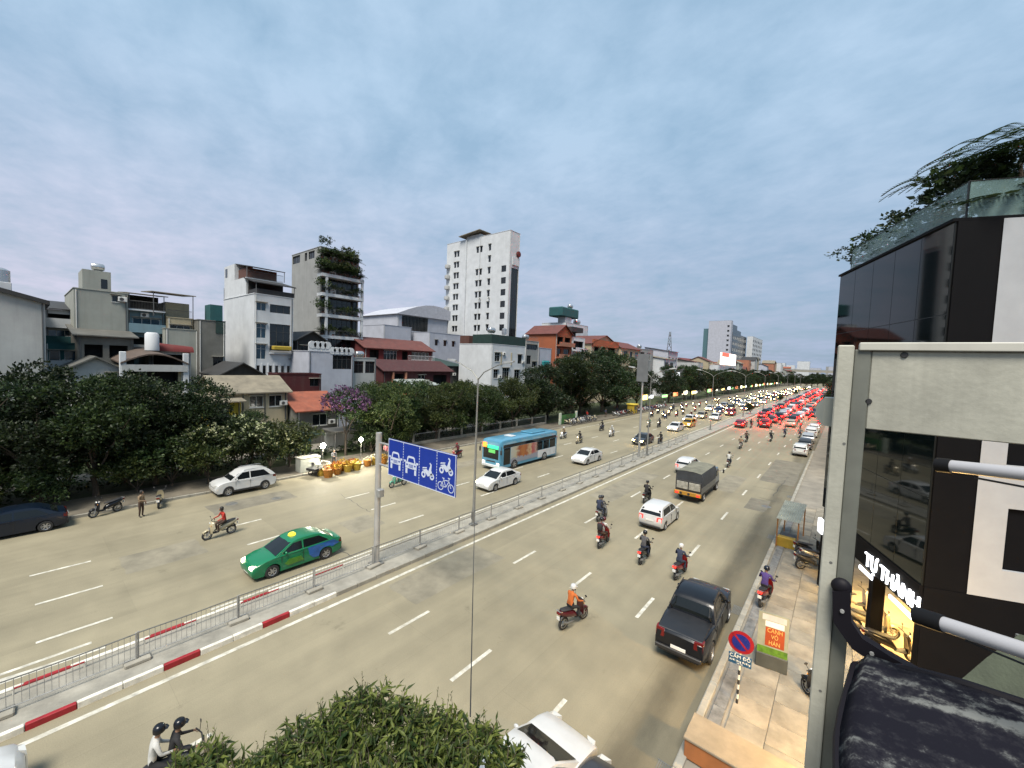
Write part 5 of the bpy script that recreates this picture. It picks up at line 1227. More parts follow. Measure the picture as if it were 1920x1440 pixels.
b = house('teal_tank_house', 'white house carrying a teal roof cabin behind the orange gable', -74, 118, 133, 10, 25.0, W_white, [(2, 5, 20.5, 22.5, 'd')], roof='flat'); MB().bevbox(-6, -.5, -2.0, 9, 27, 30.2, .3).build('teal_cabin', W_teal, b); MB().box(-4, -1, 1, 5, 25, 27).build('cabin_base', W_white, b); tank(b, -3, 12, 25, .9, 2.6); tank(b, -3, 7, 30.2, .7, 1.8)
b = house('red_roof_villa', 'cream villa with dark red roof at the end of the orange row', -57, 125, 141, 10, 17.0, W_cream, [(2, 5, 13.6, 16, 'd'), (7, 9, 13.6, 16, 'd'), (11, 14, 13.6, 16.0, 'w')], roof='ridge', rm=R_rust)
b = house('grey_terrace_house', 'grey terrace house with pinkish parapet beyond the red roof villa', -58, 141.5, 156, 10, 17.5, W_grey, [(2, 6, 13.6, 16.4, 'o'), (8, 12, 13.6, 16.4, 'w'), (3, 6, 9, 12, 'd')], roof='flat'); tank(b, -3, 8, 17.5, .7, 1.8)
b = house('white_sign_house', 'white house with square black and white sign beyond the terrace', -54, 157, 170, 10, 14.4, W_white, [(1, 5, 10.8, 13.2, 'g'), (7, 11, 10.8, 13.2, 'g'), (2, 10, 5, 8.5, 'd')], roof='shed', rm=R_tan)
MB().bevbox(2.0, 2.4, 8.4, 12.2, 5.6, 9.4, .05).build('sign_board', emat('sign_white_lit', (.85, .87, .9), .5), b); MB().box(2.39, 2.45, 9.5, 11.2, 6.6, 8.4).build('sign_mark', trimb, b)

# far fabric of the city
def city():
    walls = [W_white, W_grey, W_pale, W_cream, W_lav, W_pink, W_green, W_conc]; NM = dict(zip([m.name for m in walls], ('white', 'grey', 'pale grey', 'cream', 'lavender', 'pinkish', 'grey green', 'raw concrete'))); roofs = [R_rust, R_grey, R_dark, R_orange, R_tan]
    y = 172.0; k = 0
    while y < 640:
        w = rnd.uniform(6, 13); h = rnd.uniform(9, 16.5) if rnd.random() < .8 else rnd.uniform(17, 21)
        fl = [z for z in (3.8, 7.1, 10.4, 13.7, 17) if z + 1.9 < h]
        fr = [(u, u + 1.6, z, z + 1.7, rnd.choice('wdg')) for z in fl for u in ((1.0, w - 2.8) if w < 9 else (1, w / 2 - .8, w - 2.8))] if y < 330 else []
        wl_, rf_ = rnd.choice(walls), rnd.choice(('flat', 'flat', 'ridge', 'gable', 'shed'))
        o = house('street_house', '%s %s house with %s roof in the far row along the left pavement' % ('tall' if h > 16.5 else 'low' if h < 11 else 'mid height', NM[wl_.name], rf_), -54 - rnd.uniform(0, 5), y, y + w - .3, 10, h, wl_, fr, roof=rf_, rm=rnd.choice(roofs), group='far row of street houses')
        y += w
    for k in range(46):
        xx = -rnd.uniform(85, 190); yy = rnd.uniform(125, 640)
        h = rnd.uniform(12, 20)
        house('back_street_house', 'house in the far jumble of roofs behind the street row', xx, yy, yy + rnd.uniform(7, 14), 12, h, rnd.choice(walls), [(1, 5, h - 3.4, h - 1.4, 'd')] if yy < 330 else [], roof=rnd.choice(('flat', 'ridge', 'gable')), rm=rnd.choice(roofs), group='far jumble of roofs')
    y = 52.0
    while y < 560:
        w = rnd.uniform(5, 9); h = rnd.uniform(9, 15)
        root = house('kerbside_house', 'house in the row along the right pavement beyond the dark glass building', 2.0 + 10, y, y + w - .2, 10, h, rnd.choice(walls), [], roof='flat', group='houses along the right pavement')
        fl = [z for z in (.4, 4, 7.2, 10.4) if z + 2 < h]
        for z in fl:
            MB().box(-10.05, -9.98, .8, w - 1.2, z, z + 2.1).build('window', glassb if z > 1 else emat('shop_glow_warm', (1, .72, .36), .8), root)
        y += w
    # slab block, apartment tower, sign building
    house('slab_office_block', 'big blank grey slab block on the skyline', -97, 480, 488, 22, 64, W_lav, [], [(18.5, 20.5, 12 + 5 * i, 14 + 5 * i, 'd') for i in range(10)], roof='flat')
    gb = M('glass_block', (.03, .037, .046), .25, var=.25, scale=.15)
    o = house('glass_stepped_block', 'stepped dark glass block beside the grey slab', -96.6, 488.2, 566, 20, 52, gb, grid([2 + 9.5 * i for i in range(8)], [13 + 6.5 * i for i in range(6)], 7, 3.6, 'w'), [], roof='flat'); MB().box(-19, -1, .2, 26, 52, 61).build('upper_step', gb, o); MB().box(-19, -1, 26.2, 48, 52, 56.5).build('middle_step', gb, o)
    house('teal_slim_tower', 'slim dark teal tower at the left of the grey slab', -119.4, 482, 492, 5, 56, M('teal_far', (.06, .13, .15), .6, var=.1), [], roof='flat')
    house('apartment_tower', 'pale apartment tower with rows of dark balconies on the skyline', -88.8, 560, 631, 6, 53, W_white, grid([3 + 11.5 * i for i in range(6)], [10 + 5.2 * i for i in range(8)], 6, 2.8, 'd'), [], roof='flat')
    b = house('lit_sign_building', 'white building with glowing white and red sign below the slab block', -50, 225, 262, 10, 13.5, W_white, [], roof='flat'); MB().box(.1, .8, 2, 36, 13.9, 20).build('lit_sign', emat('sign_glow', (1, .93, .85), .45), b); MB().box(.82, .9, 2, 18, 18, 20).build('red_sign_band', emat('sign_red_glow', (1, .10, .05), .3), b); MB().box(-3, .05, 0, 37, 8.5, 9.5).build('ledge', W_dark, b)
    # skyline beyond the flyover
    for k in range(44):
        xx, yy = -330 + k * 12 + rnd.uniform(-4, 4), rnd.uniform(680, 1150); h = rnd.uniform(12, 30)
        house('distant_house', 'pale distant house on the skyline beyond the flyover', xx, yy, yy + 14, rnd.uniform(10, 16), h, rnd.choice((W_lav, W_grey, W_pale, W_white)), [], roof='flat', group='distant houses beyond the flyover')
    # lit shop signs along the far left pavement
    sg = [emat('shop_sign_%d' % i, c, e) for i, (c, e) in enumerate((((1, .80, .25), .7), ((.9, .95, 1), .8), ((.35, .85, .3), .4), ((1, .3, .12), .5), ((1, .9, .6), 1.0)))]
    for k in range(34):
        yy = 100 + k * 9 + rnd.uniform(-2, 2); w = rnd.uniform(2, 5)
        o = empty('shop_sign', (-39.5 - rnd.uniform(0, 1.5), yy, .1), 0, 'glowing shop sign on the far left pavement', 'shop sign', 'glowing shop signs on the far left pavement')
        MB().bevbox(-.1, .1, 0, w, 2.4, 2.4 + rnd.uniform(.6, 1.3), .03).build('lit_panel', sg[k % 5], o)
        for y in (.2, w - .2): MB().tube((0, y, 0), (0, y, 2.4), .05, n=5).build('post', dsteel, o)
    b = house('red_roofed_hall', 'long hall with bright red roof at the foot of the slab block', -66, 236, 272, 14, 14, W_white, [], roof='ridge', rm=W_red)
city()
def pylon():
    root = empty('power_pylon', (-110, 330, 0), R(20), 'lattice power pylon rising beyond the rooftops', 'pylon')
    mb = MB(); H = 40
    for sx in (-1, 1):
        for sy in (-1, 1): mb.tube((sx * 3.6, sy * 3.6, 0), (sx * .5, sy * .5, H), .28, .14, 4)
    for i in range(9):
        z0, z1 = H * i / 9, H * (i + 1) / 9; a, c = 3.6 - 3.1 * i / 9, 3.6 - 3.1 * (i + 1) / 9
        for s in (-1, 1):
            mb.tube((-a, s * a, z0), (c, s * c, z1), .12, n=4); mb.tube((a, s * a, z0), (-c, s * c, z1), .12, n=4); mb.tube((s * a, -a, z0), (s * c, c, z1), .12, n=4)
    mb.build('mast', dsteel, root)
    for z, l in ((24, 8.5), (30, 7), (36, 5)): MB().tube((0, -l, z), (0, l, z), .22, n=4).tube((0, -l, z), (0, 0, z + 2.2), .12, n=4).tube((0, l, z), (0, 0, z + 2.2), .12, n=4).build('cross_arm', dsteel, root)
pylon()
def flyover():
    root = empty('flyover', (0, 640, 0), 0, 'grey road flyover crossing the far end of the street', 'bridge')
    MB().box(-150, 200, -5, 5, 13.0, 15.0).build('deck', conc, root)
    for s in (-1, 1): MB().box(-150, 200, s * 4.8 - .15, s * 4.8 + .15, 15.002, 16.2).build('parapet', W_grey, root)
    for x in range(-140, 200, 28): MB().bevbox(x - 1, x + 1, -3, 3, 0, 13, .2).build('pier', conc, root)
flyover()
# ------------------------------------------------------------------ trees and plants
bark = M('bark', (.075, .058, .042), .95, var=.3, scale=3, bump=.8, bscale=9)
LF_dark = leafmat('leaf_dark', (.007, .017, .007), (.036, .060, .018)); LF_mid = leafmat('leaf_mid', (.010, .024, .009), (.055, .085, .022)); LF_olive = leafmat('leaf_olive', (.014, .030, .009), (.085, .105, .026)); LF_light = leafmat('leaf_light', (.04, .075, .018), (.15, .19, .045)); LF_purple = leafmat('blossom_purple', (.05, .018, .06), (.24, .11, .23)); LF_flower = leafmat('blossom_white', (.26, .29, .13), (.46, .46, .32)); LF_front = leafmat('leaf_front', (.016, .038, .008), (.18, .215, .048), .45)
def leaf(mb, p, d, n, L_, w, fold=.25, droop=.0):
    """one leaf: a folded, tapered blade of four faces"""
    s = d.cross(n)
    if s.length < 1e-3: s = Vector((1, 0, 0))
    s.normalize(); n = s.cross(d).normalized()
    b = len(mb.v); m1 = p + d * L_ * .4 - Vector((0, 0, droop * .3)); e = p + d * L_ - Vector((0, 0, droop))
    mb.v += [tuple(p), tuple(m1 + s * w * .5 + n * w * fold), tuple(m1), tuple(m1 - s * w * .5 + n * w * fold), tuple(e)]
    for q in ((0, 1, 2), (0, 2, 3), (2, 1, 4), (3, 2, 4)): mb.f.append(tuple(b + i for i in q)); mb.m.append(0)
def card(mb, p, d, n, L_, w):
    s = d.cross(n)
    if s.length < 1e-3: s = Vector((1, 0, 0))
    s.normalize(); b = len(mb.v); m1 = p + d * L_ * .45 + n * w * .12
    mb.v += [tuple(p), tuple(m1 + s * w * .5), tuple(p + d * L_), tuple(m1 - s * w * .5)]
    mb.f.append((b, b + 1, b + 2, b + 3)); mb.m.append(0)
def rv(r):
    while True:
        v = Vector((r.uniform(-1, 1), r.uniform(-1, 1), r.uniform(-1, 1)))
        if .05 < v.length < 1: return v.normalized()
def crown_mesh(nm, blobs, n, size, m, seed, low=.2):
    r = random.Random(seed); mb = MB()
    tot = sum(b[1] ** 2 for b in blobs)
    for c, R_ in [(b[0], b[1]) for b in blobs]:
        c = Vector(c)
        # twigs with leaf sprays; leaves thin out towards the inside so that gaps stay open
        k = int(n * R_ * R_ / tot)
        for i in range(max(1, k // 9)):
            d = rv(r)
            if d.z < -low and r.random() < .7: d.z = abs(d.z)
            base = c + Vector((d.x, d.y, d.z * .78)) * R_ * r.uniform(.62, 1.08)
            ax = (d + rv(r) * .7 + Vector((0, 0, .25))).normalized()
            for j in range(9):
                p = base + rv(r) * size * r.uniform(.2, 1.7)
                dd = (ax + rv(r) * .9).normalized()
                card(mb, p, dd, rv(r), size * r.uniform(.7, 1.5), size * r.uniform(.45, .85))
    return mb.mesh(nm, m, fix=False)
def tree_mesh(kind, seed, H, spread, m, n=5200, size=.24, tr=.16, base=.32):
    r = random.Random(seed); tk = MB(); blobs = []
    top = H * base
    tk.path([(0, 0, -.1), (r.uniform(-.08, .08), r.uniform(-.08, .08), top * .5), (r.uniform(-.15, .15), r.uniform(-.15, .15), top)], [tr * 1.25, tr, tr * .85], 8)
    nl = 6
    for i in range(nl):
        a = 2 * PI * i / nl + r.uniform(-.5, .5); ln = spread * r.uniform(.40, 1.08); z = top + (H - top) * r.uniform(.16, .86)
        e = Vector((math.cos(a) * ln, math.sin(a) * ln, z)); mid = Vector((e.x * .45, e.y * .45, top + (z - top) * .45 + .2))
        tk.path([(0, 0, top * .92), mid, e], [tr * .55, tr * .36, tr * .12], 6)
        blobs.append((e, spread * r.uniform(.26, .52)))
        for q in range(2):
            e2 = mid + Vector((r.uniform(-1, 1), r.uniform(-1, 1), r.uniform(.3, 1))) * spread * .45
            tk.path([mid, e2], [tr * .22, tr * .07], 5); blobs.append((e2, spread * r.uniform(.24, .40)))
    tk.path([(0, 0, top), (r.uniform(-.3, .3), r.uniform(-.3, .3), H * .82)], [tr * .6, tr * .12], 6)
    blobs += [((r.uniform(-.4, .4) * spread, r.uniform(-.4, .4) * spread, H - spread * .42), spread * .46), ((r.uniform(-.3, .3) * spread, r.uniform(-.3, .3) * spread, H * .68), spread * .55)]
    return tk.mesh('trunk', bark, True, 60), crown_mesh('crown', blobs, n, size, m, seed + 1)
TP = {
    'dark': [tree_mesh('d', 1, 8.6, 3.5, LF_dark, 12500, .20, .16, .20), tree_mesh('d', 5, 8.6, 3.7, LF_dark, 12500, .20, .16, .22), tree_mesh('d', 9, 8.6, 3.4, LF_mid, 12500, .20, .16, .18)],
    'olive': [tree_mesh('o', 21, 8.2, 3.5, LF_olive, 12500, .20, .16, .18), tree_mesh('o', 25, 8.2, 3.4, LF_mid, 12500, .20, .16, .16), tree_mesh('o', 29, 8.2, 3.6, LF_olive, 12500, .20, .16, .18)],
    'tall': [tree_mesh('t', 41, 14, 5.2, LF_dark, 14000, .34, .24, .12), tree_mesh('t', 45, 14, 5.4, LF_dark, 14000, .34, .24, .13), tree_mesh('t', 49, 14, 5.0, LF_mid, 14000, .34, .24, .12)],
    'shrub': [tree_mesh('s', 61, 5.0, 2.2, LF_olive, 4600, .22, .09, .12), tree_mesh('s', 65, 5.0, 2.3, LF_mid, 4600, .22, .09, .12)],
    'purple': [tree_mesh('p', 81, 7.4, 2.5, LF_mid, 3000, .2, .12)],
}
def tree(kind, i, x, y, label, s=1.0, rz=None, group=None, name='street_tree', sxy=1.0):
    root = empty(name, (x, y, 0.0), rnd.uniform(0, 6.28) if rz is None else rz, label, 'tree', group)
    root.scale = (s * sxy, s * sxy, s)
    t, c = TP[kind][i % len(TP[kind])]
    link(bpy.data.objects.new('trunk', t), root)
    return link(bpy.data.objects.new('crown', c), root).parent
G_ = 'park trees'
tree('dark', 0, -42.2, -3.6, 'dark leafy tree at the left edge of the picture behind the navy car', 1.05, .3, G_)
tree('dark', 1, -41.5, .8, 'broad dark tree just right of the left edge over the navy car', 1.06, 1.2, G_)
tree('dark', 2, -41.0, 3.5, 'dark forked tree standing behind the parked black motorbike', 1.02, 2.1, G_)
tree('dark', 0, -41.8, 6.9, 'tall dark tree in front of the tiled house with white columns', 1.06, 3.3, G_)
tree('dark', 1, -42.6, 9.9, 'dark tree in front of the yellow house', .95, 4.2, G_)
tree('dark', 2, -46, 5.2, 'dark tree deeper in the park behind the standing person', 1.02, 5.0, G_)
tree('dark', 0, -46.5, .2, 'dark tree deeper in the park behind the navy car', 1.0, .9, G_)
tree('olive', 1, -45.5, 14.9, 'green tree behind the flowering shrubs by the beige house', .62, 1.0, G_)
for k, (x, y, s, l) in enumerate(((-39.2, 9.7, 1.0, 'flowering shrub with pale blossoms behind the front of the parked white car'), (-39.4, 12.1, 1.08, 'bushy flowering shrub behind the tail of the parked white car'), (-39.6, 14.4, .95, 'leafy shrub with pale flowers left of the market lamps'))):
    o = tree('shrub', k, x, y, l, s, k * 1.7, 'flowering shrubs at the kerb', 'flowering_shrub')
    r = random.Random(100 + k); mb = MB()
    for i in range(60):
        d = rv(r); d.z = abs(d.z); p = Vector((0, 0, 2.9)) + Vector((d.x * 2.0, d.y * 2.0, d.z * 2.1)) * r.uniform(.85, 1.05)
        for j in range(7): card(mb, p + rv(r) * .09, rv(r), rv(r), .16, .13)
    mb.build('blossom', LF_flower, o, fix=False)['kind'] = 'stuff'
o = tree('purple', 0, -41.5, 22.6, 'purple flowering tree over the flower stall', 1.0, .5, None, 'blossom_tree')
r_ = random.Random(7); mb = MB()
for i in range(150):
    d = rv(r_); d.z = abs(d.z) * .9 + .1; p = Vector((0, 0, 5.0)) + Vector((d.x * 2.6, d.y * 2.6, d.z * 2.5)) * r_.uniform(.8, 1.05)
    for j in range(9): card(mb, p + rv(r_) * .2, rv(r_), rv(r_), .22, .17)
mb.build('blossom', LF_purple, o, fix=False)['kind'] = 'stuff'
for k, (x, y, s) in enumerate(((-40.5, 27.3, .92), (-42.0, 31.0, 1.0), (-41, 34.8, .96), (-42.2, 38.8, .9), (-41, 43.2, .86), (-42.4, 47.6, .86), (-42.5, 52.4, .98), (-45.8, 29, .95), (-46, 36.5, .9), (-46, 45, .85))):
    tree('olive', k, x, y, ('olive green tree right of the blossom tree behind the blue sign', 'rounded green tree behind the blue sign', 'green tree behind the left end of the bus', 'green tree behind the front half of the bus', 'green tree behind the middle of the bus', 'green tree behind the tail of the bus', 'tall green tree beyond the tail of the bus', 'green tree set back behind the blue sign', 'green tree set back behind the bus front', 'green tree set back below the white corner house')[k], s, k * 1.3, 'trees behind the bus', sxy=1.08)
for k, (x, y, s) in enumerate(((-43, 58.5, .72), (-44, 65, .78), (-43, 71.5, .90), (-45, 79, 1.02), (-44, 87.5, 1.08), (-44.5, 97, 1.0), (-43.5, 107, .88))):
    tree('tall', k, x, y, ('first of the tall dark trees beyond the bus', 'tall dark tree beside the green banner', 'tall dark tree over the parked motorbikes', 'broad dark tree in front of the blue grey house', 'tallest dark tree in front of the orange house', 'tall dark tree in front of the white balcony house', 'dark tree left of the tall lamp post')[k], s, k * 1.1, 'tall trees below the orange houses', sxy=1.15)
FT = [(-42 - rnd.uniform(0, 4), 128 + i * 9.5 + rnd.uniform(-2, 2)) for i in range(30)]
for i, (x, y) in enumerate(FT): tree('tall', i, x, y, 'dark tree in the far row along the left pavement', rnd.uniform(.72, .9), None, 'far row of street trees')
for i in range(14): tree('tall', i + 1, rnd.uniform(-1.2, .2), 128 + i * 13, 'tree along the far right pavement', rnd.uniform(.6, .8), None, 'trees along the far right pavement')
for i in range(22): tree('tall', i, -44 + i * 2.3, 395 + (i * 37) % 90, 'tree closing the far end of the street', rnd.uniform(.6, .95), None, 'trees closing the far end of the street')
for i in range(4): tree('olive', i, -18.2, 118 + i * 60, 'small tree on the far median', .35, None, 'small trees on the far median')

# potted and balcony plants
def frond_plant(nm, seed, n=14, L_=1.0, m=LF_mid):
    r = random.Random(seed); mb = MB()
    for i in range(n):
        a = r.uniform(0, 6.28); el = r.uniform(.35, 1.3); d = Vector((math.cos(a) * math.cos(el), math.sin(a) * math.cos(el), math.sin(el)))
        for j in range(14):
            t = (j + 1) / 14; p = Vector((0, 0, .1)) + d * L_ * t - Vector((0, 0, .55 * t * t * L_))
            for s in (-1, 1):
                sd_ = d.cross(Vector((0, 0, 1))).normalized() * s
                card(mb, p, (sd_ + d * .5 - Vector((0, 0, .35))).normalized(), Vector((0, 0, 1)), .32 * L_ * (1.1 - t * .6), .06 * L_)
    return mb.mesh(nm, m, fix=False)
FR = [frond_plant('foliage', 3), frond_plant('foliage', 8, 18, 1.0, LF_dark)]
BUSH = [crown_mesh('foliage', [((0, 0, .5), .5), ((.25, .1, .75), .35), ((-.2, -.2, .8), .3)], 420, .13, m, sd_) for m, sd_ in ((LF_dark, 5), (LF_mid, 6), (LF_olive, 7))]
pot = MB().lathe([(.001, 0), (.16, 0), (.22, .3), (.24, .32), (.19, .32), (.001, .28)], 12).mesh('pot', M('pot_clay', (.13, .05, .03), .8), True, 40)
for i, (x, y, z, s) in enumerate(PLANT_SPOTS):
    root = empty('balcony_plant', (x, y, z), rnd.uniform(0, 6), 'potted plant on the planted balcony house', 'plant', 'plants on the balcony house')
    link(bpy.data.objects.new('pot', pot), root)
    f = link(bpy.data.objects.new('foliage', FR[i % 2] if i % 3 == 0 else BUSH[i % 3]), root); f.location = (0, 0, .25); f.scale = (s * 1.5, s * 1.5, s * 1.4)

# foreground treetop below the camera
def front_tree():
    root = empty('foreground_tree', (-6.15, 4.45, -.95), 0, 'leafy treetop with drooping leaves at the bottom of the picture', 'tree')
    r = random.Random(3); tk = MB(); lf = MB()
    tk.path([(0, 0, .85), (.1, .05, 1.8), (-.05, .1, 2.9)], [.19, .16, .13], 9)
    tips = []
    # crown as lobes: centre, radius
    tops = [((-7.9, 2.85, 3.27), .5), ((-7.57, 3.28, 3.7), .6), ((-7.18, 3.75, 3.99), .65), ((-6.77, 4.23, 4.23), .7), ((-6.12, 4.63, 4.14), .7), ((-5.48, 5.02, 4.05), .65), ((-4.86, 5.39, 3.92), .6), ((-4.33, 5.55, 3.74), .45), ((-6.48, 3.54, 3.9), .75), ((-5.46, 4.38, 3.96), .75), ((-4.72, 4.72, 3.8), .65), ((-6.84, 2.98, 3.6), .7), ((-9.2, 1.78, 3.05), .45), ((-8.87, 2.19, 3.25), .5), ((-8.17, 2.5, 3.2), .5), ((-5.52, 3.57, 4.0), .8)]
    lobes = [((x + 6.15, y - 4.45, z - R_ * .92 + .95), R_) for (x, y, z), R_ in tops]
    for c, R_ in lobes:
        c = Vector(c); tk.path([(0, 0, 2.7), Vector((c.x * .4, c.y * .4, 3.1)), c], [.08, .05, .02], 6)
        n = int(230 * R_ * R_)
        for i in range(n):
            d = rv(r)
            if d.z < -.35: d.z = -d.z
            e = c + Vector((d.x, d.y, d.z * .9)) * R_ * r.choice((r.uniform(.5, .9), r.uniform(.8, 1.02), r.uniform(.9, 1.28)))
            s = c + (e - c) * .45; tk.path([s, e], [.010, .004], 4)
            ax = (e - c).normalized()
            # spray of drooping leaves
            for j in range(11):
                p = s + (e - s) * r.uniform(.35, 1.0) + rv(r) * .03
                dd = (ax * .5 + rv(r) * .85 + Vector((0, 0, -.55))).normalized()
                leaf(lf, p, dd, (Vector((0, 0, 1)) + rv(r) * .5).normalized(), r.uniform(.12, .27), r.uniform(.036, .07), .2, r.uniform(.0, .05))
            if d.z > .5 and r.random() < .26:
                h = r.uniform(.12, .34); q = e + Vector((r.uniform(-.05, .05), r.uniform(-.05, .05), h)); tk.path([e, q], [.005, .003], 4)
                for j in range(4): leaf(lf, q - Vector((0, 0, h * .2 * j)), (rv(r) * .6 + Vector((0, 0, .8))).normalized(), rv(r), .06, .02)
    tk.build('trunk', bark, root, True, 60); lf.build('crown', LF_front, root, fix=False)
front_tree()
# understorey between the park trunks
US = [(-40.0, -7), (-40.3, -4.6), (-39.9, -1.9), (-40.2, 1.0), (-40.0, 5.6), (-40.3, 7.6), (-40.4, 16.4), (-40.6, 25.2), (-40.4, 28.6), (-43.5, -5), (-44, -1.5), (-43.2, 2.2), (-44, 5.4), (-43.4, 8.4), (-44.2, 11.3), (-43, 26.5), (-43.6, 30.5), (-43.2, 34), (-43.8, 37.5), (-43.2, 41), (-43.9, 44.5), (-43.4, 48), (-44, 51.5), (-44.2, 55), (-44, 60), (-45, 66), (-45, 73), (-45.5, 82), (-45, 91), (-45.5, 100)]
for i, (x, y) in enumerate(US):
    tree('shrub', i, x, y, 'dark undergrowth bush between the trunks along the park', rnd.uniform(.5, .92), None, 'undergrowth bushes along the park', 'park_bush', 1.25)
# lawn tufts and hedge line along the park kerb
def hedge():
    r = random.Random(44); mb = MB()
    for i in range(2600):
        p = Vector((-42.3 - r.random() * 1.0, -8 + r.random() * 60, .15 + r.random() * .75)); card(mb, p, (rv(r) + Vector((0, 0, .5))).normalized(), rv(r), .26, .16)
    o = mb.build('hedge', LF_dark, fix=False); tag(o, 'low ragged hedge running along the park lawn', 'hedge', None, 'stuff')
hedge()
# ------------------------------------------------------------------ street furniture
# median fence: panels about three metres long between concrete feet
def fence():
    bars = MB(); 
    for i in range(1, 20): bars.tube((0, i * .146, .30), (0, i * .146, 1.12), .007, n=4)
    bars = bars.mesh('bars', steel)
    topr = MB().path([(0, .02, 1.14), (0, .75, 1.125), (0, 1.46, 1.115), (0, 2.2, 1.125), (0, 2.90, 1.14)], .020, 6).mesh('top_rail', dsteel, True); lowr = MB().tube((0, .02, .30), (0, 2.90, .30), .016, n=5).mesh('bottom_rail', steel, True); pst = MB().tube((0, 0, .2), (0, 0, 1.18), .026, n=6).mesh('post', steel, True)
    foot = MB().bevbox(-.22, .22, -.34, .34, .12, .26, .03).mesh('concrete_foot', conc)
    ORD = ('first', 'second', 'third', 'fourth', 'fifth', 'sixth', 'seventh', 'eighth', 'ninth')
    for k in range(-2, 22):
        y = 2.5 + 2.98 * (k - 1)
        big = k < 9
        root = empty('fence_panel', (-18.05, y, 0), R(rnd.uniform(-.8, .8)), ('%s steel fence panel counted from the left edge of the picture' % ORD[k + 2] if k < 7 else 'thin steel fence panel beyond the first lamp post on the median'), 'fence panel', 'steel fence panels along the median')
        for nm, me in (('top_rail', topr), ('bottom_rail', lowr), ('bars', bars)):
            o = link(bpy.data.objects.new(nm, me), root)
            if nm == 'bars': o['kind'] = 'stuff'
        for yy in (0.0, 2.92):
            o = link(bpy.data.objects.new('post', pst), root); o.location = (0, yy, 0)
        f = link(bpy.data.objects.new('concrete_foot', foot), root); f.location = (0, -.03, 0); f.rotation_euler = (0, 0, rnd.uniform(-.1, .1))
fence()
# low white guard pipe with red lengths near the start of the median
gp = empty('guard_pipe', (-18.95, 0, 0), 0, 'low red and white guard pipe along the far edge of the median', 'guard rail')
for k in range(-2, 8):
    y = k * 1.5 - .2
    MB().tube((0, y, .32), (0, y + 1.5, .32), .028, n=6).build('pipe', kred if k % 2 == 0 else kwhite, gp); MB().tube((0, y, .12), (0, y, .32), .025, n=5).build('post', kwhite, gp)

def lamp(y, label, double=True):
    root = empty('street_lamp', (-18.2, y, .12), 0, label, 'street lamp', 'lamp posts along the median')
    MB().bevbox(-.22, .22, -.22, .22, 0, .10, .02).build('base_plate', dsteel, root)
    MB().lathe([(.11, .1), (.11, 1.1), (.085, 1.2), (.045, 9.6)], 10, cap=False).build('pole', M('lamp_pole_grey', (.22, .22, .205), .5, .4, var=.1), root, True, 60)
    MB().box(-.05, .05, -.15, -.11, .4, .9).build('service_hatch', dsteel, root)
    for s in (-1, 1):
        a = MB().path([(0, 0, 9.5), (s * .5, 0, 10.0), (s * 1.7, 0, 10.5), (s * 2.2, 0, 10.62)], [.038, .034, .03, .026], 6).build('arm', MATS['lamp_pole_grey'], root, True, 60)
        h = MB().loft([[(s * 2.1, -.10, 10.58), (s * 2.1, .10, 10.58), (s * 2.1, .08, 10.70), (s * 2.1, -.08, 10.70)], [(s * 2.45, -.16, 10.62), (s * 2.45, .16, 10.62), (s * 2.45, .12, 10.78), (s * 2.45, -.12, 10.78)], [(s * 2.9, -.10, 10.70), (s * 2.9, .10, 10.70), (s * 2.9, .07, 10.78), (s * 2.9, -.07, 10.78)]]).build('lamp_head', steel, a, True, 40)
LAB = ['tall double armed lamp post right of the blue lane sign', 'tall double armed lamp post with a grey board beside the dark trees', 'third lamp post along the median above the oncoming headlamps', 'fourth lamp post along the median']
for i in range(9): lamp(18.8 + 30 * i, LAB[i] if i < 4 else 'far double armed lamp post over the traffic jam')

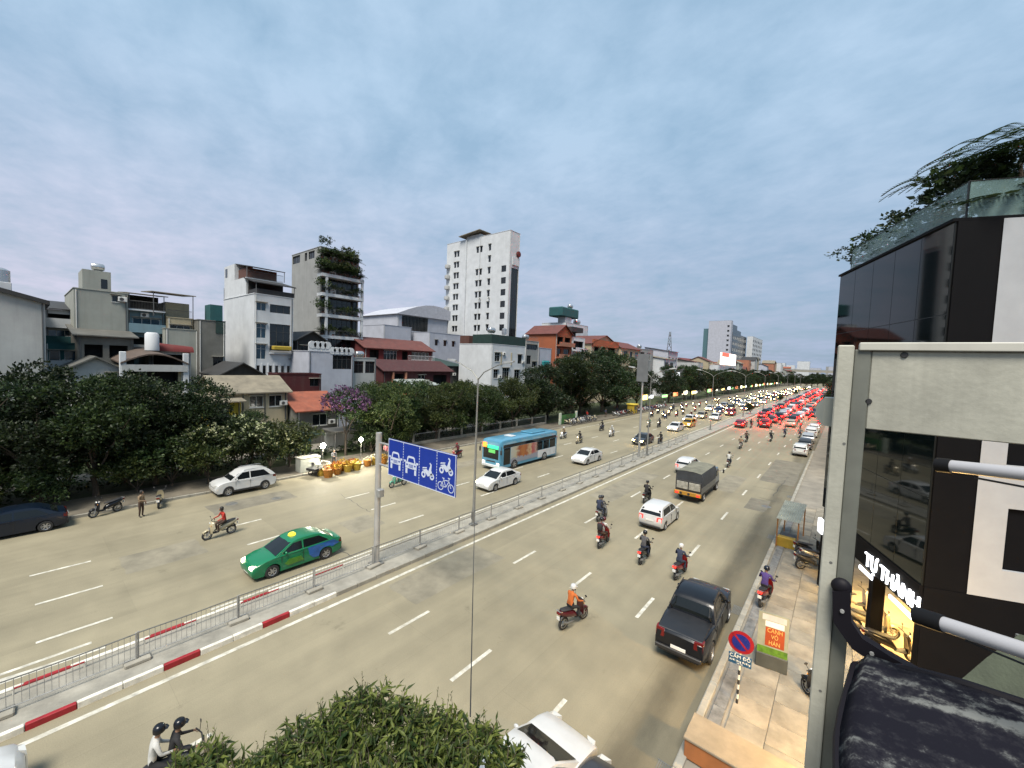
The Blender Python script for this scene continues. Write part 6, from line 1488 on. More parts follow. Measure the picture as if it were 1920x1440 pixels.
# blue lane sign
def text_mesh(s, size, ext=.004):
    cu = bpy.data.curves.new('t', 'FONT'); cu.body = s; cu.size = size; cu.extrude = ext; cu.align_x = 'CENTER'; cu.align_y = 'CENTER'
    o = bpy.data.objects.new('t', cu); C.objects.link(o)
    me = bpy.data.meshes.new_from_object(o.evaluated_get(bpy.context.evaluated_depsgraph_get()))
    bpy.data.objects.remove(o); bpy.data.curves.remove(cu)
    return me
def text(nm, s, size, m, parent, loc, rot, sx=1.0, ext=.004):
    me = text_mesh(s, size, ext); me.materials.clear(); me.materials.append(m)
    o = bpy.data.objects.new(nm, me); link(o, parent); o.location = loc; o.rotation_euler = rot; o.scale = (sx, 1, 1)
    return o
def lane_sign():
    sb = M('sign_blue', (.002, .026, .26), .45, var=.06, scale=2); sw = M('sign_white', (.50, .55, .66), .5, var=.05)
    root = empty('lane_sign', (-18.2, 11.7, .12), 0, 'blue overhead lane sign with white car and motorbike pictograms on a steel pole', 'road sign')
    MB().lathe([(.15, 0), (.15, 6.85), (.001, 6.87)], 14, cap=False).build('pole', M('sign_pole', (.44, .43, .41), .45, .4, var=.1, streak=.15), root, True, 60)
    MB().bevbox(-.3, .3, -.3, .3, 0, .08, .02).build('base_plate', dsteel, root)
    for z in (5.25, 6.35): MB().tube((0, 0, z), (5.6, .1, z), .055, n=8).build('arm', steel, root, True)
    x0, x1, z0, z1 = 1.0, 5.85, 4.92, 6.72; y = -.06
    bd = MB().bevbox(x0, x1, y - .03, y + .03, z0, z1, .012).build('board', sb, root)
    fr = MB()
    for a in ((x0, x1, z0, z0 + .035), (x0, x1, z1 - .035, z1), (x0, x0 + .035, z0 + .035, z1 - .035), (x1 - .035, x1, z0 + .035, z1 - .035)): fr.box(a[0], a[1], y - .036, y - .031, a[2], a[3])
    fr.build('border', sw, bd)
    w = (x1 - x0) / 4
    for k in range(1, 4):
        d = MB()
        for i in range(14): d.box(x0 + w * k - .018, x0 + w * k + .018, y - .037, y - .031, z0 + .05 + i * .125, z0 + .05 + i * .125 + .075)
        d.build('lane_divider', sw, bd)['kind'] = 'stuff'
    yy = y - .034
    def flat(polys, nm, m, k=.004):
        mb = MB()
        for p in polys: mb.prism(p, yy - k, yy, 'y')
        return mb.build(nm, m, bd)
    for k in (0, 1):        # car from the front
        cx, cz = x0 + w * (k + .5), 5.72; S = .92
        P = lambda pts: [(cx + a * S, cz + b * S) for a, b in pts]
        flat([P([(-.46, -.18), (.46, -.18), (.46, .08), (.36, .14), (.29, .40), (.20, .46), (-.20, .46), (-.29, .40), (-.36, .14), (-.46, .08)]), P([(-.44, -.46), (-.28, -.46), (-.28, -.20), (-.44, -.20)]), P([(.28, -.46), (.44, -.46), (.44, -.20), (.28, -.20)]), P([(-.58, .10), (-.42, .10), (-.42, .2), (-.58, .2)]), P([(.42, .10), (.58, .10), (.58, .2), (.42, .2)])], 'car_pictogram', sw)
        flat([P([(-.27, .15), (.27, .15), (.20, .36), (-.20, .36)]), P([(-.38, -.04), (-.26, -.04), (-.26, .04), (-.38, .04)]), P([(.26, -.04), (.38, -.04), (.38, .04), (.26, .04)])] + [P([(-.18, -.12 + i * .06), (.18, -.12 + i * .06), (.18, -.09 + i * .06), (-.18, -.09 + i * .06)]) for i in range(3)], 'car_pictogram_detail', sb, .007)
    def wheel2(cx, cz, r, ri):
        mb = MB(); n = 20
        for i in range(n):
            a, b_ = 2 * PI * i / n, 2 * PI * (i + 1) / n
            mb.prism([(cx + r * math.cos(a), cz + r * math.sin(a)), (cx + r * math.cos(b_), cz + r * math.sin(b_)), (cx + ri * math.cos(b_), cz + ri * math.sin(b_)), (cx + ri * math.cos(a), cz + ri * math.sin(a))], yy - .004, yy, 'y')
        return mb
    def moto(cx, cz, S=1.0):
        mb = wheel2(cx - .30 * S, cz - .20 * S, .155 * S, .075 * S)
        w2 = wheel2(cx + .32 * S, cz - .20 * S, .155 * S, .075 * S); b = len(mb.v); mb.v += w2.v; mb.f += [tuple(i + b for i in f) for f in w2.f]; mb.m += w2.m
        for p in ([(-.42, .0), (-.10, .10), (.05, .02), (.22, -.16), (.02, -.24), (-.12, -.12), (-.30, -.02)], [(.05, .0), (.20, .34), (.12, .38), (.16, .44), (.28, .36), (.26, .08), (.38, -.16), (.30, -.20), (.14, -.06)], [(-.40, .07), (-.08, .13), (-.04, .19), (-.36, .14)]):
            mb.prism([(cx + a * S, cz + c * S) for a, c in p], yy - .004, yy, 'y')
        mb.build('motorbike_pictogram', sw, bd)
    moto(x0 + w * 2.5, 5.68, .95); moto(x0 + w * 3.5, 6.12, .95)
    cx, cz = x0 + w * 3.5, 5.32
    mb = wheel2(cx - .32, cz - .08, .19, .155); w2 = wheel2(cx + .34, cz - .08, .19, .155); b = len(mb.v); mb.v += w2.v; mb.f += [tuple(i + b for i in f) for f in w2.f]; mb.m += w2.m
    for (a, c), (d, e) in (((-.32, -.08), (-.12, .20)), ((-.12, .20), (.20, .22)), ((.20, .22), (.34, -.08)), ((-.32, -.08), (.02, -.08)), ((.02, -.08), (.22, .22)), ((.02, -.08), (-.14, .26)), ((-.22, .28), (-.08, .28)), ((.20, .22), (.22, .33)), ((.14, .34), (.28, .33))):
        v = Vector((d - a, e - c)); p = Vector((-v.y, v.x)).normalized() * .017
        mb.prism([(cx + a + p.x, cz + c + p.y), (cx + a - p.x, cz + c - p.y), (cx + d - p.x, cz + e - p.y), (cx + d + p.x, cz + e + p.y)], yy - .004, yy, 'y')
    mb.build('bicycle_pictogram', sw, bd)
    MB().bevbox(.15, .42, -.2, .12, 3.6, 4.0, .03).build('clamp_box', steel, root)
lane_sign()
# grey board seen nearly edge on at the second lamp post
sbk = empty('sign_back', (-18.6, 47.2, .12), R(-12), 'tall grey backed board on its pole beside the second lamp post', 'road sign')
MB().lathe([(.13, 0), (.09, 12.0), (.001, 12.02)], 10, cap=False).build('pole', steel, sbk, True, 60)
MB().bevbox(-.75, .75, -.20, -.14, 9.0, 12.3, .01).build('board', M('board_back', (.16, .165, .17), .5, .3, var=.1), sbk)
for z in (9.6, 11.6): MB().tube((-.6, -.1, z), (.6, -.1, z), .04, n=6).build('arm', steel, sbk)
# hanging cable from the lamp post to the treetop
cab = MB(); A, B = Vector((-18.15, 18.6, 8.2)), Vector((-6.1, 5.0, 5.0))
A, B = Vector((-18.1, 18.75, 7.2)), Vector((-4.92, 5.18, 4.3))
cab.path([A.lerp(B, i / 24) - Vector((0, 0, 1.35 * 4 * (i / 24) * (1 - i / 24))) for i in range(25)], .014, 5)
tag(cab.build('overhead_cable', trimb), 'thin black cable sagging from the lamp post down to the foreground treetop', 'cable')

# no parking sign on the right pavement
def no_parking():
    root = empty('no_parking_sign', (-2.05, 14.55, .14), R(6), 'round no parking sign with small blue plate on a red and white post', 'road sign')
    for k in range(9):
        MB().tube((0, 0, k * .16), (0, 0, k * .16 + .16), .035, n=8).build('post_band', (kwhite if k % 2 else (kred if k == 8 else trimb)) if k < 8 else kred, root)
    MB().tube((0, 0, 1.430), (0, 0, 2.350), .03, n=8).build('post_top', kwhite, root)
    D = lambda r, y, m, nm, p: MB().lathe([(.001, y - .012), (r, y - .012), (r, y), (.001, y)], 28, (0, 0, 2.050), 'y').build(nm, m, p)
    d = D(.36, -.045, M('sign_red', (.20, .003, .010), .45, var=.05), 'disc', root); D(.255, -.058, M('sign_blue2', (.002, .010, .14), .45, var=.05), 'disc_centre', d)
    mb = MB(); mb.loft([[(-.235, -.075, 2.250), (-.195, -.075, 2.290), (.235, -.075, 1.850), (.195, -.075, 1.810)], [(-.235, -.07, 2.250), (-.195, -.07, 2.290), (.235, -.07, 1.850), (.195, -.07, 1.810)]]); mb.build('slash', MATS['sign_red'], d)
    p = MB().bevbox(-.32, .32, -.055, -.035, 1.300, 1.640, .006).build('plate', M('plate_blue', (.003, .05, .12), .5, var=.08), root)
    text('plate_text', 'CẤM ĐỖ', .15, platew, p, (0, -.058, 1.550), (PI / 2, 0, 0)); text('plate_text', 'dưới lòng đường', .085, platew, p, (0, -.058, 1.420), (PI / 2, 0, 0)); text('plate_text', 'vỉa hè', .07, platew, p, (0, -.058, 1.345), (PI / 2, 0, 0))
no_parking()
# free standing shop board
def shop_board():
    root = empty('shop_board', (-1.45, 17.2, .145), R(8), 'standing shop board with orange lettering and green lower edge on the pavement', 'sign board')
    MB().bevbox(-.62, .62, -.25, .25, .0, .55, .02).build('base_box', M('board_grey', (.05, .055, .05), .7, var=.2), root)
    root.scale = (.78, .8, .95)
    pn = M('board_print', (.20, .21, .16), .5, var=.12, scale=2)
    b = MB().loft([[(-.60, -.2, .55), (.60, -.2, .55), (.60, -.14, .55), (-.60, -.14, .55)], [(-.60, .12, 2.0), (.60, .12, 2.0), (.60, .18, 2.0), (-.60, .18, 2.0)]]).build('panel', pn, root)
    rot = (PI / 2 - R(12.4), 0, 0)
    def on(z): return -.2 + (z - .55) * .2207 - .006
    def patch(nm, x0, x1, z0, z1, m): MB().loft([[(x0, on(z0), z0), (x1, on(z0), z0), (x1, on(z0) + .004, z0), (x0, on(z0) + .004, z0)], [(x0, on(z1), z1), (x1, on(z1), z1), (x1, on(z1) + .004, z1), (x0, on(z1) + .004, z1)]]).build(nm, m, b)
    patch('green_band', -.59, .59, .56, .80, M('board_green', (.055, .13, .006), .5, var=.3, scale=5)); patch('red_field', -.30, .45, .85, 1.50, M('board_red', (.25, .035, .004), .5, var=.15)); patch('white_field', -.32, .42, 1.53, 1.72, frw); patch('grey_field', -.45, .5, 1.74, 1.95, W_pale)
    ye = M('board_letter', (.50, .30, .08), .5, var=0)
    for s, z in (('CẢNH', 1.40), ('VỎ', 1.19), ('HÀN', .97)): text('lettering', s, .21, ye, b, (.07, on(z) - .006, z), rot)
shop_board()
# low orange walled ledge at the pavement end
lg = empty('masonry_ledge', (-2.8, 11.5, .14), 0, 'low ledge with beige top and orange plaster face at the pavement end', 'ledge')
MB().bevbox(0, 3.4, 0, 1.0, 0, .52, .015).build('wall', M('ledge_orange', (.34, .12, .035), .8, var=.15, streak=.2), lg); MB().bevbox(-.03, 3.43, -.03, 1.03, .523, .60, .015).build('cap', M('ledge_cap', (.25, .20, .135), .85, var=.15, bump=.2), lg)
# corrugated roof booth by the kerb
def booth():
    root = empty('pavement_booth', (-2.25, 31.2, .14), R(-2), 'small booth with translucent corrugated roof on orange posts near the kerb', 'booth')
    rf = M('corrugated_sheet', (.33, .34, .28), .4, var=.2, scale=2, streak=.3); op = M('booth_orange', (.26, .115, .025), .6, var=.2); yw = M('booth_yellow', (.30, .20, .02), .6, var=.2)
    rings = []
    for i in range(41):
        x = -.45 + i * .030; rings.append([(x, -1.7, 1.75 + .022 * math.sin(i * PI / 2)), (x, 1.6, 2.1 + .022 * math.sin(i * PI / 2))])
    MB().loft(rings, closed=False).build('roof_sheet', rf, root, True, 60, False)
    for x in (-.38, .68):
        for y, z in ((-1.6, 1.7), (1.5, 2.05)): MB().tube((x, y, 0), (x, y, z), .035, n=6).build('post', op, root)
    MB().bevbox(-.35, .55, -1.55, -1.1, 0, .6, .02).build('counter', yw, root); MB().bevbox(-.3, .5, -.9, -.2, 0, .5, .03).build('box', M('booth_grey', (.1, .1, .1), .7), root)
booth()
bn = empty('green_banner', (-38.6, 60.8, .12), 0, 'green and white banner fence beside the parked motorbikes', 'banner')
MB().box(-.03, .03, .7, 5.6, .1, 1.7).build('banner_sheet', M('banner_green', (.05, .15, .04), .7, var=.35, scale=1.2), bn)
for y in (.2, 5.7): MB().bevbox(-.1, .1, y - .35, y + .3, 0, 2.1, .03).build('banner_post', M('banner_white', (.5, .55, .45), .7, var=.15), bn)
yb = empty('yellow_kiosk', (-38.0, 91, .12), 0, 'bright yellow kiosk on the far pavement behind the lamp post', 'kiosk')
MB().bevbox(-.8, .8, -1, 1, 0, 2.0, .05).build('cabinet', W_yel, yb); MB().bevbox(-1, 1, -1.2, 1.2, 2.002, 2.2, .04).build('roof', M('kiosk_yellow', (.4, .3, .03), .5, emit=(.9, .7, .1), es=.1), yb); MB().box(.80, .83, -.6, .6, .9, 1.7).build('counter_window', glassb, yb)
# park fence along the far pavement
pf = empty('park_railing', (-40.9, 27, .1), 0, 'long dark park railing with pale top rail behind the bus', 'railing')
MB().tube((0, 0, 1.35), (0, 33, 1.35), .05, n=6).build('top_rail', W_grey, pf); MB().bevbox(-.1, .1, 0, 33, 0, .35, .02).build('plinth', conc, pf)
for k in range(9): MB().bevbox(-.12, .12, k * 4.1 - .12, k * 4.1 + .12, .352, 1.6, .02).build('post', conc, pf)
q = MB()
for k in range(140): q.tube((0, .2 + k * .235, .35), (0, .2 + k * .235, 1.32), .012, n=4)
q.build('bars', railm, pf)['kind'] = 'stuff'
gp2 = empty('gate_pillar', (-37.9, 17.0, .1), 0, 'square pale utility cabinet on the pavement left of the flower stall', 'cabinet')
MB().bevbox(-.5, .5, -.9, .9, 0, 1.25, .03).build('cabinet', W_green, gp2); MB().bevbox(-.56, .56, -.96, .96, 1.252, 1.36, .03).build('cap', conc, gp2); MB().box(.5, .52, .1, .35, .5, .8).build('cabinet_mark', trimb, gp2)
for i, (x, y) in enumerate(((-43, 18.4), (-43.2, 23.4))):
    st = empty('park_shelter', (x, y, 0), 0, ('dark green park shelter left of the market lamps', 'grey park shelter under the blossom tree')[i], 'shelter')
    MB().bevbox(-1.4, 1.4, -1.9, 1.9, 2.5, 2.68, .04).build('roof', (R_green, R_grey)[i], st)
    for sx in (-1.2, 1.2):
        for sy in (-1.7, 1.7): MB().tube((sx, sy, 0), (sx, sy, 2.5), .06, n=6).build('post', railm, st)
    MB().bevbox(-1.3, -1.1, -1.7, 1.7, 0, 2.2, .02).build('back_wall', (W_teal, W_grey)[i], st); MB().bevbox(-.8, .2, -1.5, 1.5, .3, .48, .03).build('bench', conc, st)

# flower stall with lit bulbs
def stall():
    wick = M('basket_orange', (.36, .14, .016), .7, var=.3, scale=9, bump=.6, bscale=30); wy = M('basket_yellow', (.42, .27, .03), .7, var=.3, scale=9, bump=.6, bscale=30)
    bk = MB().lathe([(.001, 0), (.30, 0), (.36, .3), (.42, .62), (.45, .64), (.38, .60), (.001, .52)], 16).mesh('basket', wick, True, 40)
    r = random.Random(5)
    def blooms(seed, m, n=26):
        q = random.Random(seed); mb = MB()
        for i in range(n):
            d = rv(q); d.z = abs(d.z); p = Vector((d.x * .38, d.y * .38, .6 + d.z * .34))
            for j in range(6): card(mb, p, (rv(q) + Vector((0, 0, .6))).normalized(), rv(q), .13, .09)
        return mb.mesh('blooms', m, fix=False)
    bl = [blooms(1, leafmat('bloom_yellow', (.25, .16, .01), (.42, .30, .03))), blooms(2, leafmat('bloom_white', (.3, .3, .25), (.45, .44, .36))), blooms(3, leafmat('bloom_orange', (.25, .08, .01), (.38, .18, .02)))]
    spots = [(-35.0, 17.5, 1.15, 2), (-35.9, 17.3, 1.0, 1), (-35.3, 18.5, .9, 0), (-35.9, 18.7, 1.1, 2), (-36.2, 19.5, 1.1, 0), (-35.5, 19.6, 1.0, 0), (-36.3, 20.5, 1.0, 2), (-35.5, 20.5, 1.05, 0), (-36.1, 22.0, 1.0, 1), (-36.3, 22.9, 1.05, 1), (-35.8, 23.6, 1.0, 0), (-36.4, 18.2, .9, 1)]
    for i, (x, y, s, k) in enumerate(spots):
        root = empty('flower_basket', (x, y, .0 if x > -36.7 else .11), r.uniform(0, 6), '%s basket of %s flowers on the road edge below the market lamps' % (('orange', 'yellow')[i % 2], ('yellow', 'white', 'orange')[k]) if i else 'largest orange flower basket nearest the road below the market lamps', 'basket', 'flower baskets below the market lamps')
        root.scale = (s, s, s)
        o = link(bpy.data.objects.new('basket', bk), root)
        if i % 2: omat(o, wy)
        link(bpy.data.objects.new('blooms', bl[k]), root)
    for i, (x, y, z) in enumerate(((-36.9, 17.9, 2.15), (-37.2, 21.9, 2.2))):
        root = empty('market_lamp', (x, y, .1), 0, ('glowing white market bulb on a stick at the left of the flower stall', 'glowing white market bulb on a stick at the right of the flower stall')[i], 'lamp')
        MB().tube((0, 0, 0), (0, 0, z), .022, n=6).build('pole', dsteel, root); MB().bevbox(-.2, .2, -.2, .2, 0, .1, .02).build('foot', conc, root)
        MB().sphere((0, 0, z + .2), .22 if i == 0 else .19, 14, 10, (1, 1, 1.1)).build('bulb', emat('bulb_white', (1, .97, .86), 26.0), root, True)
        ld = bpy.data.lights.new('bulb_light', 'POINT'); ld.energy = 260; ld.shadow_soft_size = .15; ld.color = (1, .93, .74)
        lo = bpy.data.objects.new('bulb_light', ld); lo.location = (x + .35, y, z + .3); C.objects.link(lo)
    ct = empty('flower_cart', (-36.2, 17.0, 0.0), R(20), 'white handled flower cart at the left of the stall', 'cart')
    MB().bevbox(-.5, .5, -.7, .7, .55, .75, .03).build('tray', trimb, ct); MB().path([(-.45, .7, .7), (-.45, 1.1, 1.05), (.45, 1.1, 1.05), (.45, .7, .7)], .03, 6).build('handle', frw, ct)
    for s in (-1, 1):
        MB().lathe([(.2, -.03), (.26, -.03), (.26, .03), (.2, .03)], 16, (s * .45, -.2, .26), 'x', cap=False).build('wheel', rubber, ct); MB().tube((s * .45, .5, 0), (s * .45, .5, .6), .03, n=5).build('leg', dsteel, ct)
    put_person(STAND, -37.6, 19.3, .11, R(-100), 'grey', 'black', None, 'vendor in grey behind the flower baskets'); put_person(STAND, -36.9, 24.6, .11, R(-150), 'pink', 'black', None, 'vendor in pink at the right end of the flower stall')
stall()
for i in range(9):
    put_person(WALK if i % 2 else STAND, -38.4 - rnd.uniform(0, 1.4), 66 + i * 6.3, .11, rnd.uniform(0, 6), rnd.choice(('white', 'grey', 'navy', 'red', 'tan')), rnd.choice(('black', 'jeans', 'brown')), None, 'person on the far pavement beyond the green banner', 'people on the far pavement')
# ------------------------------------------------------------------ dark glass building on the right
def dark_building():
    ax, ay, bx, by = -.58, 25.7, 2.24, 18.2          # far and near corner of the street front
    d = Vector((ax - bx, ay - by)); Lf = d.length; ang = math.atan2(d.y, d.x)
    root = empty('dark_glass_building', (bx, by, 0), ang, 'dark glass fronted building with roof plants rising at the right edge', 'building')
    # local frame: +x runs along the street front away from the camera, -y is the body side ... outward normal of the front is +y
    H = 15.7; Z1 = 4.2
    gl = M('curtain_glass', (.003, .006, .007), .04, var=.0, spec=.32); fr = M('curtain_frame', (.012, .014, .015), .4, .3, var=.1); panel = M('panel_white', (.33, .345, .37), .5, var=.05); blk = M('panel_black', (.003, .003, .004), .7, var=.1, spec=.12)
    dep = 14.0
    # core of the body
    MB().box(.05, Lf - .05, -dep, -.16, Z1, H - .05).build('core', blk, root)
    # glazing panes of the street front
    n = 5; zs = [Z1, 7.0, 9.9, 12.8, H - .1]
    for i in range(n):
        for k in range(4):
            a, b = .05 + (Lf - .1) * i / n, .05 + (Lf - .1) * (i + 1) / n
            MB().box(a + .012, b - .012, -.15, -.05, zs[k] + .012, zs[k + 1] - .012).build('glass_panel', gl, root)
    mb = MB()
    for i in range(n + 1): u = .05 + (Lf - .1) * i / n; mb.box(u - .01, u + .01, -.14, -.055, Z1, H - .1)
    for z in zs: mb.box(.05, Lf - .05, -.14, -.058, z - .01, z + .01)
    mb.build('mullion_grid', fr, root)
    MB().box(0, Lf, -dep, .02, H - .09, H).build('roof_slab', blk, root)
    # near side wall (faces the camera): black strip, then white panels with black windows
    y0 = -1.12
    hs = [(.75, 3.0, 12.0, 14.3, 'd'), (.75, 2.3, 5.1, 7.0, 'd'), (4.0, 6.0, 12.0, 14.3, 'd'), (3.6, 6.2, 5.1, 7.0, 'd'), (.6, 2.4, 8.3, 10.6, 'd'), (3.8, 6.0, 8.3, 10.6, 'd')]
    w = MB(); p0, dd, nn = (-.05, y0), (0, -1), (-1, 0)
    facade(w, p0, dd, nn, dep + y0, 4.2, H - .1, hs, .14); w.build('white_wall', panel, root, fix=False)
    for h in hs:
        a, b, za, zb = h[:4]; MB().box(.06, .10, y0 - b, y0 - a, za, zb).build('window', M('black_window', (.002, .002, .003), .1, var=0, spec=.12), root)
    MB().box(-.02, .05, y0, -.1, Z1, H - .1).build('black_strip', blk, root); MB().box(-.03, .02, -dep, -.1, .1, 4.19).build('side_wall', blk, root)
    # roof glass rail and plants behind it
    gr = M('rail_glass', (.28, .42, .40), .05, var=0, alpha=.30, spec=.6)
    for i in range(5): a, b = .25 + (Lf - .4) * i / 5, .25 + (Lf - .4) * (i + 1) / 5; MB().box(a + .01, b - .01, -.42, -.40, H, H + 1.15).build('rail_glass', gr, root)
    for i in range(4): MB().box(.25, .27, -.45 - 2.6 * (i + 1) + .01, -.45 - 2.6 * i, H, H + 1.15).build('rail_glass', gr, root)
    MB().tube((.25, -.41, H + 1.16), (Lf - .15, -.41, H + 1.16), .02, n=6).tube((.26, -.41, H + 1.16), (.26, -10.8, H + 1.16), .02, n=6).tube((.26, -.41, H), (.26, -.41, H + 1.16), .025, n=6).tube((Lf - .15, -.41, H), (Lf - .15, -.41, H + 1.16), .02, n=6).build('hand_rail', fr, root)
    # ground floor shop: open lit bays
    warm = M('shop_wall_warm', (.45, .27, .07), .8, var=.1); 
    MB().box(.3, Lf - .3, -5.2, -5.0, .15, Z1 - .2).build('shop_back_wall', warm, root); MB().box(.0, Lf, -5.2, -.2, .10, .15).build('shop_floor', M('shop_floor_tile', (.45, .36, .24), .5, var=.1), root); MB().box(.05, Lf - .05, -5.2, -.16, 3.2, Z1 - .005).build('shop_ceiling', blk, root)
    for u in (.0, 2.9, 5.4, Lf - .3): MB().box(u, u + .3, -.5, -.1, .1, 3.2).build('shop_pillar', blk, root)
    for k in range(3):
        for z in (.5, 1.1, 1.7, 2.3): MB().box(.6 + k * 2.5, 2.6 + k * 2.5, -4.95, -4.6, z, z + .05).build('shelf', M('shelf_wood', (.30, .16, .06), .6, var=.15), root)
        for j in range(10):
            MB().bevbox(.7 + k * 2.5 + (j % 5) * .4, .95 + k * 2.5 + (j % 5) * .4, -4.9, -4.65, (.55, 1.15)[j // 5], (.85, 1.5)[j // 5], .02).build('goods', M('goods%d' % (j % 4), ((.5, .3, .08), (.12, .05, .03), (.55, .5, .4), (.3, .05, .03))[j % 4], .6, var=.1), root)
    tubes = emat('shop_tube', (1, .72, .30), 2.5)
    for k in range(3): MB().tube((.9 + k * 2.6, -2.4, 3.1), (2.4 + k * 2.6, -2.4, 3.1), .05, n=6).build('shop_light', tubes, root)
    for k in range(3):
        ld = bpy.data.lights.new('shop_lamp', 'AREA'); ld.energy = 120; ld.size = 1.6; ld.color = (1, .66, .24)
        lo = bpy.data.objects.new('shop_lamp', ld); lo.location = (1.4 + k * 2.5, -1.8, 3.02); lo.rotation_euler = (R(-24), 0, 0); C.objects.link(lo); lo.parent = root
    # lit lettering over the shop
    lit = emat('letter_white', (.92, .96, 1.0), 1.1); bar = emat('light_bar', (.85, .9, 1.0), 1.2)
    MB().box(.02, Lf - .4, -.14, -.01, 3.22, Z1).build('sign_panel', blk, root)
    text('sign_lettering', 'TỰ THÀNH', .74, lit, root, (1.62, .012, 3.55), (PI / 2, 0, PI), .92, .03)
    MB().bevbox(.05, 1.5, .0, .06, 2.95, 3.10, .02).build('light_bar', bar, root); MB().bevbox(2.7, 3.7, .0, .06, 2.98, 3.14, .02).build('light_bar', bar, root)
    wb = emat('sign_box_white', (.95, .97, 1.0), .5)
    for u in (6.2, 7.1): MB().bevbox(u, u + .5, .05, .22, 3.0, 3.7, .03).build('light_box', wb, root)
    return root
DB = dark_building()
def roof_plants():
    c, s = math.cos(DB.rotation_euler.z), math.sin(DB.rotation_euler.z)
    lf = frond_plant('foliage', 31, 26, 1.0, LF_dark); bs = crown_mesh('foliage', [((0, 0, .8), .9), ((.8, .2, .9), .7), ((-.6, .3, 1.1), .6), ((.3, -.4, 1.5), .5)], 900, .16, LF_dark, 71)
    sp = [(1.0, -1.6, 1.6), (2.2, -1.5, 1.3), (3.3, -1.4, 1.1), (4.4, -1.3, .9), (5.4, -1.3, 1.0), (6.4, -1.2, .9), (7.4, -1.2, .95), (8.2, -1.1, .8), (1.2, -3.4, 2.0), (1.4, -5.2, 2.0), (2.8, -3.6, 1.6), (1.5, -7.0, 1.9)]
    for i, (u, v, z) in enumerate(sp):
        x, y = DB.location.x + u * c - v * s, DB.location.y + u * s + v * c
        root = empty('roof_plant', (x, y, 15.7), i * 1.3, 'feathery dark plant leaning over the glass roof rail', 'plant', 'plants on the dark roof terrace')
        MB().bevbox(-.4, .4, -.4, .4, 0, .5, .04).build('planter', conc, root)
        f = link(bpy.data.objects.new('foliage', lf if i % 2 == 0 else bs), root); f.location = (0, 0, .4); f.scale = (z * 1.15, z * 1.15, z * .85)
    # big feathery tree at the near corner of the roof
    t = empty('roof_tree', (DB.location.x + 2.0 * c + 2.6 * s, DB.location.y + 2.0 * s - 2.6 * c, 15.7), 0, 'large feathery tree on the dark roof terrace at the right edge', 'tree')
    MB().path([(0, 0, 0), (.1, 0, 1.2), (0, .1, 2.4)], [.09, .07, .05], 7).build('trunk', bark, t)
    r = random.Random(19); mb = MB()
    for i in range(260):
        d = rv(r); d.z = abs(d.z) * .7; p = Vector((0, 0, 2.2)) + Vector((d.x * 2.4, d.y * 2.4, d.z * 1.2)) * r.uniform(.2, 1)
        ax = (Vector((d.x, d.y, .05)) + Vector((-.5, -.1, .1))).normalized()
        for j in range(16):
            q = p + ax * .07 * j - Vector((0, 0, .0022 * j * j))
            for sd_ in (-1, 1): card(mb, q, (ax * .6 + ax.cross(Vector((0, 0, 1))) * sd_ - Vector((0, 0, .25))).normalized(), Vector((0, 0, 1)), .2, .05)
    mb.build('crown', LF_dark, t, fix=False)
roof_plants()

# ------------------------------------------------------------------ our own balcony frame in the foreground
def balcony_frame():
    cream = M('frame_cream', (.36, .355, .30), .55, var=.12, scale=2.5, streak=.45, bump=.1); creamd = M('frame_side', (.13, .137, .118), .55, var=.15, scale=3, streak=.5)  # inner channel gets a darker cream: its shade is put into the colour
    root = empty('steel_sign_frame', (0, 3.9, 0), 0, 'weathered cream steel frame with post and box beam at the balcony end', 'frame')
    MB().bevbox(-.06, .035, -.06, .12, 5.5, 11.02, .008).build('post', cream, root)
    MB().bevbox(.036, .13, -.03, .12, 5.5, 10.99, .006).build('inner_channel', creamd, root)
    MB().bevbox(.131, 3.0, -.02, .16, 10.42, 10.98, .006).build('box_beam', cream, root)
    MB().bevbox(.06, 3.0, -.05, .18, 10.982, 11.04, .006).build('beam_cap', M('frame_cap', (.44, .43, .38), .5, var=.1, streak=.2), root)
    for x, z in ((.30, 10.955), (.135, 10.62)): MB().lathe([(.001, -.03), (.018, -.03), (.022, -.018)], 10, (x, 0, z), 'y').build('bolt', trimb, root)
    for x, z in ((.02, 10.3), (.0, 9.4), (.0, 8.4)): MB().lathe([(.001, -.062), (.010, -.062), (.012, -.05)], 8, (x, 0, z), 'y').build('rivet', dsteel, root)
    MB().loft([[(-.17, .15, 10.46), (-.17, .23, 10.46), (-.17, .23, 10.56), (-.17, .15, 10.56)], [(-.12, .11, 10.40), (-.12, .27, 10.40), (-.12, .27, 10.62), (-.12, .11, 10.62)], [(-.05, .10, 10.40), (-.05, .28, 10.40), (-.05, .28, 10.62), (-.05, .10, 10.62)]]).build('flood_lamp', M('lamp_housing', (.30, .31, .27), .5, var=.1), root, True, 30)
    MB().tube((-.06, .19, 10.5), (0, .1, 10.5), .02, n=6).build('lamp_bracket', dsteel, root)
balcony_frame()
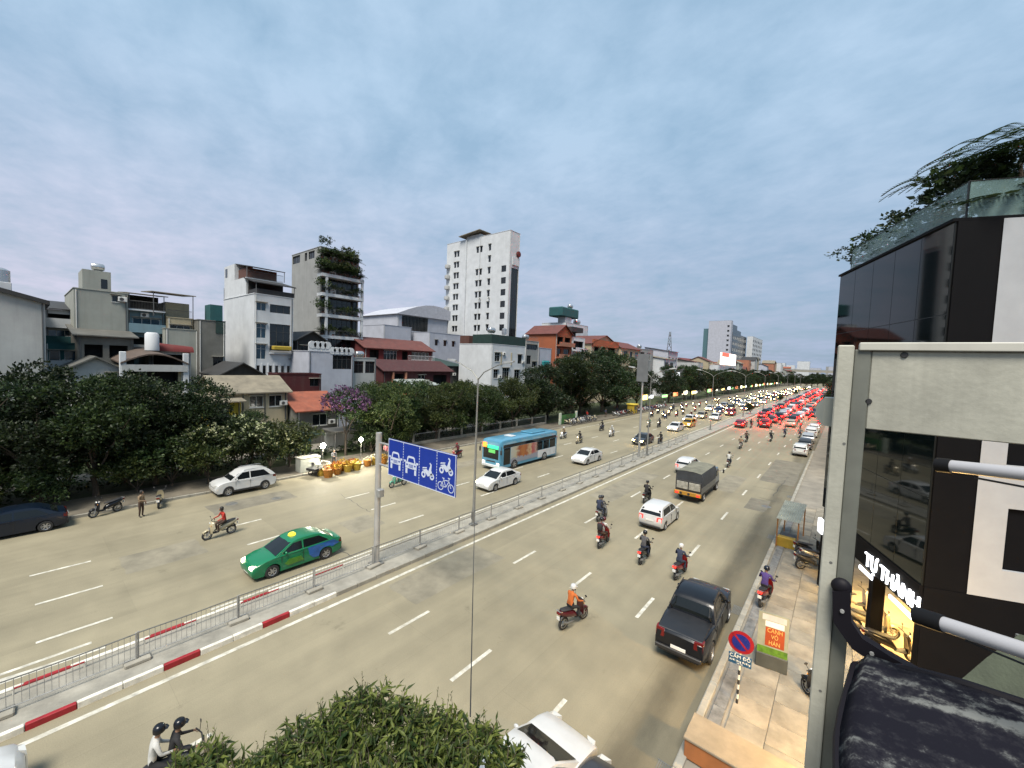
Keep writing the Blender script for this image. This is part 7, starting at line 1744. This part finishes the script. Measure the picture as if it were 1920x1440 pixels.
def awning_arm():
    root = empty('folding_bracket', (0, 3.82, 0), 0, 'black folding awning arm clamped to the steel post', 'awning arm')
    am = M('arm_black', (.006, .005, .008), .6, var=.15, spec=.2)
    P = [(.07, 9.24), (.09, 9.02), (.18, 8.90), (.34, 8.84), (.55, 8.78)]
    w = [.055, .055, .05, .05, .05]
    MB().loft([[(x - w_ * .9, -.06, z - w_ * .4), (x + w_ * .9, -.06, z + w_ * .4), (x + w_ * .9, .02, z + w_ * .4), (x - w_ * .9, .02, z - w_ * .4)] if i < 2 else [(x - w_ * .5, -.06, z - w_), (x + w_ * .5, -.06, z + w_), (x + w_ * .5, .02, z + w_), (x - w_ * .5, .02, z - w_)] for i, ((x, z), w_) in enumerate(zip(P, w))]).build('arm', am, root, True, 30)
    MB().sphere((.07, -.02, 9.26), .062, 12, 8, (1, .7, 1)).build('arm_cap', am, root, True)
    for x, z in ((.085, 9.1), (.26, 8.87)): MB().lathe([(.001, -.075), (.012, -.075), (.014, -.06)], 8, (x, 0, z), 'y').build('screw', steel, root)
awning_arm()
def tarp():
    m = bpy.data.materials.new('tarp_black'); m.use_nodes = True
    t = m.node_tree; N = t.nodes; L = t.links; b = N['Principled BSDF']; b.inputs['Roughness'].default_value = .95; b.inputs['Specular IOR Level'].default_value = .05
    tcn = N.new('ShaderNodeTexCoord')
    f_ = N.new('ShaderNodeTexNoise'); f_.inputs['Scale'].default_value = 11; f_.inputs['Detail'].default_value = 11; f_.inputs['Roughness'].default_value = .74; L.new(tcn.outputs['Object'], f_.inputs['Vector'])
    mpn = N.new('ShaderNodeMapping'); mpn.inputs['Rotation'].default_value = (0, 0, R(38)); mpn.inputs['Scale'].default_value = (.55, 5.0, .6); L.new(tcn.outputs['Object'], mpn.inputs[0])
    g_ = N.new('ShaderNodeTexNoise'); g_.inputs['Scale'].default_value = 1.25; g_.inputs['Detail'].default_value = 3; L.new(mpn.outputs[0], g_.inputs['Vector'])
    a = N.new('ShaderNodeMath'); a.operation = 'MULTIPLY_ADD'; L.new(f_.outputs[0], a.inputs[0]); a.inputs[1].default_value = .62
    h_ = N.new('ShaderNodeMath'); h_.operation = 'MULTIPLY'; L.new(g_.outputs[0], h_.inputs[0]); h_.inputs[1].default_value = .52; L.new(h_.outputs[0], a.inputs[2])
    rp = N.new('ShaderNodeValToRGB'); rp.color_ramp.elements[0].position = .54; rp.color_ramp.elements[0].color = (.010, .010, .015, 1); rp.color_ramp.elements[1].position = .71; rp.color_ramp.elements[1].color = (.14, .145, .14, 1)
    e = rp.color_ramp.elements.new(.61); e.color = (.020, .020, .025, 1)
    L.new(a.outputs[0], rp.inputs[0]); L.new(rp.outputs[0], b.inputs['Base Color'])
    bu = N.new('ShaderNodeBump'); bu.inputs['Strength'].default_value = .5; bu.inputs['Distance'].default_value = .01; L.new(a.outputs[0], bu.inputs['Height']); L.new(bu.outputs[0], b.inputs['Normal'])
    root = empty('tarpaulin_awning', (0, 0, 0), 0, 'worn black tarpaulin awning with pale scuffs in the bottom corner', 'awning')
    r = random.Random(2); rings = []
    nx, ny = 40, 30
    from mathutils import noise
    for j in range(ny + 1):
        v = j / ny; row = []
        for i in range(nx + 1):
            u = i / nx
            x = .14 + .05 * math.sin(v * 7) * (1 - u) + u * (2.6); y = 1.2 + v * (2.52 - .35 * u)
            z = 8.64 + .30 * (v ** .8) * (.75 + .6 * u) + u * .22 + .020 * noise.noise(Vector((u * 4, v * 4, 0))) + .016 * noise.noise(Vector((u * 16, v * 12, 3)))
            if i == 0: z -= .10
            row.append((x, y, z))
        rings.append(row)
    mb = MB(); mb.loft(rings, closed=False)
    o = mb.build('sheet', m, root, True, 60, False)
    sm_ = o.modifiers.new('thickness', 'SOLIDIFY'); sm_.thickness = .012
    MB().path([rings[-1][i] for i in range(0, nx + 1, 4)], .022, 6).build('hem', MATS['arm_black'], root, True)
    MB().path([rings[j][0] for j in range(0, ny + 1, 3)], .02, 6).build('hem', MATS['arm_black'], root, True)
tarp()
wtube = M('roller_white', (.34, .34, .36), .4, var=.06)
for nm, lab, a, b, r1, cap in (('awning_roller', 'upper white awning roller with black end cap under the cream beam', (.50, 3.42, 10.30), (1.9, 2.6, 10.47), .035, .06), ('awning_roller', 'lower white awning roller with thick black end cap above the tarpaulin', (.53, 3.42, 9.37), (2.1, 2.35, 9.75), .042, .13)):
    root = empty(nm, (0, 0, 0), 0, lab, 'awning roller', 'awning rollers at the balcony end')
    A, B = Vector(a), Vector(b); d = (B - A).normalized()
    MB().tube(A, B, r1, n=16).build('tube', wtube, root, True, 50); MB().tube(A - d * cap, A + d * .004, r1 * 1.18, n=16).build('end_cap', M('cap_black', (.005, .005, .006), .6, spec=.2), root, True, 50)
    MB().path([A + d * .1 - Vector((0, 0, .05)), A + d * .5 - Vector((0, 0, .085)), B - Vector((0, 0, .06))], .006, 5).build('cord', trimb, root)
    MB().box(A.x + .9, A.x + .96, A.y - .75, A.y - .68, A.z - .4, A.z + .6).build('bracket', MATS['cap_black'], root)
aw = empty('canvas_awning', (0, 0, 0), 0, 'grey green canvas awning sloping down behind the tarpaulin', 'awning')
MB().loft([[(1.38, 7.75, 6.85), (1.62, 7.85, 7.25), (1.9, 8.0, 7.62)], [(2.3, 7.35, 6.78), (2.5, 7.6, 7.25), (2.6, 7.8, 7.68)], [(3.4, 6.9, 6.7), (3.4, 7.3, 7.25), (3.4, 7.6, 7.75)]], closed=False).build('canvas', M('canvas_green', (.060, .072, .048), .85, var=.2, scale=2.5, bump=.3), aw, True, 60, False)
for p in ((1.40, 7.8, 6.82), (1.9, 8.02, 7.6), (3.3, 7.6, 7.7)): MB().tube((p[0], p[1], .1), p, .03, n=6).build('post', dsteel, aw)
# added post lamp behind the tarpaulin, in place of shop light spilling on the pavement
sl_ = empty('pavement_lamp', (1.75, 12.6, .14), 0, 'warm lamp on a short post lighting the pavement below the balcony', 'lamp')
MB().tube((0, 0, 0), (0, 0, 3.0), .03, n=6).build('post', dsteel, sl_); MB().sphere((0, 0, 3.08), .10, 12, 8).build('bulb', emat('pavement_bulb', (1, .66, .24), 8), sl_, True)
ld = bpy.data.lights.new('pavement_light', 'POINT'); ld.energy = 420; ld.shadow_soft_size = .2; ld.color = (1, .60, .18)
lo = bpy.data.objects.new('pavement_light', ld); lo.location = (1.5, 13.0, 3.2); C.objects.link(lo)
# remove the prototypes the copies were made from
def drop(o):
    for k in KIDS.get(o.as_pointer(), []): drop(k)
    bpy.data.objects.remove(o)
for o in list(PROTO.values()) + [BIKE]: drop(o)
